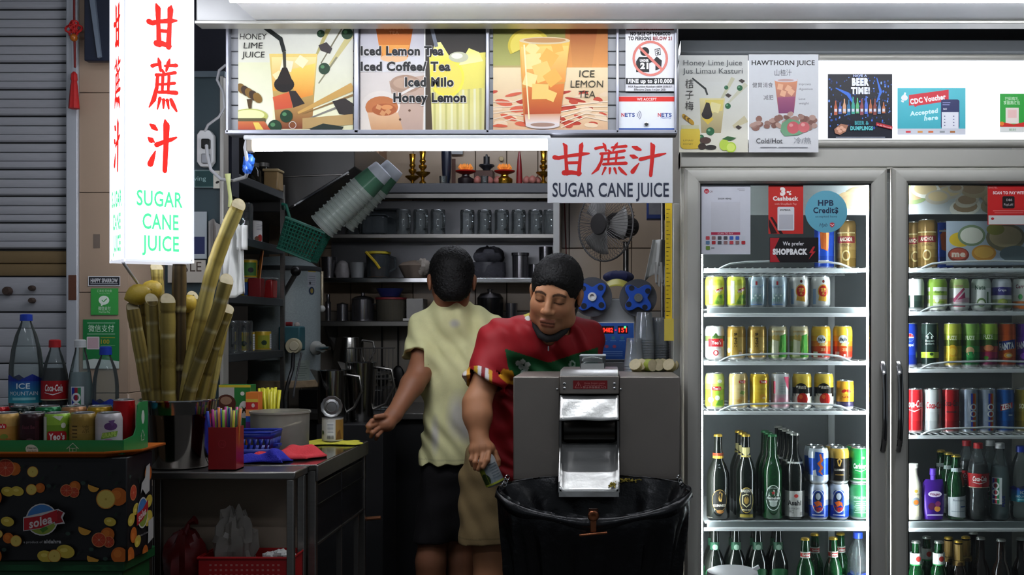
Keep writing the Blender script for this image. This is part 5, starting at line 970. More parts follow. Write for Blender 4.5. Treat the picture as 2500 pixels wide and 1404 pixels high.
def tin(px, z, h, r, label, art, x=-1.41, base='#c9a92c', group='tins on the shelf rack', rz=.95):
    t = thing('food_tin', label, 'tin', (x, Yx(px, x), z+.0005), group, rz)
    B().lathe([(0, .002, '#999'), (r-.001, 0, '#aaa'), (r, .003, base), (r, h-.003, base), (r-.001, h, '#aaa')], 20).obj('body', CANW, t)
    B().lathe([(r-.001, h), (r+.0008, h+.001), (r-.003, h-.002), (0, h-.002)], 20).obj('lid', LIDM, t)
    p = MM(); art(p); p.obj('label', PM, t, wrap=r, base=.0004); return t
def blot(*c): return lambda p: (p.rect(-40, 8, 10, 60, c[0]), p.rect(12, 6, 46, 66, c[1]), [p.rect(16, 14+k*7, 42, 16+k*7, '#8a8a90') for k in range(7)], p.ell(-14, 30, 11, 10, c[2]))
tin(608, 1.46, .075, .032, 'yellow and blue tin, lower of the pair on the rack', blot('#3a5a9a', '#c9b83a', '#20242a'))
t_ = tin(608, 1.5375, .072, .032, 'yellow and green tin stacked on the rack tin', blot('#4a7a3a', '#c2b43a', '#20242a'))
tin(600, 1.25, .075, .034, 'yellow milk tin on the low rack shelf beside the mugs', blot('#b8ab34', '#d9dcdc', '#1f3a24'), rz=.5)
tin(640, 1.25, .077, .036, 'yellow and white milk tin at the end of the low rack shelf', blot('#a5a834', '#d9dcdc', '#1f3a24'), rz=.9)
tin(619, 1.675, .092, .033, 'white tomato tin on the upper rack shelf', lambda p: (p.rect(-40, 4, 40, 88, '#d9d6d4'), p.ell(8, 24, 14, 14, '#a8322c'), p.ell(-8, 20, 10, 10, '#6a4a34'), [p.rect(-10, 56+k*6, 24, 58+k*6, '#9a9aa0') for k in range(4)]), base='#d9d6d4')
b = B(); b.box(-.0015, .0015, -.022, .022, 0, .125); t = thing('punched_card', 'orange punched card leaning among the tins', 'card', (-1.37, Yx(632, -1.37), 1.462+.075))
o = b.obj('sheet', mat('orange_card', '#c8742a', .5), t); o.rotation_euler = (0, .12, .5)
for k in range(12):
    h_ = B().ball((.002, -.012+.012*(k % 3), .02+.028*(k//3)), .0035, 8, 5, rz=.005).obj('hole', BLACKP, o)
t.location.z = 1.535; one(B().box(-1.40, -1.35, Yx(628, -1.37)-.02, Yx(628, -1.37)+.03, 1.4605, 1.535), 'red_box', mat('dark_red_box', '#7a1418', .5), 'dark red box under the orange punched card', 'box', bevel=.003)
t = thing('red_canister', 'red plastic canister with a clear lid at the end of the rack shelf', 'canister', (-1.375, 1.04, 1.4605))
B().prism([(-.032, 0), (.032, 0), (.038, .075), (-.038, .075)], -.03, .03, 'yz').obj('body', mat('red_canister', '#8f1a1c', .35, nz=.2), t, bevel=.005)
B().box(-.034, .034, -.042, .042, .0755, .084).obj('lid', glass('clear_lid', '#e6e6e4', 1.45, .1, haze=.3), t, bevel=.003)
t = thing('steel_cup', 'small steel cup between the red canister and tins', 'cup', (-1.385, .95, 1.4605)); B().lathe([(0, 0), (.022, 0), (.028, .07), (.026, .07), (.021, .003)], 18).obj('cup', STEEL, t); B().lathe([(0, .076), (.033, .074), (.034, .07), (0, .0702)][::-1], 18).obj('saucer', STEELD, t)
t = thing('storage_tub', 'tan clear-sided food tub on top of the shelf rack', 'tub', (-1.36, 1.07, 1.9005)); B().box(-.03, .03, -.038, .038, 0, .075).obj('tub', mat('tan_tub', '#9a7f56', .3, nz=.2, ns=18), t, bevel=.006); B().box(-.034, .034, -.042, .042, .0755, .086).obj('lid', mat('tan_lid', '#b59f78', .4), t, bevel=.004)
for i, (px, h) in enumerate(((615, .09), (640, .11))):
    t = thing('glass_jar', f"{('short', 'tall')[i]} dark glass jar on top of the shelf rack", 'jar', (-1.42, Yx(px, -1.42), 1.9005)); B().lathe([(0, 0), (.035, 0), (.037, .01), (.036, h*.75), (.026, h*.9), (.026, h)], 16).obj('jar', glass('smoke_jar', '#7d7b76', 1.5, .06, haze=.15, hcol='#5a574f'), t); B().lathe([(.028, h-.006), (.029, h+.01), (0, h+.011)], 16).obj('lid', STEELD, t)
# hanging white bag and pale strip
def bag(u, v): 
    x = X(537+u*62-(1-v)*6, .12); return (x, .12+.02*math.sin(u*9+v*3)+.012*math.sin(u*21), Z(722-(1-v)*0-v*175, .12)+.008*math.sin(u*8)*(1-v))
def trim_bag(u, v): p_ = bag(u, v); w_ = .35+.65*min(1, (1-v)*2.2+.15); cx_ = X(572, .12); return (cx_+(p_[0]-cx_)*w_, p_[1], p_[2])
WB = mat('white_bag', '#d9dad6', .55, nz=.06, ns=10, bump=.25, bs=18)
t = thing('plastic_bag', 'white carrier bag hanging beside the tallest sugar cane', 'bag', P(568, 722, .12)); B().sheet(trim_bag, 20, 20).obj('body', WB, t, world=True, solid=.002)
B().sheet(lambda u, v: (X(578+u*24, .1), .10+.012*math.sin(u*7), Z(610-v*60, .1)), 8, 6).obj('flap', WB, t, world=True, solid=.002)
B().tube([P(571, 552, .12), P(567, 532, .12), P(560, 520, .12)], .004, 6).obj('loop', WB, t, world=True)
one(B().tube([P(556, 424, .1), P(558, 450, .1), P(562, 480, .1), P(563, 505, .1)], [.010, .006, .006, .009], 8, flat=.35), 'yellow_strip', mat('pale_yellow_film', '#c9cf8c', .4, nz=.1), 'pale yellow plastic strip hanging above the tallest cane', 'strip')
one(B().sheet(lambda u, v: (X(508+u*34, .27), .275+.012*math.sin(u*8), Z(660-v*120, .27)+.01*math.sin(u*6)), 8, 10), 'cloth_rag', mat('grey_rag', '#8a8784', .8, bump=.2), 'grey rag hanging on the partition behind the canes', 'cloth', solid=.003)
# power socket bar and cables
t = thing('power_strip', 'white extension socket bar hanging on the partition', 'socket', P(500, 405, .27))
B().prism([(X(a, .27), Z(c_, .27)) for a, c_ in ((484, 330), (492, 319), (514, 319), (524, 332), (524, 395), (515, 408), (492, 408), (484, 396))], .255, .284).obj('housing', WHITEP, t, world=True, bevel=.003)
for y in (352, 388): B().box(X(494, .25), X(514, .25), .235, .255, Z(y+12, .25), Z(y-12, .25)).obj('plug', mat('grey_plug', '#9a9ea4' if y > 370 else '#2a2a2c', .5) if y > 370 else BLACKP, t, world=True, bevel=.004)
WC = mat('white_cable', '#c9cbcf', .5, nz=.05)
one(B().tube([P(504, 355, .23), P(506, 380, .21), P(515, 415, .19), P(540, 438, .17), P(570, 441, .13), P(600, 432, .0), P(606, 415, -.08), P(602, 385, -.12), P(598, 360, -.14), P(602, 344, -.15), P(612, 340, -.15)], .0055, 8), 'power_cable', WC, 'white power cable looping from the socket bar to the tube lamp', 'cable')
one(B().tube([P(500, 322, .26), P(508, 305, .24), P(535, 285, .22), P(548, 262, .2), P(545, 225, .2), P(530, 195, .2), P(535, 172, .2), P(552, 158, .2)], .0045, 8), 'power_cable', WC, 'thin white cable rising from the socket bar to the ceiling', 'cable')
one(B().tube([P(300, 640, -.5), P(315, 662, -.45), P(335, 690, -.35), P(360, 740, -.2), P(405, 775, -.15), P(450, 765, -.1)], .004, 8), 'power_cable', WC, 'white cable hanging from the light box behind the canes', 'cable')
b = B()
for k, (x, y, rx, ry) in enumerate(((606, 400, .016, .03), (612, 392, .012, .018), (600, 412, .010, .014))): b.ball(P(x, y, -.10-.004*k), rx, 10, 7, rz=ry, jit=lambda a, t: .18*math.sin(3*a+5*t))
one(b, 'tape_wrap', mat('blue_tape', '#2458b4', .4, nz=.2), 'crumpled blue tape wrapped round the power cable', 'tape')
# extractor hood
t = thing('extractor_hood', 'stainless steel extractor hood slanting above the water heater', 'hood', P(760, 520, 1.3))
B().prism([(X(a, 1.2), Z(c_, 1.2)) for a, c_ in ((560, 330), (866, 330), (866, 408), (852, 418), (690, 518), (560, 518))], 1.2, 1.9).obj('canopy', mat('hood_steel', '#5c5b5a', .38, .8, nz=.2, ns=5, bump=.05, bs=5), t, world=True, bevel=.004)
B().tube([P(688, 521, 1.2), P(852, 420, 1.2)], .007, 6).obj('drip_edge', CHROME, t, world=True)
B().prism([(X(690, 1.198), Z(y, 1.198)) for y in (0,)] or [], 0, 0) if False else None
B().tube([P(690, 432, 1.2), P(780, 428, 1.2), P(852, 426, 1.2)], .004, 6).obj('seam', STEEL, t, world=True)
# water heater
hx, hy, hr = X(693, 1.35), 1.36, .152; hz0, hz1 = Z(945, 1.35), Z(655, 1.35)
t = thing('water_heater', 'pale grey speckled cylinder water heater behind the shelf rack', 'water heater', (hx, hy, hz0))
HM = mat('speckled_enamel', '#8f9a9b', .4, nz=.25, ns=160); H_ = hz1-hz0
B().lathe([(0, .01), (hr-.006, 0), (hr, .006), (hr, H_-.01), (hr-.002, H_), (hr-.03, H_+.02), (hr*.6, H_+.045), (0, H_+.055)], 40).obj('tank', HM, t)
B().lathe([(hr+.002, H_-.014), (hr+.004, H_-.01), (hr+.004, H_+.004), (hr, H_+.006)], 40).obj('top_band', mat('heater_band', '#3a3d3f', .5), t)
B().lathe([(hr, .0), (hr+.004, .004), (hr+.004, .03), (hr, .034)], 40).obj('rusty_band', mat('rusty_rim', '#a08a6c', .6, nz=.4, ns=40), t)
p = MM(); k0 = 205
p.rect(k0-62, 430, k0-6, 520, '#9a9ea4'); p.rect(k0-58, 495, k0-10, 518, '#a8954a'); [p.rect(k0-56, 440+k*9, k0-14, 442+k*9, '#6a6e74') for k in range(5)]; p.ell(k0-48, 448, 6, 6, '#3a3d44'); p.ell(k0-38, 415, 17, 17, '#22304a'); p.ell(k0-38, 415, 9, 11, '#8a7a3c'); p.rect(k0-120, 24, k0-52, 118, '#9aa59c')
for k in range(8): p.rect(k0-116, 32+k*10, k0-62-(k*7) % 17, 34.5+k*10, '#6f7a74')
p.obj('print', PM, t, wrap=hr, base=.0006); 
zc = lambda y: Z(y, 1.2)-hz0
B().box(X(686, 1.17)-hx, X(738, 1.17)-hx, 1.13-hy, 1.22-hy, Z(856, 1.17)-hz0, Z(797, 1.17)-hz0).obj('control_box', mat('teal_box', '#2c5f68', .5, nz=.15), t, bevel=.006)
B().lathe([(0, -.012), (.030, -.012), (.033, -.006), (.033, .012), (0, .012)], 24, at=(X(717, 1.12)-hx, 1.118-hy, Z(845, 1.12)-hz0), axis=(0, 1, 0)).obj('dial', mat('cream_dial', '#c9bfa0', .4), t)
B().lathe([(0, -.004), (.018, -.004), (.02, 0), (0, .001)], 20, at=(X(717, 1.1)-hx, 1.103-hy, Z(845, 1.1)-hz0), axis=(0, 1, 0)).obj('dial_cap', mat('cream_dial2', '#d6cdb0', .4), t)
B().lathe([(0, 0), (.03, 0), (.03, .01), (.018, .03), (.018, .05), (0, .05)], 18, at=(X(765, 1.25)-hx, 1.29-hy, Z(850, 1.25)-hz0), axis=(.75, -.65, 0)).obj('flange', mat('white_flange', '#b9bab4', .5), t)
B().tube([(X(768, 1.2)-hx, 1.25-hy, zc(852)), (X(790, 1.2)-hx, 1.2-hy, zc(852)), (X(808, 1.2)-hx, 1.18-hy, zc(850))], [.011, .011, .008], 10).obj('tap', CHROME, t)
b = B(); b.tube([(X(697, 1.15)-hx, 1.16-hy, Z(791, 1.15)-hz0), (X(712, 1.15)-hx, 1.16-hy, Z(791, 1.15)-hz0)], .009, 10); b.obj('red_valve', mat('red_valve', '#8a1c20', .4), t)
B().ball((X(722, 1.15)-hx, 1.17-hy, Z(793, 1.15)-hz0), .012, 10, 7).obj('white_valve', mat('white_valve', '#b5aaa4', .5), t)
B().tube([P(690, 722, 1.18)-Vector(t.location), P(722, 668, 1.12)-Vector(t.location)], .010, 8).obj('drain_pipe', STEELD, t)
B().ball(P(722, 662, 1.12)-Vector(t.location), .022, 10, 7).obj('elbow', BLACKP, t)
B().tube([P(786, 662, 1.5)-Vector(t.location), P(786, 740, 1.5)-Vector(t.location), P(786, 752, 1.49)-Vector(t.location)], .008, 8).obj('riser_pipe', mat('brass_pipe', '#a0957f', .35, .7), t)
B().ball(P(786, 754, 1.49)-Vector(t.location), .016, 10, 6).obj('pipe_nut', mat('white_nut', '#c9c9c4', .4), t)
one(B().tube([P(716, 862, 1.11), P(714, 900, 1.08), P(702, 940, 1.0), P(695, 975, .8), P(697, 1005, .6)], .008, 8), 'heater_cable', BLACKP, 'thick black cable dropping from the heater control box', 'cable')
one(B().tube([P(736, 862, 1.11), P(728, 900, 1.08), P(719, 945, 1.0), P(716, 970, .9)], .004, 8), 'heater_cable', mat('grey_cable', '#3a3a3c', .5), 'thin grey cable dropping from the heater control box', 'cable')
# green basket with nested cups
GB = mat('green_basket', '#1f6a58', .45, nz=.12); BYY = .95
t = thing('hanging_basket', 'green plastic lattice basket hooked on the rack post', 'basket', P(745, 600, BYY)); ax = Vector((.73, 0, .685)).normalized(); M_ = Matrix.Translation(P(748, 590, BYY)) @ Matrix.Rotation(math.radians(20), 4, 'Y')
M_ = Matrix.Translation(P(740, 588, BYY)-Vector(t.location)) @ Matrix.Rotation(math.radians(22), 4, 'Y') @ Matrix.Scale(1, 4)
bw, bd, bh = .082, .055, .062
b = B()
for sgn in (-1, 1):
    for k in range(13): u = -1+2*k/12; b.tube([(u*bw*.86, sgn*bd*.9, -bh), (u*bw, sgn*bd, bh)], .0022, 4)
    for k in range(8): u = -1+2*k/7; b.tube([(sgn*bw*.86, u*bd*.9, -bh), (sgn*bw, u*bd, bh)], .0022, 4)
for k in range(9):
    v = -1+2*k/8; s_ = .93+.07*v; b.tube([(-bw*s_, -bd*s_, v*bh), (bw*s_, -bd*s_, v*bh), (bw*s_, bd*s_, v*bh), (-bw*s_, bd*s_, v*bh)], .0022, 4, closed=True)
for k in range(10): u = -1+2*k/9; b.tube([(u*bw*.86, -bd*.9, -bh), (u*bw*.86, bd*.9, -bh)], .002, 4)
b.xf(M_); o = b.obj('lattice', GB, t); o['kind'] = 'stuff'
b = B(); b.tube([(-bw, -bd, bh), (bw, -bd, bh), (bw, bd, bh), (-bw, bd, bh)], .0055, 6, closed=True); b.xf(M_); b.obj('rim', GB, t)
b = B(); b.tube([(-bw*.86, -bd*.9, -bh), (bw*.86, -bd*.9, -bh), (bw*.86, bd*.9, -bh), (-bw*.86, bd*.9, -bh)], .005, 6, closed=True); b.xf(M_); b.obj('base_rim', GB, t)
B().tube([P(712, 545, BYY), P(704, 520, BYY), P(698, 500, BYY), P(690, 498, BYY), Vector((-1.33, 1.106, Z(500, BYY)))], .006, 6).obj('hook', GB, t, world=True)
CUPM = glass('nested_cup', '#dbe6df', 1.35, .15, haze=.42, hcol='#dbe4de'); CUPE = glass('end_cup', '#e6e9ec', 1.3, .2, haze=.7, hcol='#d3d8e2')
SLV = glass('green_sleeve', '#a9d0ba', 1.3, .2, haze=.35, hcol='#6fa588')
cup0 = None
for si, (p0, p1, n) in enumerate(((P(786, 554, BYY-.02), P(880, 466, BYY-.02), 11), (P(836, 542, BYY+.09), P(912, 462, BYY+.09), 9))):
    ax = (p1-p0).normalized(); rot = Vector((0, 0, 1)).rotation_difference(ax).to_euler()
    for k in range(n):
        q = p0+(p1-p0)*k/(n-1)
        if cup0 is None:
            cup0 = thing('plastic_cup', 'x', 'cup'); B().lathe([(.0555, -.001), (.0595, 0), (.0595, .004), (.0555, .005), (.041, .118), (.037, .12), (0, .117)], 24).obj('cup', CUPM, cup0); t_ = cup0; t_.location = q; t_.rotation_euler = rot
        else: t_ = dup(cup0, q, None, rot=rot)
        tag(t_, ('clear plastic cup nested in the thick front stack over the green basket', 'clear plastic cup nested in the rear stack over the green basket')[si], 'cup', ('front', 'rear')[si]+' stack of nested cups in the green basket')
    s_ = B().lathe([(.0472, .085), (.0432, .122), (.040, .126), (0, .125)], 24).obj('end_cap', CUPE, t_); 
    s_ = B().lathe([(.0545, .02), (.0470, .086)], 24).obj('sleeve', SLV, t_)
# ---- back shelves
t = thing('wall_shelf', 'long stainless wall shelving along the tiled back wall', 'shelf', (X(1060, 2.0), 2.1, Z(790, 2.0)))
sx0, sx1 = X(776, 2.0), X(1352, 2.0)
for y, hh, m in ((447, 24, mat('altar_lip', '#55565a', .4, .5)), (571, 11, STEEL), (678, 12, CHROME), (784, 13, STEEL)):
    B().box(sx0, sx1 if y > 460 else X(1420, 2.0), 2.0, 2.285, Z(y+hh, 2.0), Z(y, 2.0)).obj('shelf', m, t, world=True, bevel=.003)
B().box(sx0, X(1420, 2), 2.0, 2.03, Z(483, 2.0), Z(473, 2.0)).obj('lower_lip', STEEL, t, world=True)
B().box(sx0, sx1, 2.275, 2.288, Z(684, 2), Z(476, 2)).obj('back_sheet', mat('shelf_back', '#77777a', .35, .75, nz=.2, ns=3), t, world=True)
B().box(X(1351, 2.0), X(1366, 2.0), 1.99, 2.285, Z(690, 2.0), Z(455, 2.0)).obj('end_post', mat('pale_post', '#a9aaa8', .4, .4), t, world=True)
for px in (790, 1340):
    B().prism([(2.02, Z(797, 2)), (2.285, Z(797, 2)), (2.285, Z(900, 2))], X(px, 2.0)-.004, X(px, 2.0)+.004, 'yz').obj('bracket', STEELD, t, world=True)
Zs = {2: Z(571, 2.0)+.0015, 3: Z(678, 2.0)+.0015, 4: Z(784, 2.0)+.0015, 1: Z(447, 2.0)+.0015}
for i, px in enumerate((1141, 1183, 1225, 1266, 1307, 1344)): putmug((X(px, 2.08), 2.08, Zs[2]), f'upturned glass mug on the back shelf, {ORD[i]} in the row of six', 'glass mugs on the back shelf', -1.05, .98)
for i, px in enumerate((985, 1027, 1069)): putmug((X(px, 2.08), 2.08, Zs[2]), f'glass mug with handle, {ORD[i]} in the group of three', 'glass mugs on the back shelf', -.9, 1.0)
for i, px in enumerate((862,)): putmug((X(px, 2.12), 2.12, Zs[2]), f'glass mug half hidden by the cup stack, alone there', 'glass mugs on the back shelf', .3, 1.0)
CT = glass('clear_tub', '#d3dadc', 1.45, .08, haze=.16, hcol='#8d959a')
for i, (px, wd, h, Y) in enumerate(((915, .11, .09, 2.06), (945, .14, .13, 2.2))):
    q = thing('clear_tub', f"clear rectangular tub, {('short front', 'taller rear')[i]} one on the back shelf", 'tub', (X(px, Y), Y, Zs[2]), 'clear tubs on the back shelf'); B().box(-wd/2, wd/2, -.05, .05, 0, h).obj('tub', CT, q, bevel=.008); B().box(-wd/2-.004, wd/2+.004, -.054, .054, h, h+.008).obj('lid', CT, q, bevel=.003)
def lt(name, label, cat, px, shelf_, prof, m, Y=2.1, n=22, pn='body', z=None, extra=None, **k):
    q = thing(name, label, cat, (X(px, Y), Y, Zs[shelf_] if z is None else z)); B().lathe([(r*.001, zz*.001) for r, zz in prof], n, **k).obj(pn, m, q)
    if extra: extra(q)
    return q
DST = mat('kitchen_steel', '#8d8b90', .2, .9, nz=.1); 
lt('steel_tumbler', 'steel tumbler at the heater end of the third shelf', 'tumbler', 803, 3, [(0, 0), (32, 0), (38, 105), (36, 105), (30, 4)], DST)
lt('foil_packet', 'crumpled white packet with red print on the third shelf', 'packet', 836, 3, [(0, 0), (34, 0), (38, 30), (30, 70), (14, 86), (0, 88)], mat('packet_white', '#8f8a8a', .5, nz=.4, ns=30), jit=lambda a, z: .12*math.sin(5*a+z*60))
lt('plastic_cup', 'frosted white cup on the third shelf beside the jug', 'cup', 872, 3, [(0, 0), (30, 0), (40, 78), (38, 78), (28, 4)], mat('frosted_cup', '#8d8f90', .5))
def jugx(q):
    B().lathe([(0, .004), (.05, .004), (.053, .055), (0, .055)], 22).obj('tea', mat('amber_tea', '#a8541c', .2), q)
    B().lathe([(.056, .118), (.064, .12), (.064, .130), (.05, .133), (0, .133)], 22).obj('lid', mat('yellow_lid', '#b8a62c', .45), q)
    B().tube([(-.05, -.05, .128), (0, -.062, .075), (.02, -.06, .045)], .007, 6).obj('ladle', mat('yellow_ladle', '#c9ac2c', .45), q)
    B().tube([(.055, 0, .11), (.085, 0, .10), (.088, 0, .05), (.056, 0, .03)], .006, 8).obj('handle', CT, q)
lt('drink_jug', 'clear jug with yellow lid and amber drink on the third shelf', 'jug', 923, 3, [(0, 0), (52, 0), (56, 10), (59, 118), (57, 118), (53, 8), (0, 5)], CT, extra=jugx)
def bowlx(q): B().ball((.045, -.03, .055), .035, 12, 8, rz=.04, jit=lambda a, t: .2*math.sin(4*a+3*t)).obj('wrapper', mat('tissue', '#a39a90', .6), q)
lt('food_bowl', 'wide beige bowl with torn wrapper on the third shelf', 'bowl', 1012, 3, [(0, 0), (50, 0), (78, 55), (80, 62), (60, 78), (0, 90)], mat('beige_bowl', '#7a6c60', .6, nz=.35, ns=22), extra=bowlx, jit=lambda a, z: .05*math.sin(7*a))
def bagx(q): B().ball((.01, 0, .105), .07, 16, 10, rz=.05, jit=lambda a, t: .18*math.sin(4*a+2*t)+.1*math.sin(9*a)).obj('loose_bag', glass('grey_bag', '#9a9aa2', 1.35, .2, haze=.4, hcol='#6c6c74'), q)
lt('bagged_tub', 'tub wrapped in a grey plastic bag on the third shelf', 'tub', 1190, 3, [(0, 0), (88, 0), (92, 20), (90, 78), (0, 84)], glass('grey_bag', '#9a9aa2', 1.35, .2, haze=.4, hcol='#6c6c74'), extra=bagx, sy=.7)
lt('steel_tumbler', 'tall steel canister with black rim on the third shelf', 'canister', 1270, 3, [(0, 0), (38, 0), (40, 110), (44, 112), (45, 126), (0, 127)], DST, n=26)
lt('steel_tumbler', 'small steel cup near the shelf end post', 'cup', 1305, 3, [(0, 0), (28, 0), (30, 72), (28, 72), (26, 4)], DST, Y=2.16)
lt('steel_tumbler', 'tall dark tumbler at the shelf end post', 'tumbler', 1332, 3, [(0, 0), (28, 0), (34, 158), (31, 158), (26, 6)], DST, Y=2.13)
lt('vacuum_flask', 'slim steel flask at the end of the fourth shelf', 'flask', 801, 4, [(0, 0), (13, 0), (14, 60), (14, 92), (9, 100), (9, 132), (0, 134)], DST)
lt('steel_canister', 'short steel canister on the fourth shelf', 'canister', 836, 4, [(0, 0), (28, 0), (28, 82), (30, 84), (0, 92)], DST)
def potx(q): B().lathe([(.055, .106), (.058, .108), (.04, .12), (.01, .126), (.01, .14), (0, .142)], 24).obj('lid', DST, q); B().tube([(.05, -.01, .08), (.075, -.01, .085), (.078, -.01, .07)], .004, 6).obj('handle', BLACKP, q)
lt('cooking_pot', 'steel cooking pot with lid on the fourth shelf', 'pot', 886, 4, [(0, 0), (55, 0), (56, 8), (56, 106), (54, 106), (54, 8), (0, 6)], DST, extra=potx, n=26)
def tubx(q): B().lathe([(.075, .105), (.078, .107), (.078, .116), (0, .118)], 28).obj('lid', mat('red_lid', '#7a2428', .5), q)
lt('round_tub', 'round clear food tub with red lid on the fourth shelf', 'tub', 955, 4, [(0, 0), (70, 0), (75, 105), (72, 105), (66, 5)], glass('food_tub', '#bdb8ac', 1.4, .1, haze=.4, hcol='#7c7668'), extra=tubx, n=28)
lt('blue_bowl', 'blue plastic bowl resting on the red lidded tub', 'bowl', 952, 4, [(0, 2), (45, 0), (66, 38), (68, 42), (62, 40), (40, 6)], mat('blue_bowl', '#2c3a7a', .45), z=Zs[4]+.1195, n=28)
one(B().box(X(996, 2.1), X(1036, 2.1), 2.05, 2.2, Zs[4], Zs[4]+.11), 'white_box', mat('white_carton', '#a29f9a', .6), 'plain white carton on the fourth shelf', 'box', bevel=.003)
one(B().box(X(985, 2.02), X(1002, 2.02), 2.005, 2.02, Zs[4], Zs[4]+.012), 'paper_tag', mat('bright_tag', '#d9d6cf', .5), 'small white tag at the edge of the fourth shelf', 'tag')
def kx(q): B().lathe([(.062, .112), (.066, .114), (.05, .135), (.014, .142), (.016, .158), (0, .16)], 26).obj('lid', DST, q)
lt('kettle_pot', 'round black pot with knobbed lid on the fourth shelf', 'pot', 1197, 4, [(0, 0), (56, 0), (64, 20), (66, 112), (62, 112), (0, 8)], mat('black_pot', '#3a3a3c', .2, .8), extra=kx, n=26)
lt('steel_cup', 'steel cup beside the black pot on the fourth shelf', 'cup', 1249, 4, [(0, 0), (26, 0), (30, 88), (28, 88), (24, 4)], DST)
lt('glass_tumbler', 'small tumbler behind the neck of the yellow-shirted man', 'tumbler', 1152, 4, [(0, 0), (24, 0), (27, 82), (25, 82), (22, 4)], DST)
# altar
GOLD = mat('altar_gold', '#b5862a', .22, .9, nz=.1); LOT = mat('lotus_lamp', '#e08a3c', .4, em=.35, nz=.2)
def goldstand(px, Y, label): return lt('altar_stand', label, 'altar stand', px, 1, [(0, 0), (16, 0), (18, 8), (8, 20), (10, 32), (36, 52), (38, 58), (12, 60), (9, 68), (20, 82), (20, 92), (9, 98), (16, 110), (16, 116), (12, 122), (17, 170), (15, 170), (8, 124)], GOLD, Y=Y)
goldstand(1032, 2.05, 'bright gold offering stand nearest the cup stacks on the altar'); goldstand(1007, 2.2, 'gold offering stand at the rear of the altar'); goldstand(1327, 2.05, 'gold offering stand beside the shop sign board')
def lamp(px, label, base):
    q = thing('lotus_lamp', label, 'lamp', (X(px, 2.07), 2.07, Zs[1]))
    B().lathe([(0, 0), (.034, 0), (.040, .012), (.040, .028), (.02, .04), (.018, .05), (0, .05)], 22).obj('base', base, q)
    B().lathe([(0, .05), (.02, .05), (.05, .062), (.052, .068), (.03, .072), (0, .072)], 24).obj('dish', mat('red_dish', '#a81c14', .3), q)
    for k in range(12):
        a = k*math.pi/6; r = .030 if k % 2 else .020; B().tube([(r*.6*math.cos(a), r*.6*math.sin(a), .07), (r*1.1*math.cos(a), r*1.1*math.sin(a), .085), (r*.9*math.cos(a), r*.9*math.sin(a), .102)], [.006, .009, .001], 6).obj('petal', LOT, q)
lamp(1137, 'orange lotus lamp on a dark bowl, nearer the cup stacks', mat('dark_bowl', '#241c1e', .3)); lamp(1232, 'orange lotus lamp on a gold base beside the red candle', GOLD)
lt('dark_vase', 'tall dark blue vase on the altar', 'vase', 1090, 1, [(0, 0), (18, 0), (16, 20), (20, 40), (24, 90), (26, 160), (24, 190), (0, 190)], mat('night_vase', '#1a2133', .3), Y=2.12)
lt('offering_cup', 'small clear offering cup before the blue vase', 'cup', 1082, 1, [(0, 0), (18, 0), (19, 36), (17, 36), (16, 5), (0, 5)], MUGG, Y=2.03); lt('offering_cup', 'small clear offering cup between the lotus lamps', 'cup', 1183, 1, [(0, 0), (17, 0), (19, 36), (17, 36), (15, 5), (0, 5)], MUGG, Y=2.03)
one(B().box(X(1160, 2.22), X(1206, 2.22), 2.17, 2.26, Zs[1], Z(419, 2.22)), 'altar_plinth', mat('brown_plinth', '#4a2f24', .6), 'brown wooden plinth under the black incense pot', 'plinth', bevel=.003)
lt('incense_pot', 'black lotus shaped incense pot on the brown plinth', 'pot', 1188, 1, [(0, 0), (18, 0), (20, 10), (38, 26), (36, 34), (16, 34), (16, 74), (6, 76), (5, 86), (0, 87)], mat('black_pot2', '#20242a', .35), Y=2.215, z=Z(419, 2.22)+.001, jit=lambda a, z: .08*math.cos(9*a) if .02 < z < .034 else 0)
lt('red_candle', 'tall red altar candle beside the lotus lamp', 'candle', 1268, 1, [(0, 0), (16, 0), (14, 60), (10, 120), (7, 142), (4, 160), (0, 162)], mat('red_wax', '#7a1418', .35), Y=2.05)
random.seed(21)
for i, (px, Y) in enumerate(((1166, 2.06), (1195, 2.08), (1215, 2.06), (1286, 2.06), (1300, 2.04), (1312, 2.08), (1293, 2.10))):
    lt('longevity_peach', f'pink peach offering, {ORD[i]} from the cup stacks along the altar', 'fruit', px, 1, [(0, 0), (10, 1), (19, 10), (21, 20), (15, 33), (4, 41), (0, 42)], mat('peach_pink', '#a8685e', .5, nz=.25, ns=20), Y=Y, n=14)['group'] = 'peach offerings on the altar'
one(B().box(X(1103, 2.24), X(1112, 2.24), 2.235, 2.245, Zs[1], Z(388, 2.24)), 'wood_slat', mat('brown_slat', '#5a3a2c', .6), 'thin brown wooden slat behind the altar vase', 'wood')
lt('wall_trinket', 'tiny round gold trinket hanging on the altar wall', 'ornament', 1224, 1, [(0, -3), (11, -3), (13, 0), (11, 4), (0, 4)], mat('pale_gold', '#b5a070', .4), Y=2.283, z=Z(388, 2.285), axis=(0, -1, 0))
one(B().box(X(1100, 2.28), X(1130, 2.28), 2.27, 2.29, Z(377, 2.28), Z(360, 2.28)), 'wall_hook_plate', mat('white_plate', '#a9adb0', .5), 'white plate fixed to the tiles above the altar', 'plate')
one(B().box(X(880, 1.9), X(925, 1.9), 1.9, 2.1, Z(447, 2.0)+.0015, Z(340, 1.9)), 'carton', mat('brown_carton', '#8a6a50', .7), 'brown carton standing behind the cup stacks', 'box', bevel=.002)
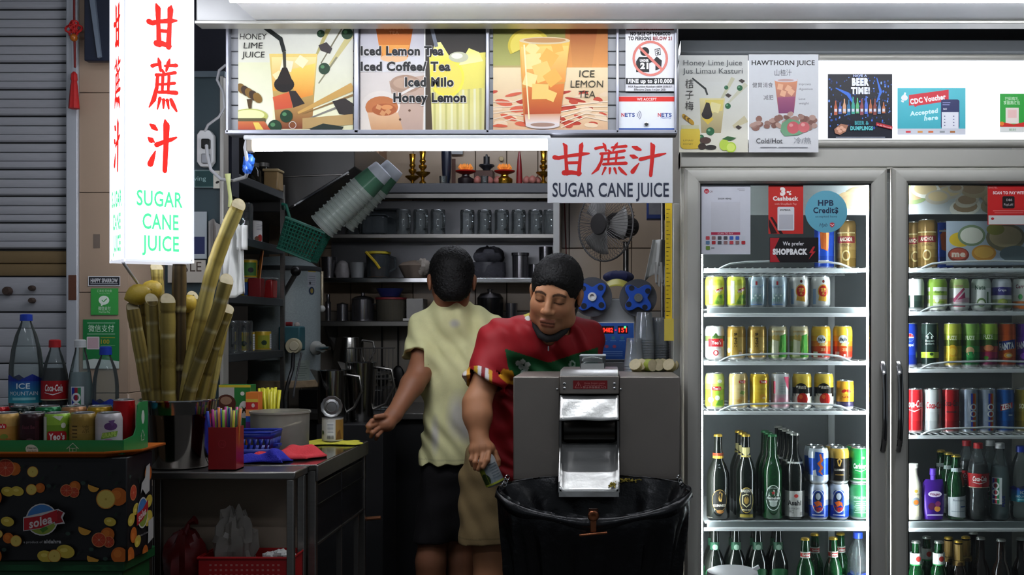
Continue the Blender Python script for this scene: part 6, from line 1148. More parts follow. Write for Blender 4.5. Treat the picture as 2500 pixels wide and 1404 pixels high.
# ---- back counter, stove and jugs
t = thing('back_counter', 'dark stainless back counter along the tiled wall', 'counter', (-.6, 1.9, 0))
B().box(-1.45, .42, 1.55, 2.28, .925, .955).obj('worktop', STEEL, t, world=True, bevel=.004)
for k in range(4): B().box(-1.43+k*.46, -.99+k*.46, 1.60, 1.62, .08, .92).obj('cabinet_door', mat('black_door', '#1b1b1d', .5), t, world=True, bevel=.003)
B().box(-1.45, .42, 1.62, 2.28, .0, .925).obj('carcass', DARK, t, world=True)
zc_ = .9565
t = thing('gas_stove', 'black gas stove with wire grate on the back counter', 'stove', (X(850, 1.98), 1.98, zc_)); B().box(-.2, .2, -.16, .16, 0, .09).obj('body', BLACKP, t, bevel=.006)
for k in range(5): B().tube([(-.18+k*.09, -.15, .165), (-.18+k*.09, .15, .165)], .004, 6).obj('grate_bar', STEELD, t)
B().tube([(-.19, -.15, .16), (.19, -.15, .16), (.19, .15, .16), (-.19, .15, .16)], .005, 6, closed=True).obj('grate_rim', STEEL, t)
for x, y in ((-.19, -.15), (.19, -.15), (.19, .15), (-.19, .15)): B().tube([(x, y, .09), (x, y, .16)], .005, 6).obj('grate_leg', STEELD, t)
def jug(px, Y, z, h, r0, r1, label, hs=1):
    q = thing('steel_jug', label, 'jug', (X(px, Y), Y, z)); B().lathe([(0, 0), (r0, 0), (r0+.002, .01), (r1, h), (r1-.003, h+.002), (r1-.006, h-.004), (0, h-.01)], 28).obj('body', mat('jug_steel', '#a9a7a4', .16, 1, nz=.06), q)
    B().tube([(r1*.95, 0, h*.92), (r1+.05*hs, 0, h*.88), (r1+.06*hs, 0, h*.6), (r1+.03*hs, 0, h*.3), (r0*1.0, 0, h*.2)], .006, 8).obj('handle', STEEL, q)
    B().prism([(-r1*.9, h*.98), (-r1-.03, h*1.02), (-r1*.95, h*.75)], -.015, .015).obj('spout', STEEL, q); return q
jug(853, 1.98, zc_+.170, .165, .085, .065, 'large steel jug standing on the stove grate')
jug(812, 1.10, .9505, .215, .058, .060, 'plain tall steel jug standing before the stove'); jug(882, 1.17, .9505, .245, .046, .066, 'tall steel jug with a big looped handle before the stove', 1.2)
# side board that carries the jugs
one(B().box(X(772, 1.02), X(935, 1.02), 1.02, 1.30, 0, .95), 'jug_cabinet', mat('black_door', '#1b1b1d', .5), 'narrow steel cabinet carrying the tall jugs', 'cabinet', bevel=.003)
t = thing('dish_rack', 'thin wire dish rack behind the steel jugs', 'rack', (X(905, 1.62), 1.62, zc_))
for k in range(6): B().tube([(-.09+k*.036, -.04, 0), (-.09+k*.036, -.04, .29), (-.09+k*.036, .06, .29), (-.09+k*.036, .06, 0)], .0022, 5).obj('wire', STEEL, t)
for z in (.02, .15, .29): B().tube([(-.1, -.04, z), (.1, -.04, z), (.1, .06, z), (-.1, .06, z)], .0022, 5, closed=True).obj('hoop', STEEL, t)
one(B().box(X(890, 1.6), X(950, 1.6), 1.70, 1.76, .9562, .97), 'white_tray', mat('tray_white', '#8f959a', .5), 'small pale tray beside the steel jugs', 'tray', bevel=.003)
for i, px in enumerate((972, 933)):
    q = thing('wok_spatula', f"black {('spatula hanging at', 'ladle hanging farther from')[i]} the tiles behind the yellow-shirted man", 'utensil', (X(px, 2.27), 2.27, Z(945, 2.27)))
    B().tube([(0, 0, Z(795, 2.27)-Z(945, 2.27)), (0, 0, .11)], .004, 6).obj('shaft', BLACKP, q); B().ball((0, 0, .055), .032, 14, 8, rz=.056, ry=.008).obj('blade', mat('black_blade', '#131315', .4), q)
# ---- fan on the wall
FX, FY_ = X(1478, 1.75), 1.75; t = thing('wall_fan', 'round grey wire-guard fan turned sideways behind the juice sign', 'fan', (FX, FY_, Z(548, 1.75)), rotz=math.radians(-42))
GR = mat('fan_grille', '#6d6b6a', .45, .4); R_f = .172
B().tube([(R_f*math.cos(a), 0, R_f*math.sin(a)) for a in [k*math.pi/16 for k in range(32)]], .0045, 6, closed=True).obj('rim', GR, t)
b = B()
for k in range(60):
    a = k*math.pi/30; b.tube([(.05*math.cos(a), -.045, .05*math.sin(a)), (.11*math.cos(a), -.04, .11*math.sin(a)), (.16*math.cos(a), -.022, .16*math.sin(a)), (R_f*math.cos(a), 0, R_f*math.sin(a))], .0011, 4, cap=False)
o = b.obj('front_wires', GR, t); o['kind'] = 'stuff'
b = B()
for k in range(60):
    a = k*math.pi/30; b.tube([(.05*math.cos(a), .05, .05*math.sin(a)), (.16*math.cos(a), .03, .16*math.sin(a)), (R_f*math.cos(a), 0, R_f*math.sin(a))], .0011, 4, cap=False)
o = b.obj('rear_wires', GR, t); o['kind'] = 'stuff'
B().lathe([(0, -.008), (.048, -.006), (.052, 0), (.05, .01), (0, .01)], 24, at=(0, -.045, 0), axis=(0, 1, 0)).obj('badge', mat('fan_badge', '#3c3a3a', .4), t)
for k in range(3):
    a = k*2*math.pi/3; B().sheet(lambda u, v: ((.03+.11*u)*math.cos(a+(v-.5)*1.2), .012*(v-.5), (.03+.11*u)*math.sin(a+(v-.5)*1.2)), 4, 6).obj('blade', mat('fan_blade', '#8f8d8a', .3), t, solid=.002)
B().lathe([(0, 0), (.06, .01), (.065, .06), (.045, .14), (0, .15)], 22, at=(0, .05, 0), axis=(0, 1, 0)).obj('motor', mat('fan_motor', '#3f3e3f', .5), t)
B().tube([P(1528, 590, 1.9), P(1528, 690, 1.9)], .014, 10).obj('stem', STEEL, t)  # replaced below
o = t.children[-1]; o.parent = None; o.parent = t; o.matrix_parent_inverse = (Matrix.Translation(t.location) @ Matrix.Rotation(t.rotation_euler.z, 4, 'Z')).inverted()
# wall wires, carton, bag at the far end
one(B().tube([P(1378, 490, 2.28), P(1380, 560, 2.28), P(1383, 640, 2.28)], .003, 6), 'wall_wire', mat('red_wire', '#7a2420', .5), 'thin red wire running down the tiles', 'wire')
t = thing('detergent_carton', 'blue and white carton hung high near the fridge side', 'carton', P(1603, 534, 1.2)); B().box(X(1580, 1.2), X(1628, 1.2), 1.197, 1.28, Z(534, 1.2), Z(478, 1.2)).obj('box', mat('blue_carton', '#24408a', .5), t, world=True, bevel=.003); B().box(X(1584, 1.198), X(1625, 1.198), 1.1945, 1.197, Z(524, 1.2), Z(490, 1.2)).obj('window', mat('carton_window', '#9a9aa0', .5, nz=.3), t, world=True)
one(B().tube([P(1617, 440, 1.1885), Vector((X(1617, 1.1885), 1.1885, 0))], .007, 8), 'steel_pole', STEEL, 'slim steel pole standing beside the fridge', 'pole')
def bagr(u, v): return (X(1572+u*54+(v*22)*(1-u), 1.165), 1.165+.018*math.sin(u*8), Z(690-v*105-(20*math.sin(u*3.1) if v < .4 else 0)*(1-v), 1.16))
t = thing('plastic_bag', 'white carrier bag hanging on the slim steel pole', 'bag', P(1598, 700, 1.05)); B().sheet(bagr, 14, 12).obj('body', WB, t, world=True, solid=.002)
for px in (1606, 1620): B().tube([P(px-6, 640, 1.03), P(px-4, 690, 1.03), P(px+3, 700, 1.03), P(px+5, 650, 1.03)], .005, 6, flat=.4).obj('handle_loop', WB, t, world=True)
t = thing('yellow_strip', 'tall yellow plastic strip with black marks beside the fridge', 'strip', P(1633, 832, .02)); B().box(X(1624, .02), X(1641, .02), .02, .03, Z(832, .02), Z(480, .02)).obj('strip', mat('strip_yellow', '#d9b71c', .4, nz=.05), t, world=True, bevel=.002)
b = B(); 
for k in range(30): b.box(X(1627, .02), X(1627+(5 if k % 3 else 9), .02), .0193, .02, Z(510+k*10.4+1.2, .02), Z(510+k*10.4, .02))
o = b.obj('marks', BLACKP, t, world=True); o['kind'] = 'stuff'
B().box(X(1622, .01), X(1645, .01), .0095, .0192, Z(832, .01), Z(778, .01)).obj('film_end', mat('pale_yellow', '#c9b44a', .4), t, world=True)
struct(B().box(X(1643, .05), X(1664, .05), .05, .30, 0, Z(496, .05)), 'trim_3', mat('side_post', '#a9aaa4', .4, .3), bevel=.003)
# ------------------------------------------------------------------ prep table and counter at the front
ZT = .945
t = thing('prep_table', 'low steel prep table in front carrying the cane bucket', 'table', (-1.08, -.37, 0))
B().box(-1.30, -.86, -.44, -.305, ZT-.022, ZT).obj('table_top', STEEL, t, world=True, bevel=.004)
for x, y in ((-.875, -.428), (-1.285, -.428), (-.875, -.318), (-1.285, -.318)): B().box(x-.010, x+.010, y-.010, y+.010, 0, ZT-.022).obj('leg', STEEL, t, world=True, bevel=.002)
B().box(-1.29, -.87, -.44, -.31, .585, .60).obj('low_shelf', STEELD, t, world=True, bevel=.003)
t = thing('steel_counter', 'long stainless counter running back beside the walkway', 'counter', (-1.08, .05, 0))
B().box(-1.32, -.835, -.30, .40, ZT-.015, ZT+.003).obj('worktop', mat('worktop_steel', '#7d7a76', .14, .95, nz=.1, ns=6), t, world=True, bevel=.003)
B().box(-.839, -.832, -.30, .40, ZT-.045, ZT+.001).obj('edge_lip', STEELD, t, world=True, bevel=.002)
for x, y in ((-.852, -.285), (-.852, .385), (-1.30, -.285), (-1.30, .385)): B().box(x-.012, x+.012, y-.012, y+.012, 0, ZT-.015).obj('leg', STEEL, t, world=True, bevel=.002)
DRW = mat('drawer_dark', '#26262a', .35, .5, nz=.2)
for k in range(2):
    y0, y1 = (-.264, .045) if k == 0 else (.055, .368)
    d = B().box(-1.2, -.845, y0, y1, ZT-.23, ZT-.06).obj('drawer', DRW, t, world=True, bevel=.003)
    B().box(-.846, -.842, y0+.005, y1-.005, ZT-.125, ZT-.118).obj('grip_slot', BLACKP, d, world=True)
    B().box(-.846, -.840, y0, y1, ZT-.236, ZT-.23).obj('drawer_rail', STEEL, d, world=True)
for y in (.05, .30): B().box(-.86, -.845, y-.008, y+.008, 0, ZT-.24).obj('stay', STEELD, t, world=True)
B().box(-1.30, -.868, -.272, -.268, .42, ZT-.03).obj('back_board', mat('beige_board', '#8d7d6c', .6, nz=.15, ns=4), t, world=True)
B().tube([P(880, 1268, .42), P(930, 1264, .42)], .007, 8).obj('towel_bar', mat('copper_bar', '#8a5a3c', .35, .7), t, world=True)
# bucket
q = P(440, 1148, -.32); bk = thing('steel_bucket', 'shiny steel bucket holding the sugar canes', 'bucket', (q.x, -.33, ZT+.0035)); BZ = Z(975, -.33)-ZT-.0035
B().lathe([(0, .002), (.082, 0), (.085, .004), (.104, BZ-.004), (.108, BZ), (.105, BZ), (.083, .006), (0, .005)], 40).obj('body', mat('bucket_steel', '#a09c96', .12, 1, nz=.08, ns=5), bk)
B().tube([(.107*math.cos(a), .107*math.sin(a), BZ) for a in [k*math.pi/20 for k in range(40)]], .003, 6, closed=True).obj('rim', CHROME, bk)
# sugar canes: base pixel ... tip pixel, radius px, depth
CANE = attr_mat('cane_skin', .45, bump=.25, bs=90); PULP = mat('cane_pulp', '#b5a988', .7, nz=.2, ns=80)
CN = [('thick cane under the lemons nearest the pillar', [(345, 1110), (336, 975), (324, 752)], 15, -.37, 1), ('slim cane second from the pillar', [(368, 1110), (358, 975), (351, 738)], 12, -.32, 0), ('cane with a slanting white cut', [(392, 1120), (380, 975), (370, 732)], 14, -.40, 1), ('pale cane standing tall behind the white cut one', [(400, 1100), (396, 960), (383, 655)], 14, -.29, 3), ('stout cane before the bucket middle', [(412, 1120), (409, 975), (410, 735)], 17, -.41, 0), ('dark brown cane with a grey sawn tip', [(436, 1115), (436, 975), (438, 632)], 16, -.36, 2), ('longest cane leaning up toward the hanging bag', [(438, 1115), (452, 965), (490, 784), (519, 664), (547, 582), (582, 502)], 17, -.37, 3), ('pale cane half hidden behind the longest one', [(436, 1100), (448, 900), (470, 725)], 13, -.28, 3), ('knobbly cane leaning out with a round cut end', [(446, 1120), (465, 972), (497, 858), (530, 765), (553, 686)], 16, -.40, 1), ('cane leaning out below the round cut one', [(470, 1115), (490, 972), (527, 836), (556, 758)], 13, -.35, 0), ('thin outermost cane leaning toward the rack', [(485, 1110), (517, 968), (543, 822), (562, 756)], 9, -.30, 3), ('short cane hidden low in the middle', [(424, 1110), (424, 960), (428, 790)], 14, -.31, 0)]
random.seed(12)
def smooth_path(pts, n):
    v = [Vector(p) for p in pts]; seg = [0]
    for a, b_ in zip(v, v[1:]): seg.append(seg[-1]+(b_-a).length)
    out = []
    for k in range(n+1):
        s = seg[-1]*k/n; i = max(j for j in range(len(v)-1) if seg[j] <= s+1e-9); tt = (s-seg[i])/(seg[i+1]-seg[i])
        p0 = v[max(0, i-1)]; p1 = v[i]; p2 = v[i+1]; p3 = v[min(len(v)-1, i+2)]
        out.append(.5*((2*p1)+(p2-p0)*tt+(2*p0-5*p1+4*p2-p3)*tt*tt+(3*p1-p0-3*p2+p3)*tt**3))
    return out, seg[-1]
for label, pts, rp, Y, tone in CN:
    n = 60; Yt = Y+(.0 if tone == 3 else -.02); w3 = []
    for i, (a, c_) in enumerate(pts): w3.append(P(a, c_, Y+(Yt-Y)*i/(len(pts)-1)))
    r = rp/S(Y); rim = ZT+.0035+BZ
    for i, q in enumerate(w3):                     # keep the lower end inside the bucket
        if q.z < rim+.02:
            d = Vector((q.x-bk.location.x, q.y-bk.location.y)); lim = (.098 if q.z > rim-.03 else .076)-r
            if d.length > lim: d *= lim/d.length; q.x = bk.location.x+d.x; q.y = bk.location.y+d.y
    path, L = smooth_path(w3, n); seg = random.uniform(.068, .09) if tone != 2 else .14
    t = thing('sugar_cane', label, 'sugar cane', path[0], 'sugar canes in the steel bucket')
    b = B(); b.hascol = True; ph = random.random(); rs = []; cs = []
    pal = [('#7a6930', '#94813f', '#54411c'), ('#857238', '#a08d4c', '#5c471f'), ('#4a3b24', '#5c4b2e', '#30240f'), ('#a08c42', '#b8a760', '#75612a')][tone]
    for k in range(n+1):
        f = (L*k/n/seg+ph) % 1; d = min(f, 1-f); rs.append(r*(1+.06*math.sin(math.pi*f)**2 - .05*math.exp(-(d/.05)**2) + (.10*math.exp(-((f-.07)/.03)**2)))); cs.append(tuple(.5*(a+c_) for a, c_ in zip(col(pal[2]), col(pal[0]))) if d < .02 else (col('#b3a678') if f < .07 else (lambda m: tuple(a*(1-m)+c_*m for a, c_ in zip(col(pal[0]), col(pal[1]))))(.5+.5*math.sin(int(L*k/n/seg+ph)*2.3+ph*9))))
    NS = 20; b.tube(path, rs, NS, cap=True); st = [random.choice((.5, .75, .95, 1.15, 1.3)) for _ in range(NS)]
    b.c = [tuple(x*st[j] for x in cs[i]) for i in range(n+1) for j in range(NS)]
    # slanting cut at the tip
    axv = (path[-1]-path[-2]).normalized(); sl = Vector((.5, -.8, .3)).normalized()
    for j in range(NS):
        i0 = n*NS+j; p_ = Vector(b.v[i0]); off = (p_-path[-1]).dot(sl); b.v[i0] = tuple(p_-axv*off*1.1)
    tip = [Vector(b.v[n*NS+j]) for j in range(NS)]
    b.obj('stalk', CANE, t, world=True, smooth=60)
    c0 = sum(tip, Vector())/NS; nn = (tip[0]-c0).cross(tip[3]-c0).normalized()
    nn = nn if nn.dot(axv) > 0 else -nn
    B().add([c0+(p_-c0)*.94+nn*.0012 for p_ in tip]+[c0+nn*.003], [(j, (j+1) % NS, NS) for j in range(NS)]).obj('cut_end', PULP, t, world=True, smooth=0)
LEM = mat('lemon_peel', '#c9ab3c', .4, nz=.12, ns=14, bump=.12, bs=180)
def lemon(px, py, Y, r, label, rot):
    t = thing('lemon', label, 'lemon', P(px, py, Y), 'lemons among the sugar canes'); t.rotation_euler = rot
    B().lathe([(0, -1.28*r), (.12*r, -1.25*r), (.2*r, -1.15*r), (.55*r, -.92*r), (.88*r, -.5*r), (r, 0), (.88*r, .5*r), (.55*r, .92*r), (.2*r, 1.12*r), (0, 1.2*r)], 20).obj('fruit', LEM, t); B().lathe([(0, 1.2*r), (.1*r, 1.21*r), (.08*r, 1.26*r), (0, 1.27*r)], 8).obj('stem_end', mat('lemon_stem', '#6a6a34', .6), t)
lemon(337, 719, -.385, .030, 'lemon in front on top of the canes nearest the pillar', (0, 1.2, .3)); lemon(369, 709, -.335, .029, 'lemon behind the front one on top of the canes', (0, 1.0, .8)); lemon(458, 742, -.305, .025, 'lemon tucked behind the longest sugar cane', (0, .6, 0))
# straw holder and straws
q = P(548, 1148, -.40); hx_ = q.x
t = thing('straw_holder', 'dark red square straw holder on the prep table', 'holder', (hx_, -.385, ZT+.0005))
RH = mat('holder_red', '#8a0f14', .3, nz=.08); hw, hh = .0385, .121
for x0_, x1_, y0_, y1_ in ((-hw, hw, -.034, -.031), (-hw, hw, .031, .034), (-hw, -hw+.003, -.031, .031), (hw-.003, hw, -.031, .031)): B().box(x0_, x1_, y0_, y1_, 0, hh).obj('panel', RH, t)
B().box(-hw, hw, -.034, .034, 0, .004).obj('base', RH, t)
p = Print(); p.ring(.0, .075, .010, .0112, '#a83038', 14); p.text('LOVE', 0, .071, .006, '#a83038', w=.014); p.obj('print', PM, t, at=(0, -.034, 0))
SC = [('blue', '#2440a8'), ('yellow', '#c9c23a'), ('magenta', '#a82a7c'), ('green', '#3fa050'), ('orange', '#d9823c'), ('purple', '#6a3494'), ('lime', '#8fb83c'), ('pink', '#c85a8c'), ('navy', '#1f2f6a')]
random.seed(4); occ = []
for k in range(24):
    nm, hc = SC[(k*5) % 9]; x = -.031+.062*((k*7) % 24)/23; y = (-.024, -.008, .008, .024)[k % 4]; tx = x*1.35+random.uniform(-.002, .002); h = .165+.012*((k*13) % 7)/7
    o = B().tube([(x, y, .005), (x+(tx-x)*.7, y*1.05, h*.75), (tx, y*1.15, h)], .0036, 7, cap=False).obj('straw', mat('straw_'+nm, hc, .35, nz=.05), None, solid=.0006)
    o.location = (hx_, -.385, ZT+.0008); tag(o, f'{nm} plastic drinking straw standing in the red holder', 'straw', f'{nm} straws in the red holder')
# blue basket, cloths
BB = mat('blue_basket', '#1a2c8c', .35, nz=.1); q = P(610, 1112, -.06); t = thing('blue_basket', 'small dark blue plastic basket on the counter', 'basket', (X(612, -.05), -.07, ZT+.0035))
b = B(); bw, bd, bh = .085, .06, .075
for x0_, y0_, x1_, y1_ in ((-1, -1, 1, -1), (1, -1, 1, 1), (1, 1, -1, 1), (-1, 1, -1, -1)):
    b.add([(x0_*bw*.88, y0_*bd*.88, 0), (x1_*bw*.88, y1_*bd*.88, 0), (x1_*bw*.94, y1_*bd*.94, bh*.35), (x0_*bw*.94, y0_*bd*.94, bh*.35)], [(0, 1, 2, 3)]); b.add([(x0_*bw*.97, y0_*bd*.97, bh*.75), (x1_*bw*.97, y1_*bd*.97, bh*.75), (x1_*bw, y1_*bd, bh), (x0_*bw, y0_*bd, bh)], [(0, 1, 2, 3)])
    for k in range(9):
        f0, f1 = (k+.15)/9, (k+.6)/9; L_ = lambda f, s_, z: ((x0_+(x1_-x0_)*f)*bw*s_, (y0_+(y1_-y0_)*f)*bd*s_, z)
        b.add([L_(f0, .94, bh*.35), L_(f1, .94, bh*.35), L_(min(1, f1+.04), .97, bh*.75), L_(min(1, f0+.04), .97, bh*.75)], [(0, 1, 2, 3)])
b.add([(-bw*.88, -bd*.88, .001), (bw*.88, -bd*.88, .001), (bw*.88, bd*.88, .001), (-bw*.88, bd*.88, .001)], [(0, 1, 2, 3)]); b.obj('body', BB, t, solid=.003)
B().tube([(-bw, -bd, bh), (bw, -bd, bh), (bw, bd, bh), (-bw, bd, bh)], .004, 6, closed=True).obj('rim', BB, t); B().box(bw-.006, bw+.012, -.02, .02, bh*.4, bh*.5).obj('grip', BB, t)
def cloth(name, label, hc, cx, cy, w_, d_, z, amp, seed, rot=0):
    random.seed(seed); ph = [random.uniform(0, 6) for _ in range(8)]
    def f(u, v):
        x, y = (u-.5)*w_, (v-.5)*d_; e = min(u, 1-u, v, 1-v); h = amp*(.5+.5*math.sin(7*u+3*v+ph[0]))*(.6+.4*math.sin(6*v-4*u+ph[1]))+amp*.35*(1+math.sin(11*u+ph[2]+5*v)); h *= (min(1, e*4))**.7+.08
        x += .012*math.sin(6*v+ph[3]); y += .012*math.sin(7*u+ph[4]); c_, s_ = math.cos(rot), math.sin(rot); return (x*c_-y*s_, x*s_+y*c_, h+.0022)
    o = B().sheet(f, 34, 26).obj(name, mat(name+hc, hc, .9, nz=.15, ns=120, bump=.35, bs=260), None, solid=.003); o.location = (cx, cy, z); return tag(o, label, 'cloth')
cloth('blue_cloth', 'crumpled royal blue cloth on the counter edge', '#1c1f9a', X(628, -.26), -.235, .165, .10, ZT+.0035, .030, 3, .1)
cloth('red_cloth', 'crumpled coral red cloth beside the blue one', '#c8343c', X(712, -.12), -.13, .18, .13, ZT+.0035, .030, 8, -.2)
cloth('yellow_cloth', 'flat folded yellow cloth under the tin', '#c9c23c', X(815, .30), .29, .185, .13, ZT+.0035, .008, 5, .08)
# sugar tub
t = thing('sugar_tub', 'cloudy white tub half full of sugar on the counter', 'tub', (X(684, .10), .10, ZT+.0035)); R1 = .093
B().lathe([(0, .002), (R1*.95, 0), (R1*.97, .004), (R1, .118), (R1+.004, .120), (R1+.004, .126), (R1-.002, .126), (R1*.95, .008), (0, .006)], 40).obj('tub', glass('cloudy_tub', '#d9d6cc', 1.35, .2, haze=.42, hcol='#b9b6aa'), t)
b = B(); n = 32; vs = [(0, 0, .07)]; 
top = lambda x, y: .068+.34*x+.004*math.sin(40*y); rr = R1*.93
for ring_ in (.5, 1): vs += [(rr*ring_*math.cos(2*math.pi*k/n), rr*ring_*math.sin(2*math.pi*k/n), min(.096, max(.04, top(rr*ring_*math.cos(2*math.pi*k/n), rr*ring_*math.sin(2*math.pi*k/n))))) for k in range(n)]
vs += [(rr*.97*math.cos(2*math.pi*k/n), rr*.97*math.sin(2*math.pi*k/n), .008) for k in range(n)]
fs = [(0, 1+k, 1+(k+1) % n) for k in range(n)]+[(1+k, 1+n+k, 1+n+(k+1) % n, 1+(k+1) % n) for k in range(n)]+[(1+n+k, 1+2*n+k, 1+2*n+(k+1) % n, 1+n+(k+1) % n) for k in range(n)]+[tuple(1+2*n+k for k in range(n))]
b.add(vs, fs).obj('sugar', mat('sugar', '#d9d6c8', .8, nz=.04, ns=200), t)
# tins on the yellow cloth
t = thing('food_tin', 'open food tin with white label standing on the yellow cloth', 'tin', (X(812, .3), .30, ZT+.013)); r, h = .0355, .078
B().lathe([(0, .002, '#888'), (r-.001, 0, '#aaa'), (r, .003, '#c4c2ba'), (r, h-.003, '#c4c2ba'), (r+.001, h, '#aaa'), (r-.001, h, '#aaa'), (r-.002, .01, '#777')], 28).obj('body', CANW, t)
p = MM(); p.rect(-50, 5, 18, 73, '#bdbcb6'); p.rect(18, 5, 80, 73, '#8f6c34'); p.rect(-12, 14, 14, 64, '#cfd0cc'); [p.rect(-9, 30+k*4.5, 11, 31.5+k*4.5, '#7a8088') for k in range(7)]; [p.rect(-10+k*2.6, 8, -8.8+k*2.6, 20, '#2a2a2c') for k in range(9)]; p.ell(-28, 30, 6, 7, '#4a5a3a'); p.put([(20, 8), (40, 8), (34, 40), (24, 30)], '#6a4a24'); p.obj('label', PM, t, wrap=r)
B().lathe([(0, 0), (.036, 0), (.0375, .002), (.036, .004), (.028, .003), (.026, .001), (.018, .003), (.016, .001), (0, .002)], 26, at=(-.002, -.005, h+.037), axis=(.05, -1, .1), jit=lambda a, z: .03*math.sin(11*a)).obj('peeled_lid', mat('tin_lid', '#8d8d8c', .3, .9), t)
# boxes and yellow straws further back
def carton(x0, y0, x1, y1, Y, d, hc, label, draw, name='drink_carton', zb=None):
    zz = ZT+.0035 if zb is None else zb; t = thing(name, label, 'carton', (X((x0+x1)/2, Y), Y+d/2, zz)); w_ = (x1-x0)/S(Y); h = Z(y0, Y)-zz
    B().box(-w_/2, w_/2, -d/2, d/2, 0, h).obj('box', mat('carton_'+hc[1:], hc, .5), t, bevel=.0015); p = PX((x0, y0, x1, y1)); draw(p); p.flat('print', PM, t, Y)
carton(534, 940, 612, 1090, .18, .06, '#1f6a2c', 'green chocolate drink carton behind the straws', lambda p: (p.rect(534, 940, 612, 946, '#b8a62c'), p.rect(534, 946, 572, 990, '#a8a49c'), p.ell(552, 985, 24, 22, '#4a2418'), p.ell(552, 978, 14, 10, '#8a6a54'), p.ell(592, 961, 5, 5, '#c9c4b8'), p.ell(596, 1000, 13, 21, '#e0dcd6'), p.text('M', 596, 1008, 14, '#2a1a14', w=14, bold=.06), p.put([(540, 1020), (570, 1000), (590, 1040), (560, 1060)], '#3f8a5a')))
carton(600, 958, 630, 1090, .14, .05, '#c8642a', 'slim orange and rainbow striped carton beside the green one', lambda p: (p.rect(600, 958, 630, 974, '#c8702a'), p.rect(600, 974, 630, 982, '#c2a43a'), p.rect(600, 982, 630, 1000, '#a82424'), p.ell(618, 990, 4, 5, '#c9b8b0'), p.rect(600, 1000, 630, 1016, '#d08a4c'), p.rect(600, 1016, 630, 1030, '#2a4ea0'), p.rect(600, 1030, 630, 1048, '#5a2a7c'), p.rect(600, 1048, 630, 1062, '#b05a2c')))
t = thing('straw_cup', 'clear cup holding the yellow straws behind the tub', 'cup', (X(660, .24), .235, ZT+.0035)); B().lathe([(0, .002), (.036, 0), (.043, .115), (.041, .115), (.034, .004)], 24).obj('cup', MUGG, t)
random.seed(6); YS = mat('yellow_straw', '#c9c22c', .35, nz=.06)
for k in range(15):
    a = k*2.4; rr = .026*math.sqrt((k+.5)/15); x, y = rr*math.cos(a), rr*math.sin(a); h = .185+random.uniform(-.008, .012)
    o = B().tube([(x*.7, y*.7, .006), (x*1.5, y*1.5, h)], .0045, 8, cap=False).obj('straw', YS, None, solid=.0006); o.location = (X(660, .24), .235, ZT+.0036); tag(o, 'thick yellow straw standing in the clear cup', 'straw', 'yellow straws in the clear cup')
# under the table
t = thing('red_basket', 'red plastic crate on the low shelf under the table', 'crate', (-1.0, -.37, .6005)); RB = mat('crate_red', '#a01418', .4, nz=.1)
b = B(); B().box(-.125, .125, -.058, .058, 0, .004).obj('base', RB, t)
for x0_, x1_, y0_, y1_ in ((-.13, .13, -.062, -.058), (-.13, .13, .058, .062), (-.13, -.126, -.058, .058), (.126, .13, -.058, .058)): B().box(x0_, x1_, y0_, y1_, 0, .105).obj('side', RB, t)
for k in range(14):
    for j in range(3): B().box(-.10+k*.0145, -.094+k*.0145, -.0628, -.062, .055+j*.014, .060+j*.014).obj('slot', mat('slot_pale', '#b56a64', .6), t)
B().tube([(-.132, -.064, .105), (.132, -.064, .105), (.132, .064, .105), (-.132, .064, .105)], .004, 6, closed=True).obj('rim', RB, t)
CB = glass('crumpled_bag', '#d2cfca', 1.35, .15, haze=.4, hcol='#a8a29a')
t = thing('crumpled_bag', 'crumpled clear plastic bag stuffed in the red crate', 'bag', (-1.05, -.37, .605)); B().ball((0, 0, .115), .056, 26, 16, rz=.105, ry=.05, jit=lambda a, t: .14*math.sin(5*a+3*t)+.1*math.sin(11*a-4*t)+.06*math.sin(17*t+a*3)).obj('film', CB, t, smooth=25)
for i, (x, z) in enumerate(((-.945, .70), (-.915, .707), (-.895, .70))): one(B().ball((x, -.385, z), .022, 10, 6, rz=.014, jit=lambda a, t: .2*math.sin(4*a+t*3)), 'paper_scrap', mat('paper_scrap', '#c9c8c4', .7), f'white paper scrap in the red crate, {ORD[i]} from the clear bag', 'paper', 'paper scraps in the red crate', smooth=20)
t = thing('red_bag', 'dark red plastic bag bulging under the table by the fruit box', 'bag', (-1.19, -.37, .6005)); B().ball((0, 0, .085), .06, 20, 12, rz=.085, ry=.055, jit=lambda a, t: .1*math.sin(5*a+3*t)+.06*math.sin(9*a)).obj('film', mat('red_film', '#5a0c0e', .4, nz=.3), t, smooth=30); B().tube([(0, 0, .16), (.01, 0, .19), (.03, 0, .2)], [.012, .006, .014], 8).obj('knot', mat('red_film', '#5a0c0e', .4), t)

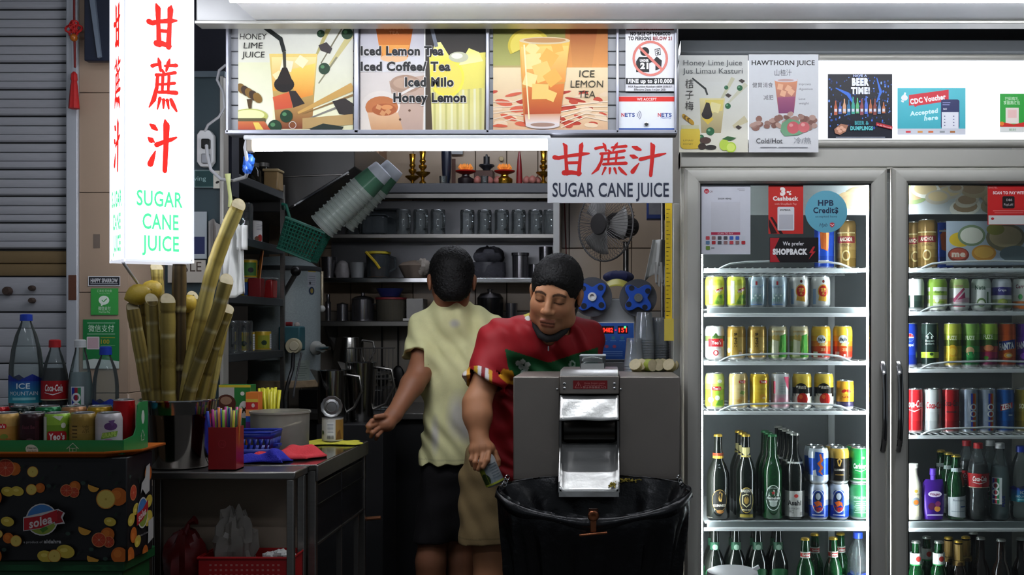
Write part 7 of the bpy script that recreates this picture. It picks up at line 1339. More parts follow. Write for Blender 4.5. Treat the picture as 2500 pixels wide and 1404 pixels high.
# ------------------------------------------------------------------ fruit box, trays, drinks at the street side
BY0, BY1 = -.75, -.59; bx0, bx1 = -1.80, X(310, BY0); zb0, zb1 = Z(1370, BY0), Z(1117, BY0)
t = thing('juice_box', 'black carton printed with citrus fruit under the orange tray', 'box', (-1.5, -.67, zb0))
B().box(bx0, bx1, BY0, BY1, zb0, zb1).obj('carton', mat('black_carton', '#0e0c0e', .45, nz=.2), t, world=True, bevel=.003)
def fruit(p, u, v, r, kind_, k=1.0):
    e = lambda cx, cy, rx, ry, c_, **q: p.ell(cx, cy, rx*k, ry, c_, **q)
    if kind_ == 's': e(u, v, r, r, '#b5782c'); e(u, v, r*.9, r*.9, '#c2aa54'); e(u, v, r*.12, r*.12, '#a58a3c', n=8)
    elif kind_ == 'o': e(u, v, r, r, '#b05a1c'); e(u-r*.2*k, v-r*.2, r*.5, r*.5, '#c06a28')
    elif kind_ == 'g': e(u, v, r, r, '#c07a4c'); e(u, v, r*.9, r*.9, '#a83a22'); e(u, v, r*.14, r*.14, '#c9a08c', n=8); [p.line([(u, v), (u+r*.85*k*math.cos(a), v+r*.85*math.sin(a))], .7, '#c06a4c') for a in [j*math.pi/4 for j in range(8)]]
    elif kind_ == 'l': e(u, v, r*1.25, r*.9, '#b8a03c', rot=12); e(u-r*.2*k, v-r*.2, r*.5, r*.3, '#cdb858')
    elif kind_ == 'h': p.ell(u, v, r*k, r, '#c08a34', a0=-90, a1=90) if k < 1 else p.ell(u, v, r, r, '#c08a34', a0=20, a1=200)
    elif kind_ == 'f': p.line([(u-r*.3*k, v+r*.5), (u+r*.3*k, v-r*.5)], [r*.2, r*.5], '#1c2c1e')
    elif kind_ == 'b': e(u, v, r, r*.8, '#2c3c34', n=10)
FRU = [(80, 1152, 13.5, 's'), (35, 1145, 16, 'o'), (14, 1142, 22, 'g'), (20, 1200, 13, 'l'), (43, 1199, 13, 'l'), (99, 1191, 12, 'o'), (78, 1195, 13.5, 's'), (184, 1188, 14, 'o'), (182, 1202, 13, 'g'), (164, 1197, 15, 'g'), (231, 1187, 14, 'h'), (291, 1212, 22, 'o'), (261, 1218, 24, 's'), (271, 1273, 12, 'l'), (210, 1290, 16, 'h'), (265, 1304, 17, 'o'), (268, 1322, 14, 'g'), (245, 1317, 18, 'g'), (231, 1360, 15, 'h'), (115, 1357, 16, 'l'), (164, 1345, 18, 'l'), (137, 1356, 16, 's'), (295, 1354, 20, 'o'), (23, 1272, 13, 'l'), (25, 1312, 13, 'o'), (44, 1319, 14, 's'), (2, 1302, 10, 's'), (58, 1140, 10, 'f'), (140, 1141, 9, 'f'), (52, 1170, 9, 'f'), (108, 1168, 9, 'f'), (272, 1156, 9, 'f'), (288, 1180, 9, 'f'), (138, 1188, 9, 'f'), (287, 1256, 9, 'f'), (124, 1185, 6, 'b'), (208, 1178, 6, 'b'), (171, 1301, 6, 'b'), (228, 1339, 6, 'b'), (262, 1362, 6, 'b'), (16, 1340, 6, 'b'), (196, 1349, 8, 'f')]
def solea(p, u, v, k=1.0, s=1.0):
    E = lambda dx, dy, rx, ry, c_, **q: p.ell(u+dx*s*k, v+dy*s, rx*s*k, ry*s, c_, **q)
    Q = lambda pts, c_: p.put([(u+a*s*k, v+b_*s) for a, b_ in pts], c_)
    E(0, 0, 39, 39, '#b9b4b2'); E(0, 0, 36, 36, '#7a8a34'); E(0, 0, 36, 36, '#3a6ca4', a0=180, a1=360); Q([(-34, -6), (-12, -14), (8, -6), (34, -12), (34, 6), (-34, 6)], '#2f5a3c'); Q([(-10, 18), (4, 10), (16, 22), (2, 32)], '#3f6a24')
    Q([(-45, -6), (-45, 28), (-4, 22), (40, 4), (40, -26), (56, -16), (50, -4), (56, 10), (30, 12), (40, -26)], '#b5b0ae'); Q([(40, -22), (52, -18), (46, -6), (52, 6), (32, 10)], '#8a1a20'); Q([(-43, -3), (0, -10), (38, -24), (38, 2), (0, 20), (-43, 26)], '#a01c24'); p.text('solea', u-2*s*k, v+14*s, 20*s, '#c9b8b6', w=58*s*k, rot=14, bold=.03, shear=.25)
p = PX((-280, 1117, 310, 1370))
for f_ in FRU: fruit(p, *f_)
for f_ in FRU[:26]: fruit(p, f_[0]-300, *f_[1:])
solea(p, 113, 1265); p.text('a product of', 92, 1322, 6, '#8f8c8c', w=46, bold=.01); p.text('aldahra', 139, 1322, 8.5, '#a5a2a2', w=42, bold=.03); p.flat('print', PM, t, BY0, step=.0001)
# side face of the carton: drawn on its own sheet, u runs back from the front edge
ps = MM((0, 0, 1, 1)); Hm = (zb1-zb0)*1000; Dm = (BY1-BY0)*1000; sy_ = lambda y: Hm*(1-(y-1105)/255)
ps.box = (0, 0, Dm*.001, Hm*.001)
for (u, y, r, kd) in ((18, 1155, 6, 'b'), (38, 1197, 20, 'g'), (52, 1240, 16, 'l'), (22, 1262, 17, 'l'), (70, 1170, 12, 'f'), (35, 1302, 20, 'o'), (60, 1322, 16, 'l'), (14, 1352, 24, 'o'), (130, 1232, 18, 'l'), (125, 1160, 22, 'o'), (125, 1275, 22, 'l'), (105, 1358, 18, 'o')): fruit(ps, u, sy_(y), r, kd)
ps.put([(112, sy_(1140)), (135, sy_(1135)), (132, sy_(1205)), (108, sy_(1212)), (88, sy_(1195)), (76, sy_(1205)), (82, sy_(1180)), (104, sy_(1168))], '#a9a6a2'); ps.put([(125, sy_(1283)), (158, sy_(1276)), (158, sy_(1330)), (122, sy_(1340))], '#a9a6a2')
cxs, cys = 88, sy_(1255); ps.ell(cxs, cys, 34, 40, '#b9b4b2'); ps.ell(cxs, cys, 31, 36, '#7a8a34'); ps.ell(cxs, cys, 31, 36, '#3a6ca4', a0=0, a1=180); ps.put([(cxs-38, cys+2), (cxs-38, cys-28), (cxs, cys-18), (cxs+34, cys+4), (cxs+34, cys+30), (cxs, cys+10)], '#a01c24'); ps.text('solea', cxs-2, cys-12, 18, '#c9b8b6', w=50, rot=16, bold=.03, shear=.25); ps.text('a product of aldahra', 92, sy_(1312), 5, '#9a9696', w=70)
o = ps.obj('side_print', PM, t, at=(bx1-t.location.x, BY0-t.location.y, 0), rot=math.pi/2, step=.0001)
t = thing('green_crate', 'dark green plastic crate under the fruit box', 'crate', (-1.5, -.65, 0)); GCR = mat('crate_green', '#0f4a24', .45, nz=.1)
B().box(-1.80, bx1-.022, BY0+.02, -.55, 0, zb0-.02).obj('body', GCR, t, world=True, bevel=.006); B().box(-1.80, bx1-.012, BY0+.012, -.54, zb0-.03, zb0-.0005).obj('rim', GCR, t, world=True, bevel=.004)
one(B().box(-1.80, -1.325, -.54, -.45, 0, zb1+.0085), 'rear_carton', mat('plain_carton', '#5a4632', .8), 'plain brown carton behind the fruit box', 'box', bevel=.003)
# orange tray: octagon outline with a flared rim
t = thing('orange_tray', 'orange plastic serving tray on the fruit box', 'tray', (-1.5, -.55, zb1+.0005)); OT = mat('tray_orange', '#c8661c', .4, nz=.06)
def octo(x0, x1, y0, y1, c_): return [(x0, y0), (x1-c_, y0), (x1, y0+c_), (x1, y1), (x0, y1)]
b = B(); R0 = octo(-1.79, bx1-.01, -.745, -.57, .05); R1_ = octo(-1.81, bx1+.012, -.765, -.555, .062); R2 = octo(-1.815, bx1+.018, -.77, -.55, .066); za = zb1+.0005; n = 5
vs = [(*q_, za) for q_ in R0]+[(*q_, za+.013) for q_ in R1_]+[(*q_, za+.015) for q_ in R2]+[(*q_, za+.010) for q_ in R2]+[(*q_, za+.004) for q_ in R0]
fs = [tuple(range(n))]
for L_ in range(3): fs += [(L_*n+k, L_*n+(k+1) % n, (L_+1)*n+(k+1) % n, (L_+1)*n+k) for k in range(n)]
b.add(vs[:4*n], fs).obj('tray', OT, t, world=True, solid=.003, smooth=20)
# green carton tray
t = thing('green_tray', 'green carton tray holding the front row of cans', 'tray', (-1.5, -.55, zb1+.005)); GT = mat('tray_green', '#14783c', .4, nz=.05); za = zb1+.005; gxf = X(300, -.73); gx1 = gxf
B().box(-1.80, gx1-.003, -.7275, -.577, za, za+.003).obj('base', GT, t, world=True)
wf = B().box(-1.80, gxf, -.7305, -.728, za, za+.036).obj('front_wall', GT, t, world=True)
B().prism([(-.728, za), (-.577, za), (-.577, za+.125), (-.625, za+.125), (-.642, za+.118), (-.65, za+.06), (-.665, za+.042), (-.728, za+.036)], gxf-.0015, gxf+.0015, 'yz').obj('side_wall', GT, t, world=True)
B().box(-1.80, gxf, -.577, -.5755, za, za+.05).obj('rear_wall', GT, t, world=True)
p = PX((-100, 1000, 300, 1110)); p.ell(78, 1098, 16, 12, '#b8c4b4', rot=20); p.text('Heaven', 78, 1096, 5, '#2f4a34', w=22, bold=.02); p.text('and Earth', 79, 1103, 4, '#2f4a34', w=20); p.line([(163, 1096), (178, 1082), (192, 1096)], 1.6, '#b0bfae'); p.line([(170, 1092), (170, 1103), (186, 1103), (186, 1092)], 1.4, '#b0bfae'); p.line([(178, 1094), (178, 1103)], 1.2, '#b0bfae'); p.line([(172, 1095), (184, 1095)], 1.2, '#b0bfae'); p.flat('print', PM, t, -.7305)
ps = MM(); ps.ell(118, 82, 10, 18, '#b8c4b4'); ps.line([(104, 32), (116, 48), (128, 32)], 2.4, '#b0bfae'); ps.line([(108, 36), (108, 22), (124, 22), (124, 36)], 2.2, '#b0bfae'); ps.obj('side_print', PM, t, at=(gxf+.0015-t.location.x, -.728-t.location.y, .003), rot=math.pi/2)
# cans on the tray
def shortkind(name, body, art, h=.100): kind(name, .0325, h, body, art, metal=False)
shortkind('front_peach', ['#b87f34', '#c2893c', '#c68f44', '#cfa45c'], lambda p, h, r: (logo_yeos(p, -8, 66, 1.2), p.ell(2, 40, 9, 7, '#7a8a34'), p.put([(-14, 26), (14, 24), (18, 34), (-10, 40)], '#b0662c')))
shortkind('front_maroon', ['#240a0f', '#2c0d13', '#30101a', '#2a0e14'], lambda p, h, r: (p.text('Root Beer', 0, 60, 9, '#5a2a34', w=36, bold=.03), p.rect(12, 20, 22, 80, '#3c141c'), p.ell(0, 28, 10, 8, '#5a3a3c')))
shortkind('front_green', ['#7fa82c', '#6f9a28', '#5f8a26', '#6f9a2c', '#8fb83c'], lambda p, h, r: (p.rect(-40, 20, -24, 90, '#c9cdbc'), p.rrect(-22, 26, 26, 54, 8, '#b01c22'), p.text("Yeo's", 2, 33, 15, '#efe6e0', w=38, bold=.04), p.ell(18, 68, 6, 7, '#dfe3d0'), p.ell(-8, 20, 6, 6, '#dfe3d0'), p.put([(-8, 92), (18, 92), (10, 80)], '#e0e4d4')))
shortkind('front_gold', ['#7a6226', '#8a7030', '#94793a', '#8a7030'], lambda p, h, r: ([p.rect(-24, 20+k*9, -10, 23+k*9, '#4a3814') for k in range(6)], p.text('凉', 10, 50, 16, '#6a5420', w=16)))
shortkind('front_white', ['#a9a4a8', '#b5b0b2', '#b9b5b6', '#b5b0b2'], lambda p, h, r: (p.ell(8, 66, 16, 10, '#5c3a6a'), p.put([(2, 80), (18, 82), (12, 66)], '#6a4a7c'), p.put([(-16, 34), (22, 40), (26, 54), (-12, 50)], '#7a9a3a'), p.text('GRAPE', 4, 40, 10, '#a9c45c', w=34, rot=8, bold=.06), p.ell(2, 28, 14, 6, '#a86a94')))
kind('tray_red', .0325, .112, '#a01218', lambda p, h, r: p.text('Cola', 0, 60, 12, '#e0c4c0', w=30, shear=.2))
kind('tray_dark', .0325, .112, '#10211d', lambda p, h, r: (p.line([(-14, 82), (0, 98), (14, 82)], 2.4, '#b9c4bc'), p.line([(-8, 84), (-8, 70), (8, 70), (8, 84)], 2, '#b9c4bc'), p.line([(0, 84), (0, 70)], 2, '#b9c4bc')))
kind('tray_green', .0325, .112, '#14683a', lambda p, h, r: (p.ell(-8, 86, 20, 14, '#a9bcae'), p.ell(-2, 92, 14, 10, '#14683a'), p.put([(-24, 70), (-14, 70), (-20, 92), (-28, 92)], '#c2ccc2')))
kind('tray_brown', .0325, .112, ['#4a1414', '#5a1a18', '#8a5a34', '#a5744a'], lambda p, h, r: None); kind('tray_yellow', .0325, .112, '#a8861c', lambda p, h, r: p.text('茶', 0, 70, 14, '#5a4410', w=14))
kind('tray_cola_slim', .0275, .128, '#a30f14', lambda p, h, r: p.text('Coca-Cola', -14, 50, 14, '#c9a09c', w=44, shear=.25, rot=90))
zc = za+.0035
FRD = ['tan can with red badge, end of the front tray row', 'maroon can in the front tray row', 'lime green can with red badge in the front tray row', 'plain gold can in the front tray row', 'silver white grape can at the corner of the front tray row']
for (px, nm), ds in zip(((14, 'front_peach'), (78, 'front_maroon'), (141, 'front_green'), (203, 'front_gold'), (266, 'front_white')), FRD): place(nm, (X(px, -.688), -.688, zc), ds, 'cans in the front row of the tray', .3)
SRD = ['red can in the rear tray row', 'dark can with roof emblem in the rear tray row', 'green white can in the rear tray row', 'brown red can in the rear tray row', 'yellow can in the rear tray row']
for (px, nm), ds in zip(((-8, 'tray_red'), (55, 'tray_dark'), (118, 'tray_green'), (181, 'tray_brown'), (244, 'tray_yellow')), SRD): place(nm, (X(px, -.615), -.615, zc), ds, 'cans in the rear row of the tray', .3)
place('tray_cola_slim', (X(303, -.612), -.612, zc), 'tall slim red can at the tray corner', None, .2)
for key, px, Y, ds, rz, s_ in (('water_big', 64, -.492, 'large clear water bottle with blue cap on the tray', .35, 1.0), ('cola_bottle', 134, -.495, 'cola bottle with red cap on the tray', .3, 1.13), ('isotonic_bottle', 196, -.495, 'isotonic drink bottle with white cap on the tray', .35, 1.13), ('water_small', 258, -.495, 'small clear water bottle with blue cap on the tray', .3, 1.10)):
    if key in used: o = dup(bp[key], (X(px, Y), Y, zc), rz, ds, 'bottles on the green tray', scale=(1.0, 1.0, s_))
    else: o = pb(key, (X(px, Y), Y, zc), ds, 'bottles on the green tray', rz)
# ------------------------------------------------------------------ cane juicer with bin bag
JM = -.30; jx0, jx1 = X(1253, JM), X(1660, JM); jz0, jz1 = Z(1172, JM), Z(920, JM); cx0, cx1 = X(1368, JM), X(1510, JM)
JS = mat('juicer_steel', '#938b83', .36, .6, nz=.12, ns=8, bump=.10, bs=7)
t = thing('cane_juicer', 'stainless steel sugar cane juicer with a clear hopper on top', 'juicer', (0, -.1, jz0))
for x0, x1 in ((jx0, cx0-.002), (cx1+.002, jx1)):
    B().box(x0, x1, JM, .10, jz0, jz1).obj('side_cabinet', JS, t, world=True, bevel=.003)
B().box(cx0-.002, cx1+.002, -.12, .10, jz0, jz1).obj('core', mat('juicer_dark', '#0e0d0c', .5, .3), t, world=True)
capY = JM-.025
B().box(cx0-.001, cx1+.001, capY, .05, Z(962, capY), Z(918, capY)).obj('hood_face', JS, t, world=True, bevel=.003)
B().prism([(capY, Z(918, capY)), (-.02, Z(918, capY)), (-.05, Z(903, JM)), (capY+.03, Z(903, JM))], cx0, cx1, 'yz').obj('hood_top', mat('bright_steel', '#b9b8b4', .3, .8, bump=.1, bs=14), t, world=True, bevel=.002)
p = PX((1398, 926, 1484, 954)); p.rect(1399, 929, 1483, 950, '#7a1a1c'); p.line([(1404, 947), (1412, 932), (1420, 947), (1404, 947)], 1.1, '#c98a86'); p.rect(1411.4, 936, 1412.6, 943, '#c98a86'); p.text('Keep fingers away', 1452, 937, 3.4, '#c07a76', w=50); p.text('from feed rollers', 1450, 942, 3, '#c07a76', w=46); p.text('禁止手指靠近入口', 1451, 948, 4, '#d0a09c', w=56); p.flat('warning_label', PM, t, capY)
for px in (1378, 1500):
    for py in (937, 948): B().ball(P(px, py, capY), .0045, 10, 6, ry=.003).obj('bolt', CHROME, t, world=True)
for px in (1361, 1515): B().ball(P(px, 951, JM), .0042, 10, 6, ry=.003).obj('bolt', CHROME, t, world=True)
SHY = mat('bright_chute', '#dcdcd8', .28, .75, nz=.05, bump=.18, bs=20)
# upper flap, slanting outwards
ya = JM-.012; b = B()
def flap(u, v): x = cx0+(cx1-cx0)*u; return (x, ya-.052*v, Z(966, ya)-(Z(966, ya)-Z(1026, ya-.052))*v+.0012*math.sin(9*u+5*v))
b.sheet(flap, 16, 8).obj('upper_flap', SHY, t, world=True, solid=.0025)
B().tube([(cx0+.01, JM+.03, Z(1052, JM)), (cx1-.01, JM+.03, Z(1052, JM))], .030, 18).obj('roller', mat('roller_dark', '#3b3835', .3, .8), t, world=True)
for x in (cx0+.001, cx1-.001): B().box(x-.003, x+.003, JM-.03, JM+.1, Z(1090, JM), Z(1028, JM)).obj('cheek', STEELD, t, world=True)
# lower discharge tray
def low(u, v):
    x = cx0+(cx1-cx0)*u; e = abs(u-.5)*2; y = (JM+.03)-(.125)*v; z = Z(1085, JM)-.125*v**.85+.012*max(0, e-.85)/.15
    return (x, y, z)
b = B(); b.sheet(low, 18, 12).obj('discharge_tray', SHY, t, world=True, solid=.0025)
B().box(cx0, cx1, JM-.098, JM-.094, low(.5, 1)[2]-.012, low(.5, 1)[2]+.003).obj('tray_lip', SHY, t, world=True)
for s_ in (cx0, cx1): B().prism([(JM+.03, Z(1090, JM)), (JM-.095, low(.5, 1)[2]), (JM-.095, low(.5, 1)[2]+.03), (JM+.0, Z(1075, JM))], s_-.0015, s_+.0015, 'yz').obj('tray_cheek', SHY, t, world=True)
# clear acrylic hopper
b = B(); HP = glass('acrylic', '#e6ecec', 1.5, .03, haze=.05); hz = Z(905, -.2); o_ = [(-.042, -.055), (.042, -.055), (.042, .055), (-.042, .055)]; i_ = [(-.035, -.045), (.035, -.045), (.035, .045), (-.035, .045)]
hc = X(1447, -.2); vs = [(hc+x, -.17+y, hz) for x, y in i_]+[(hc+x*1.08, -.17+y*1.05, hz+.045) for x, y in i_]
B().add(vs, [(k, (k+1) % 4, 4+(k+1) % 4, 4+k) for k in range(4)]).obj('hopper', HP, t, world=True, solid=.004)
B().tube([(hc+x*1.08, -.17+y*1.05, hz+.045) for x, y in i_], .0025, 5, closed=True).obj('hopper_rim', mat('acrylic_edge', '#c9d0d2', .2), t, world=True)
B().box(hc-.034, hc+.034, -.218, -.214, hz-.002, hz+.022).obj('hopper_plate', SHY, t, world=True)
for x in (jx0+.02, jx1-.02):
    for y in (-.27, .08): B().box(x-.015, x+.015, y-.015, y+.015, 0, jz0).obj('stand_leg', STEELD, t, world=True)
# pulp
random.seed(2)
def pulp(name, label, cx, cy, cz, rx, ry, n):
    b = B()
    for k in range(n):
        x, y = random.gauss(0, rx/2), random.gauss(0, ry/2); b.cbox((cx+x, cy+y, cz+random.uniform(0, .008)), (random.uniform(.004, .012), random.uniform(.002, .005), .002), (random.uniform(-.5, .5), random.uniform(-.5, .5), random.uniform(0, 3)))
    return tag(b.obj(name, mat('cane_fibre', '#a8963c', .8, nz=.3), None, smooth=0), label, 'pulp', None, 'stuff')
pulp('cane_pulp', 'scraps of yellow cane pulp along the juicer foot', X(1538, -.318), -.318, jz0-.002, .04, .012, 60)
pulp('tray_pulp', 'specks of cane pulp in the discharge tray corner', cx1-.014, JM-.075, low(.9, .85)[2]+.001, .014, .03, 40)
# ---- black bin bag on its hoop
BAG = mat('bin_bag', '#0c0c0f', .28, 0, nz=.2, ns=12, bump=.35, bs=22)
t = thing('bin_bag', 'black plastic bin bag hung open under the juicer chute', 'bag', (X(1452, -.42), -.42, .25))
N_ = 144; lev = []; bcx = X(1450, -.43)
def rimpt(a): # front sags, back stays level with the juicer foot
    c_, s_ = math.cos(a), math.sin(a); fr_ = max(0, -s_); return Vector((bcx+.262*c_, -.43+.125*s_, Z(1195, -.43)-.062*fr_**1.5+.018*max(0, s_)))
prof = [(-.004, .004, 0), (.0, .006, .012), (.004, .0, .006), (.006, -.02, 0), (.004, -.05, .0), (-.008, -.09, .016), (-.03, -.2, .034), (-.05, -.34, .042), (-.06, -.5, .04)]
b = B(); vs = []
for di, (dr, dz, pl) in enumerate(prof):
    for k in range(N_):
        a = 2*math.pi*k/N_; q = rimpt(a); d = Vector((math.cos(a), math.sin(a)*.6, 0)); f = pl*(math.sin(a*13+di*.6)*.5+.5*math.sin(a*29+1.3*di))*.7
        sag = q.z-(Z(1195, -.43)-.03); zz = q.z+dz if di < 5 else (Z(1195, -.43)-.03)+sag*max(0, 1-(di-4)*.3)+dz
        vs.append(q+d*(dr+f)-Vector((0, 0, q.z-zz)))
fs = [(i*N_+k, i*N_+(k+1) % N_, (i+1)*N_+(k+1) % N_, (i+1)*N_+k) for i in range(len(prof)-1) for k in range(N_)]
b.add(vs, fs).obj('skirt', BAG, t, world=True, solid=.0015)
b = B(); vs = []
for di, (dr, dz) in enumerate(((-.002, .003), (-.02, -.03), (-.05, -.09), (-.09, -.16))):
    for k in range(N_):
        a = 2*math.pi*k/N_; q = rimpt(a); d = Vector((math.cos(a), math.sin(a)*.5, 0)); f = .010*di*(math.sin(a*11+di)*.6); vs.append(q+d*(dr+f)+Vector((0, 0, dz)))
b.add(vs, [(i*N_+k, i*N_+(k+1) % N_, (i+1)*N_+(k+1) % N_, (i+1)*N_+k) for i in range(3) for k in range(N_)]+[tuple(3*N_+k for k in range(N_))]).obj('lining', BAG, t, world=True)
b = B(); vs = []
for k in range(N_):
    a = 2*math.pi*k/N_; q = rimpt(a); d = Vector((math.cos(a), math.sin(a)*.6, 0)); fl = .022+.008*math.sin(a*7)
    vs += [q+d*.008+Vector((0, 0, .003)), q+d*.012-Vector((0, 0, fl))]
b.add(vs, [(2*k, 2*k+1, (2*k+3) % (2*N_), (2*k+2) % (2*N_)) for k in range(N_)]).obj('folded_rim', BAG, t, world=True, solid=.0015)
# copper clip
q = rimpt(-math.pi/2); t = thing('bulldog_clip', 'copper coloured bulldog clip on the bin bag rim', 'clip', (q.x, q.y-.012, q.z-.03)); CP = mat('copper', '#9a5f40', .28, .9)
B().box(q.x-.008, q.x+.008, q.y-.024, q.y-.014, q.z-.03, q.z+.018).obj('arm', CP, t, world=True, bevel=.002); B().cbox((q.x, q.y-.026, q.z-.034), (.075, .012, .006), (0, -.1, 0)).obj('jaw', CP, t, world=True, bevel=.002)
B().lathe([(0, -.006), (.012, -.006), (.015, 0), (.012, .006), (.005, .007), (0, .004)], 18, at=(q.x, q.y-.02, q.z+.012), axis=(0, -1, 0)).obj('eyelet', CP, t, world=True)
B().tube([(q.x, q.y-.01, q.z+.01), (q.x, q.y-.008, q.z+.03)], .013, 12).obj('roll', mat('dark_copper', '#4a2a1c', .4, .6), t, world=True)
for i, px in enumerate((1228, 1668)):
    t = thing('bag_chain', f"small chrome hook chain holding the bin bag at its {('walkway', 'fridge')[i]} end", 'chain', P(px, 1200, -.40)); x = X(px, -.40); sgn = 1 if i == 0 else -1
    for k in range(6): c_ = Vector((x+sgn*.004*k-.008*sgn, -.40, Z(1206-k*8, -.40))); B().tube([(c_.x+.0055*math.cos(a), c_.y+(.0055*math.cos(a) if k % 2 else 0), c_.z+.007*math.sin(a)) for a in [j*math.pi/4 for j in range(8)]], .0017, 5, closed=True).obj('link', CHROME, t, world=True)
# ------------------------------------------------------------------ cup sealer, cups and cane ends behind the juicer
wz = 1.182
t = thing('work_stand', 'steel stand behind the juicer carrying the cup sealer', 'stand', (.08, .3, 0)); B().box(.065, .234, .115, .425, wz-.02, wz).obj('top', STEEL, t, world=True, bevel=.003); B().box(-.035, .234, .43, .68, wz-.02, wz).obj('rear_top', STEEL, t, world=True, bevel=.003)
for x in (.08, .22):
    for y in (.13, .66): B().box(x-.01, x+.01, y-.01, y+.01, 0, wz-.02).obj('leg', STEEL, t, world=True)
SY = .45; sz = wz+.0005; t = thing('cup_sealer', 'cup sealing machine with blue control panel and red digits', 'sealer', (X(1497, SY), SY+.1, sz))
SG = mat('sealer_grey', '#a5a9ab', .4, .2); B().box(X(1442, SY), X(1552, SY), SY+.012, SY+.2, sz+.012, Z(730, SY+.1)).obj('body', SG, t, world=True, bevel=.006)
B().box(X(1446, SY), X(1549, SY), SY, SY+.0115, Z(880, SY), Z(786, SY)).obj('panel', mat('panel_rim', '#b9bcc4', .4), t, world=True, bevel=.002)
B().box(X(1478, SY), X(1546, SY), SY-.03, SY+.012, Z(908, SY), Z(884, SY)).obj('cup_slide', mat('slide_white', '#a5a5a8', .4), t, world=True, bevel=.002)
p = PX((1449, 789, 1547, 877)); p.rect(1449, 789, 1547, 877, ('#2a5cae', '#2450a0')); p.rect(1469, 796, 1499, 815, '#14101a'); p.rect(1508, 796, 1533, 815, '#14101a'); [p.rect(1471+k*22, 821, 1479+k*22, 829, '#3a7a8a') for k in range(3)]; [p.rect(1468+k*22, 831, 1482+k*22, 832.5, '#6a90c4') for k in range(3)]; [p.ell(1481+k*19, 846, 5, 4, '#a04a6a', 8) for k in range(2)]; p.rect(1528, 844, 1540, 852, '#2f7a7c'); [p.rect(1457, 858+k*5, 1520, 859.3+k*5, '#7c9cd0') for k in range(3)]; p.rect(1480, 887, 1541, 897, '#7a1c24'); p.flat('print', PM, t, SY)
p = PX(); p.text('0482', 1484, 811, 10.5, '#ff2a1c', w=25, bold=.03); p.text('151', 1520.5, 811, 10.5, '#ff2a1c', w=20, bold=.03); p.rect(1501, 805, 1505, 807, '#d01c5a'); p.ell(1526, 799, 3, 3, '#3cff7a', 10); p.flat('digits', attr_mat('led_digits', .4, em=2.2, nz=0), t, SY-.003)
HUB = mat('hub_blue', '#1f4fb4', .35, nz=.06)
for px, py, rr, tz, ds in ((1446, 725, .070, .05, 0), (1558, 727, .066, -.18, 1)):
    q = P(px, py, SY-.02)
    B().lathe([(0, 0), (rr*.55, 0), (rr, .001), (rr, .07), (0, .07)], 32, at=(q.x, SY-.02, q.z), axis=(0, 1, 0)).obj('film_roll', mat('film_roll', '#4a4c52' if ds == 0 else '#1c1c22', .35, nz=.2), t, world=True)
    pts = []
    for k in range(48):
        a = 2*math.pi*k/48+tz; r = rr*(.70+.20*math.cos(4*a-math.pi)); pts.append((q.x+r*math.cos(a+math.pi/4*0), q.z+r*math.sin(a)))
    h = B().prism(pts, SY-.036, SY-.021).obj('hub', HUB, t, world=True, bevel=.002)
    for k in range(4):
        a = math.pi/4+k*math.pi/2+tz; B().lathe([(0, -.001), (rr*.15, -.001), (rr*.15, .004), (0, .004)], 12, at=(q.x+rr*.62*math.cos(a), SY-.0362, q.z+rr*.62*math.sin(a)), axis=(0, 1, 0)).obj('hub_hole', mat('hub_hole', '#0a1226', .5), h, world=True)
    B().lathe([(0, .003), (.008, .003), (.009, -.004), (.015, -.004), (.016, .004), (0, .004)], 18, at=(q.x, SY-.04, q.z), axis=(0, 1, 0)).obj('axle', WHITEP if ds == 0 else CHROME, h, world=True)
B().sheet(lambda u, v: (X(1480+u*52, SY+.02), SY+.01+.04*v, Z(706-8*math.sin(u*3.1)-v*18, SY+.02)), 8, 4).obj('film', mat('yellow_film', '#b8b04a', .4), t, world=True, solid=.001)
one(B().ball(P(1510, 676, SY+.12), .055, 18, 10, rz=.022, ry=.05, jit=lambda a, t: .12*math.sin(5*a)), 'navy_cloth', mat('navy_cloth', '#141c4a', .8), 'navy cloth heaped on top of the cup sealer', 'cloth').location.z = 0
# clear cups beside the sealer
CK = glass('clear_cup', '#e9edf0', 1.42, .05, haze=.2, hcol='#d5dae0'); cp0 = None
for si, (px, Y, n, ds) in enumerate(((1573, .165, 15, 'tall stack beside the sealer'), (1609, .20, 13, 'stack beside the yellow strip'), (1548, .135, 5, 'short stack before the sealer'))):
    for k in range(n):
        loc = (X(px, Y), Y, wz+.0008+k*.0085)
        if cp0 is None: cp0 = thing('clear_cup', 'x', 'cup', loc); B().lathe([(.026, .092), (.024, .0935), (0, .09)][::-1] and [(.0335, 0), (.0345, .002), (.033, .004), (.0245, .0915), (.0235, .0925), (0, .091)], 22).obj('cup', CK, cp0); t_ = cp0
        else: t_ = dup(cp0, loc)
        tag(t_, f'upturned clear cup nested in the {ds}', 'cup', 'clear cups in the '+ds)
# cut cane ends in a clear dish on the stand
random.seed(8); CE = [(1552, 905, 0), (1567, 897, 1), (1582, 893, 1), (1590, 905, 2), (1606, 897, 2), (1618, 905, 1), (1634, 903, 1), (1645, 907, 0)]
for i, (px, py, k_) in enumerate(CE):
    Y = .05+.012*(i % 3); c_ = P(px, py, Y); d = Vector((random.uniform(-.6, .6), -.8, random.uniform(-.1, .5))).normalized(); L = .035
    t = thing('cane_piece', f'cut cane piece on the juicer top, {ORD[i]} from the hopper', 'cane piece', c_, 'cut cane pieces on the juicer top'); t.location.z = max(c_.z, jz1+.021)
    B().tube([-d*L, d*L*.2], .020, 14).obj('skin', mat('cane_green' if k_ == 2 else 'cane_pale', '#8f9a3c' if k_ == 2 else '#b5a870', .5), t)
    B().lathe([(0, .0012), (.0192, .0008), (.0192, -.001)], 14, at=d*L*.2, axis=d).obj('cut_face', PULP, t)
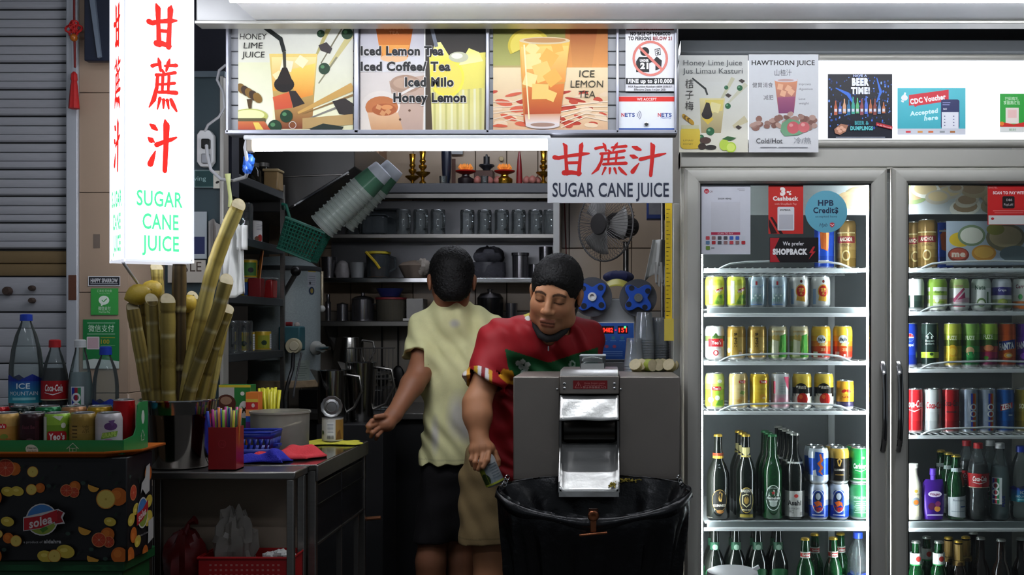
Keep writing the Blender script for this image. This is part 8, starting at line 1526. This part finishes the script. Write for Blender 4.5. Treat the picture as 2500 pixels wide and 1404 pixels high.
# stool lid before the fridge
t = thing('white_stool', 'white round plastic stool before the fridge', 'stool', (X(1788, -.25), -.25, 0)); zs = Z(1389, -.25)
B().lathe([(0, zs), (.06, zs), (.074, zs-.006), (.077, zs-.02), (.07, zs-.022), (0, zs-.012)], 28).obj('seat', WHITEP, t); B().cbox((.07, 0, zs+.002), (.02, .012, .01), (0, -.5, 0)).obj('tab', WHITEP, t)
for k in range(4): a = math.pi/4+k*math.pi/2; B().tube([(.06*math.cos(a), .06*math.sin(a), zs-.02), (.11*math.cos(a), .11*math.sin(a), 0)], .011, 8).obj('leg', WHITEP, t)
# ------------------------------------------------------------------ people: smooth-blended volumes turned into one skin
class Field:
    def __init__(s, lo, hi, h):
        s.lo = np.array(lo, 'f'); s.h = h; s.n = np.maximum(2, np.ceil((np.array(hi)-s.lo)/h).astype(int)+1); s.v = np.full(s.n, .2, 'f')
    def win(s, lo, hi):
        a = np.clip(np.floor((np.array(lo)-s.lo)/s.h).astype(int), 0, s.n); b = np.clip(np.ceil((np.array(hi)-s.lo)/s.h).astype(int)+1, 0, s.n)
        sl = tuple(slice(i, j) for i, j in zip(a, b)); g = np.meshgrid(*[(s.lo[k]+s.h*np.arange(a[k], b[k])).astype('f') for k in range(3)], indexing='ij', sparse=True)
        return sl, g
    def op(s, lo, hi, fn, k, mode):
        m = max(k, .012)*1.5; sl, g = s.win(np.array(lo)-m, np.array(hi)+m)
        if s.v[sl].size == 0: return s
        d = fn(*g).astype('f'); v = s.v[sl]
        if mode == 'add': hh = np.maximum(k-np.abs(v-d), 0)/k; s.v[sl] = np.minimum(v, d)-hh*hh*k*.25
        else: d = -d; hh = np.maximum(k-np.abs(v-d), 0)/k; s.v[sl] = np.maximum(v, d)+hh*hh*k*.25
        return s
    def cap(s, a, b, r0, r1=None, k=.02, sy=1, mode='add'):
        a, b = np.array(a, 'f'), np.array(b, 'f'); r1 = r0 if r1 is None else r1; R = max(r0, r1); ab = b-a; sc = np.array([1, 1/sy, 1], 'f'); abs_ = ab*sc; L2 = float(abs_@abs_)+1e-9
        def fn(x, y, z):
            px, py, pz = x-a[0], (y-a[1])/sy, z-a[2]; t = np.clip((px*abs_[0]+py*abs_[1]+pz*abs_[2])/L2, 0, 1)
            return (np.sqrt((px-abs_[0]*t)**2+(py-abs_[1]*t)**2+(pz-abs_[2]*t)**2)-(r0+(r1-r0)*t))*min(1, sy if sy < 1 else 1)
        return s.op(np.minimum(a, b)-R, np.maximum(a, b)+R, fn, k, mode)
    def ell(s, c, r, k=.02, R=None, mode='add'):
        c = np.array(c, 'f'); r = np.array(r, 'f'); m = np.eye(3) if R is None else np.array(R); e = float(r.max())
        def fn(x, y, z):
            dx, dy, dz = x-c[0], y-c[1], z-c[2]; q = [m[0][i]*dx+m[1][i]*dy+m[2][i]*dz for i in range(3)]
            k0 = np.sqrt(sum((q[i]/r[i])**2 for i in range(3))); k1 = np.sqrt(sum((q[i]/(r[i]*r[i]))**2 for i in range(3)))+1e-6; return k0*(k0-1)/k1
        return s.op(c-e, c+e, fn, k, mode)
    def cut(s, fn):                                  # keep where fn < 0
        sl, g = s.win(s.lo, s.lo+s.h*s.n); s.v = np.maximum(s.v, np.broadcast_to(fn(*g), s.v.shape).astype('f')); return s
    def bump(s, fn):
        sl, g = s.win(s.lo, s.lo+s.h*s.n); s.v = s.v+fn(*g).astype('f'); return s
    def mesh(s):
        v = s.v; n = v.shape; neg = v < 0
        cnt = np.zeros([k-1 for k in n], 'i1'); 
        for i in (0, 1):
            for j in (0, 1):
                for k in (0, 1): cnt += neg[i:n[0]-1+i, j:n[1]-1+j, k:n[2]-1+k]
        act = np.argwhere((cnt > 0) & (cnt < 8)); idx = np.full(cnt.shape, -1, 'i4'); idx[tuple(act.T)] = np.arange(len(act))
        C8 = np.array([(i, j, k) for i in (0, 1) for j in (0, 1) for k in (0, 1)]); val = np.stack([v[tuple((act+c).T)] for c in C8], 1)
        P_ = np.zeros((len(act), 3)); W = np.zeros(len(act))
        for a in range(8):
            for b in range(a+1, 8):
                if np.abs(C8[a]-C8[b]).sum() == 1:
                    va, vb = val[:, a], val[:, b]; m = (va < 0) != (vb < 0); t = np.where(m, va/np.where(m, va-vb, 1), 0)
                    P_ += np.where(m[:, None], C8[a]+(C8[b]-C8[a])*t[:, None], 0); W += m
        verts = (act+P_/W[:, None])*s.h+s.lo; faces = []
        for ax in range(3):
            u, w = (ax+1) % 3, (ax+2) % 3; sl0 = [slice(None)]*3; sl1 = [slice(None)]*3; sl0[ax] = slice(0, -1); sl1[ax] = slice(1, None)
            e = np.argwhere(neg[tuple(sl0)] != neg[tuple(sl1)]); e = e[(e[:, u] > 0) & (e[:, w] > 0) & (e[:, u] < n[u]-1) & (e[:, w] < n[w]-1)]
            def at(du, dw): q = e.copy(); q[:, u] -= du; q[:, w] -= dw; return idx[tuple(q.T)]
            f = np.stack([at(1, 1), at(0, 1), at(0, 0), at(1, 0)], 1); flip = neg[tuple(e.T)]; f[flip] = f[flip][:, ::-1]; faces.append(f[:, ::-1])
        return verts, np.concatenate(faces)
def skin(name, parts, m, parent, colf):
    V = []; Fc = []; o = 0
    for v, f in parts: V.append(v); Fc.append(f+o); o += len(v)
    V = np.concatenate(V); Fc = np.concatenate(Fc); Cc = colf(V); V = V-np.array(parent.location)
    me = bpy.data.meshes.new(name); me.vertices.add(len(V)); me.vertices.foreach_set('co', V.astype('f').ravel())
    me.loops.add(Fc.size); me.loops.foreach_set('vertex_index', Fc.astype('i4').ravel()); me.polygons.add(len(Fc))
    me.polygons.foreach_set('loop_start', np.arange(0, Fc.size, 4, dtype='i4')); me.update(calc_edges=True); me.validate()
    me.polygons.foreach_set('use_smooth', [True]*len(me.polygons))
    at = me.color_attributes.new('Col', 'FLOAT_COLOR', 'POINT'); at.data.foreach_set('color', np.concatenate([Cc, np.ones((len(Cc), 1))], 1).astype('f').ravel())
    me.materials.append(m); ob = bpy.data.objects.new(name, me); C.objects.link(ob); ob.parent = parent; return ob
def pxy(V):                                         # where a point of the cloth shows from the street
    s = F/(V[:, 1]-CAMY); return 1480+V[:, 0]*s, 795-(V[:, 2]-CAMZ)*s
def flat_col(h): c = np.array(col(h)); return lambda V: np.tile(c, (len(V), 1))
SKIN = attr_mat('skin', .48, nz=.05, sss=.08); HAIR = mat('black_hair', '#060505', .6, nz=.3, ns=120, bump=.25, bs=300, spec=.25); COTTON = attr_mat('cotton', .85, nz=.05, bump=.2, bs=500); JERSEY = attr_mat('jersey', .6, nz=.05, bump=.08, bs=400)
ra = np.array
def finger(f, pts, r=.0085): 
    for i, (a, b) in enumerate(zip(pts, pts[1:])): f.cap(a, b, r*(1-.10*i), r*(1-.10*(i+1)), k=.004)
def head_field(c, R, h=.0019, face=True, jaw=1):
    c = np.array(c); f = Field(c-ra([.115, .135, .165]), c+ra([.115, .135, .135]), h); Rm = np.array(R)
    L = lambda q: c+Rm@ra(q)
    e = lambda q, r, k=.02, mode='add': f.ell(L(q), r, k, Rm, mode)
    e((0, .012, .035), (.076, .096, .083)); e((0, -.022, -.035), (.063, .070, .088), .03)
    e((0, -.058, -.098), (.027, .025, .022), .03)
    for s_ in (-1, 1):
        e((s_*.040, -.052, -.030), (.028, .030, .028), .025); e((s_*.052*jaw, -.01, -.075), (.022*jaw, .04, .03), .03)
        e((s_*.079, .014, -.008), (.008, .020, .031), .006); e((s_*.083, .010, .002), (.007, .016, .018), .006)
        if face: e((s_*.031, -.098, .000), (.019, .014, .011), .012, 'sub'); e((s_*.031, -.0735, -.002), (.0165, .0155, .0125), .004)
    if face:
        f.cap(L((-.040, -.076, .020)), L((.040, -.076, .020)), .0105, .0105, .02); f.cap(L((0, -.088, .010)), L((0, -.110, -.030)), .008, .012, .012)
        e((0, -.108, -.034), (.014, .012, .011), .008)
        for s_ in (-1, 1): e((s_*.014, -.098, -.037), (.0095, .012, .009), .006); e((s_*.007, -.108, -.045), (.004, .005, .003), .003, 'sub')
        f.cap(L((-.021, -.088, -.070)), L((.021, -.088, -.070)), .0052, .0052, .008); f.cap(L((-.016, -.086, -.080)), L((.016, -.086, -.080)), .0068, .0068, .007)
        f.cap(L((-.024, -.098, -.0752)), L((.024, -.098, -.0752)), .0028, .0028, .005, mode='sub'); e((0, -.100, -.056), (.005, .006, .008), .008, 'sub')
    return f, L
def head_col(V, c, R, base, lip, brow=True):
    q = (V-np.array(c))@np.array(R); x, y, z = q.T; C_ = np.tile(ra(col(base)), (len(V), 1)); front = y < -.03
    def mix(m, h, a=1.0): C_[m] = C_[m]*(1-a)+ra(col(h))*a
    mix(front & (np.abs(x) < .024) & (z < -.062) & (z > -.092) & (y < -.075), lip, .75); mix(front & (np.abs(x) < .025) & (np.abs(z+.0752) < .0022) & (y < -.07), '#2a1510', .8)
    ex = np.abs(np.abs(x)-.031)
    if brow: mix(front & (ex < .021) & (np.abs(z-.0235+.35*ex*ex/.021) < .0042), '#120d0b', .85)
    mix(front & (ex < .0165) & (np.abs(z+.0075-.12*ex) < .0022) & (y < -.06), '#150e0c', .9); mix(front & (ex < .02) & (z > -.008) & (z < .012) & (y < -.06), '#6a4632', .35)
    mix(front & (np.abs(np.abs(x)-.040) < .018) & (np.abs(z+.03) < .02), '#b0664c', .18); st = front & (z < -.058) & (np.abs(x) < .045) & ~((np.abs(x) < .024) & (z > -.092)); mix(st, '#5a4236', .22)
    return C_
def hair_mesh(c, R, low, grow=.007, h=.003):
    c = np.array(c); Rm = np.array(R); f = Field(c-ra([.115, .14, .13]), c+ra([.115, .14, .145]), h); L = lambda q: c+Rm@ra(q)
    f.ell(L((0, .012, .037)), (.076+grow, .096+grow, .083+grow*1.3), .01, Rm); f.ell(L((0, .045, -.03)), (.066, .062, .075), .03, Rm)
    f.ell(L((0, -.122, -.042)), (.086, .085, .098), .022, Rm, 'sub'); f.ell(L((0, -.02, -.095)), (.12, .085, .072), .02, Rm, 'sub')
    for s_ in (-1, 1): f.ell(L((s_*.085, .012, -.015)), (.026, .030, .038), .006, Rm, 'sub')
    f.v += np.random.default_rng(5).normal(0, .00105, f.v.shape).astype('f'); nrm = Rm[:, 2]; f.cut(lambda x, y, z: (low-((x-c[0])*nrm[0]+(y-c[1])*nrm[1]+(z-c[2])*nrm[2])))
    return f.mesh()

# ---- man in the red jersey, leaning over the juicer
hc = P(1357, 716, .115); HR = (Matrix.Rotation(math.radians(-9), 3, 'Z') @ Matrix.Rotation(math.radians(9), 3, 'Y') @ Matrix.Rotation(math.radians(17), 3, 'X'))
pe, ch, nb = P(1262, 1150, .36), P(1318, 930, .31), P(1342, 800, .21); rs, re, rw = P(1222, 838, .21), P(1164, 985, .125), P(1170, 1072, .085); ls, le, lw = P(1420, 836, .27), P(1424, 960, .27), P(1392, 1030, .22)
man = thing('person', 'man in red and green jersey leaning over the juicer, holding a can', 'person', (pe.x, pe.y, 0))
f = Field((-.52, .0, 0), (.06, .48, 1.38), .003)
f.cap(nb, hc+Vector((0, .03, -.06)), .056, .052); f.cap(pe, ch, .135, .15, sy=.62); f.cap(rs, ls, .06, .06, k=.05)
f.cap(rs, re, .050, .043, k=.03); f.cap(re, re+(rw-re)*.35, .044, .045, k=.02); f.cap(re+(rw-re)*.35, rw, .045, .029, k=.02); f.cap(ls, le, .048, .042, k=.03); f.cap(le, lw, .042, .030)
kn = (Vector((pe.x-.085, .31, .48)), Vector((pe.x+.10, .33, .48)))
for s_, k_ in zip((-1, 1), kn):
    hp = pe+Vector((s_*.085, 0, -.02)); an = Vector((k_.x, k_.y+.04, .08)); f.cap(hp, k_, .085, .058, k=.03); f.cap(k_, k_+(an-k_)*.35, .055, .056, k=.02); f.cap(k_+(an-k_)*.35, an, .056, .034, k=.02); f.cap(an+Vector((0, .03, -.045)), an+Vector((0, -.13, -.055)), .036, .03, k=.03)
# hand closing on the can from above
q = lambda px, py, Y: P(px, py, Y-.05)
f.cap(rw, q(1176, 1092, .125), .029, .032, k=.012); f.ell(q(1179, 1099, .120), (.040, .026, .030), k=.015); f.cap(q(1160, 1100, .118), q(1192, 1096, .118), .020, .019, k=.012)
finger(f, [q(1193, 1104, .100), q(1190, 1124, .072), q(1180, 1141, .068)], .0095); finger(f, [q(1180, 1106, .098), q(1175, 1129, .074), q(1168, 1146, .076)], .0095)
finger(f, [q(1166, 1106, .102), q(1160, 1128, .084), q(1160, 1144, .090)], .0092); finger(f, [q(1155, 1104, .108), q(1150, 1122, .098), q(1154, 1136, .104)], .0082)
finger(f, [q(1192, 1090, .125), q(1208, 1105, .118), q(1216, 1124, .112), q(1217, 1136, .110)], .0105)
body = f.mesh()
fh, _ = head_field(hc, HR)
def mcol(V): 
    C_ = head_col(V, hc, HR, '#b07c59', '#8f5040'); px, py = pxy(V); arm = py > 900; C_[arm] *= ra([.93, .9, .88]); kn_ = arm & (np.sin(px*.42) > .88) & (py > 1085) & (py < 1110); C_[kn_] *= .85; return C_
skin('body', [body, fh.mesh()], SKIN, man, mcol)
ho = skin('hair', [hair_mesh(hc, HR, -.055)], HAIR, man, flat_col('#0b0a0a'))
b = B(); LH = lambda q_: Vector(hc)+HR @ Vector(q_)
b.tube([LH(q_) for q_ in ((-.078, .006, -.02), (-.070, -.012, -.062), (-.050, -.038, -.110), (-.025, -.058, -.130), (0, -.064, -.136), (.025, -.058, -.130), (.050, -.038, -.110), (.070, -.012, -.062), (.078, .006, -.02))], [.003, .005, .010, .013, .014, .013, .010, .005, .003], 10); b.obj('face_mask', mat('black_mask', '#08080a', .8), man, world=True)
# jersey
j = Field((-.56, .04, .72), (.08, .50, 1.40), .0032)
j.cap(pe+Vector((-.01, 0, -.06)), ch, .165, .170, sy=.66, k=.05); j.cap(ch, (rs+ls)/2+Vector((0, 0, -.02)), .165, .10, sy=.62, k=.06); j.cap(rs+Vector((.02, 0, 0)), ls+Vector((-.02, 0, 0)), .072, .070, k=.05); j.cap(rs, nb+Vector((0, .01, -.01)), .060, .058, k=.05); j.cap(ls, nb+Vector((0, .01, -.01)), .060, .058, k=.05)
cuff = rs+(re-rs)*.70; j.cap(rs, cuff, .070, .074, k=.045); lcf = ls+(le-ls)*.72; j.cap(ls, lcf, .068, .070, k=.045)
d_ = (re-rs).normalized(); j.cut(lambda x, y, z: np.where((((x-cuff.x)**2+(y-cuff.y)**2) < .0066) & (y < cuff.y+.07) & (z < rs.z), (x-cuff.x)*d_.x+(y-cuff.y)*d_.y+(z-cuff.z)*d_.z, -1.0)); j.cap(cuff+d_*.01, cuff-d_*.035, .060, .056, k=.004, mode='sub')
j.cap(nb+Vector((0, -.035, .05)), nb+Vector((0, -.075, -.065)), .050, .016, k=.012, mode='sub'); j.cap(nb, Vector(hc)+Vector((0, .02, -.02)), .064, .062, k=.01, mode='sub')
hem = Z(1172, .25); j.cut(lambda x, y, z: hem-z)
j.bump(lambda x, y, z: .0035*np.sin(z*62+x*38)*np.sin(x*45-z*14)+.003*np.sin((x*.8+z)*95+3*np.sin(z*22))+.0025*np.sin(x*70+z*30+2))
def inside(px, py, poly):
    m = np.zeros(len(px), bool); n = len(poly)
    for i in range(n):
        (x1, y1), (x2, y2) = poly[i], poly[(i+1) % n]; cnd = ((y1 > py) != (y2 > py)) & (px < (x2-x1)*(py-y1)/((y2-y1) or 1e-9)+x1); m ^= cnd
    return m
def jcol(V):
    px, py = pxy(V); C_ = np.tile(ra(col('#94141c')), (len(V), 1))
    def put(poly, h): C_[inside(px, py, poly)] = col(h)
    put([(1233, 851), (1286, 868), (1340, 886), (1392, 868), (1460, 848), (1460, 925), (1252, 925), (1240, 895)], '#164f28'); put([(1216, 918), (1228, 900), (1252, 906), (1262, 940), (1240, 938)], '#c98a1c')
    for cx_, cy_ in ((1265, 887), (1276, 883), (1288, 890), (1272, 896), (1284, 900), (1277, 910)): C_[(px-cx_)**2+(py-cy_)**2 < 40] = col('#c9d2c8')
    C_[((px-1397)/8)**2+((py-890)/10)**2 < 1] = col('#9ab0a0'); C_[((px-1398)/4)**2+((py-889)/5)**2 < 1] = col('#164f28')
    ax = ra(d_); t = (V-ra(cuff))@ax; cf = (t > -.034) & (px < 1203) & (V[:, 1] < cuff.y+.08); ang = np.floor((px-1130)/9).astype(int) % 6; pal = ra([col(h) for h in ('#c9c4c0', '#c9922c', '#a8222a', '#c9a02c', '#d0ccc8', '#7a1418')]); C_[cf] = pal[ang[cf]]
    for cx_, cy_, h in ((1287, 757, '#c9861c'), (1286, 768, '#b5a83c'), (1289, 777, '#c9c8c0')): C_[((px-cx_)/7)**2+((py-cy_)/6)**2 < 1] = col(h)
    return C_
skin('jersey', [j.mesh()], JERSEY, man, jcol)
B().cbox(P(1339, 851, .085), (.004, .004, .016)).obj('zip_pull', CHROME, man, world=True)
s = Field((-.56, .12, .40), (.10, .52, .96), .004)
s.cap(pe+Vector((-.06, 0, .02)), pe+Vector((.06, 0, .02)), .125, .125, sy=.85, k=.03)
for s_, k_ in zip((-1, 1), kn): s.cap(pe+Vector((s_*.09, 0, -.04)), k_+Vector((s_*.005, 0, .02)), .108, .108, k=.03, sy=.95)
hem2 = Z(1322, .30); s.cut(lambda x, y, z: hem2+.03*(x-pe.x)-z); s.bump(lambda x, y, z: .004*np.sin(z*40+x*30)*np.sin(x*50-z*20)+.002*np.sin(x*90+z*60))
def scol(V): C_ = np.tile(ra(col('#8a7550')), (len(V), 1)); m = np.abs(V[:, 2]-hem2-.03*(V[:, 0]-pe.x)-.022) < .0022; C_[m] *= .75; return C_
skin('shorts', [s.mesh()], COTTON, man, scol)
# the can in his hand
kind('held_can', .031, .100, ['#8f9aa0', '#a9b0b4', '#9aa4a8', '#b9bec0'], lambda p, h, r: (p.rect(-60, 8, -12, 84, '#8f9a34'), p.ell(-22, 28, 18, 20, '#3a4a24'), p.ell(-24, 76, 14, 9, '#c9d23c'), p.rect(-60, 6, 60, 12, '#a8b03c'), [p.rect(6, 22+k*9, 34, 26+k*9, '#6f7a80') for k in range(6)]), metal=False)
place('held_can', P(1211, 1184, .057), 'lime and silver can held in the hand of the red-shirted man', None, rot=(0, -.41, 0))

q = lambda px, py, Y: P(px, py, Y)
# ---- man in the yellow shirt seen from behind
yc = P(1103, 686, .58); YR = Matrix.Rotation(math.radians(190), 3, 'Z') @ Matrix.Rotation(math.radians(8), 3, 'X')
ype, ych, ynb = P(1104, 1140, .64), P(1122, 900, .63), P(1104, 757, .61); ys, ye, yw = P(1040, 808, .63), P(1026, 908, .55), P(962, 1012, .42); zs_, ze_, zw_ = P(1188, 808, .65), P(1200, 915, .57), P(1215, 1010, .48)
mn = thing('person', 'man in a pale yellow shirt and black shorts standing with his back turned', 'person', (ype.x, ype.y, 0))
f = Field((-.93, .28, 0), (-.30, .80, 1.50), .003)
f.cap(ynb, yc+Vector((0, .0, -.05)), .055, .054); f.cap(ype, ych, .085, .105, sy=.7); f.cap(ys, zs_, .055, .055, k=.05)
f.cap(ys, ye, .048, .040, k=.03); f.cap(ye, ye+(yw-ye)*.3, .040, .041, k=.03); f.cap(ye+(yw-ye)*.3, yw, .041, .028, k=.02); f.cap(zs_, ze_, .048, .042, k=.03); f.cap(ze_, zw_, .042, .03)
kn2 = (Vector((X(1052, .62), .62, .48)), Vector((X(1122, .66), .70, .48)))
for s_, k_ in zip((-1, 1), kn2):
    hp = ype+Vector((s_*.045, 0, -.02)); an = Vector((k_.x, k_.y+.03, .08)); f.cap(hp, k_, .065, .052, k=.03); f.cap(k_, k_+(an-k_)*.35, .054, .058, k=.02); f.cap(k_+(an-k_)*.35, an, .058, .034, k=.02); f.cap(an+Vector((0, .03, -.045)), an+Vector((0, .15, -.055)), .036, .03, k=.03)
f.cap(yw, q(945, 1030, .40), .029, .030, k=.012); f.ell(q(937, 1036, .39), (.036, .030, .026), k=.015)
finger(f, [q(926, 1024, .37), q(908, 1028, .345), q(897, 1040, .335)], .0092); finger(f, [q(921, 1034, .365), q(903, 1042, .335), q(898, 1054, .34)], .0095); finger(f, [q(924, 1045, .365), q(910, 1056, .34), q(906, 1066, .35)], .0092); finger(f, [q(931, 1053, .375), q(921, 1064, .355), q(918, 1072, .365)], .008)
finger(f, [q(950, 1022, .395), q(934, 1016, .365), q(917, 1018, .345)], .0105)
fh, _ = head_field(yc, YR, .0024, jaw=.72)
skin('body', [f.mesh(), fh.mesh()], SKIN, mn, lambda V: head_col(V, yc, YR, '#8f5f45', '#7a4438'))
skin('hair', [hair_mesh(yc, YR, -.088, .006)], HAIR, mn, flat_col('#0d0b0b'))
j = Field((-.93, .38, .78), (-.25, .86, 1.46), .0034)
j.cap(ype+Vector((0, 0, -.05)), ych, .122, .124, sy=.85, k=.05); j.cap(ych, (ys+zs_)/2+Vector((0, 0, -.02)), .124, .09, sy=.62, k=.06); j.cap(ys+Vector((.02, 0, 0)), zs_+Vector((-.02, 0, 0)), .060, .060, k=.05)
for sh_, kk in ((ys, ye), (zs_, ze_)): j.cap(sh_, ynb+Vector((0, 0, -.015)), .048, .052, k=.05); j.cap(sh_, sh_+(kk-sh_)*.68, .062, .072, k=.045)
for sh_, kk, sg in ((ys, ye, -1), (zs_, ze_, 1)):
    dd = (kk-sh_).normalized(); cf = sh_+(kk-sh_)*.62
    j.cut(lambda x, y, z: np.where(((x-sh_.x)*sg > -.012) & (z < sh_.z) & (z > cf.z-.10), (x-cf.x)*dd.x+(y-cf.y)*dd.y+(z-cf.z)*dd.z, -1.0)); j.cap(cf+dd*.01, cf-dd*.03, .058, .054, k=.004, mode='sub')
j.cap(ynb+Vector((0, 0, -.045)), ynb+Vector((0, 0, .004)), .075, .068, k=.04); j.cap(ynb+Vector((0, 0, .045)), Vector(yc), .060, .066, k=.006, mode='sub'); yh = Z(1133, .58); j.cut(lambda x, y, z: yh-z)
j.bump(lambda x, y, z: .0035*np.sin(z*34+x*40)*np.sin(x*52-z*12)+.003*np.sin((x*1.2+z*.6)*80+2*np.sin(z*20))+.003*np.sin(x*75+1.5*np.sin(z*14)))
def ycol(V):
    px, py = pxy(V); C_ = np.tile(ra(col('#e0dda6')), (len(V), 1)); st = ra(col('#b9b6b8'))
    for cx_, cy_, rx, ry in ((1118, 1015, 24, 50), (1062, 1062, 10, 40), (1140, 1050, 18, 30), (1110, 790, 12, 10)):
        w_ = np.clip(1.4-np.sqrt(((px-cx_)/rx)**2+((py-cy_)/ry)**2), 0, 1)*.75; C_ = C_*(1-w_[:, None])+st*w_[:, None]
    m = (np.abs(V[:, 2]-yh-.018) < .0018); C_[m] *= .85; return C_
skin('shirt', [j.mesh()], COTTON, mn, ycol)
s = Field((-.82, .46, .45), (-.30, .84, .92), .005); s.cap(ype+Vector((-.03, 0, .0)), ype+Vector((.03, 0, .0)), .078, .078, sy=.95, k=.03)
for s_, k_ in zip((-1, 1), kn2): s.cap(ype+Vector((s_*.038, 0, -.03)), k_, .078, .072, k=.03)
s.cut(lambda x, y, z: Z(1322, .62)-z); s.bump(lambda x, y, z: .003*np.sin(z*40+x*30)*np.sin(x*50-z*20)); skin('shorts', [s.mesh()], COTTON, mn, flat_col('#131113'))
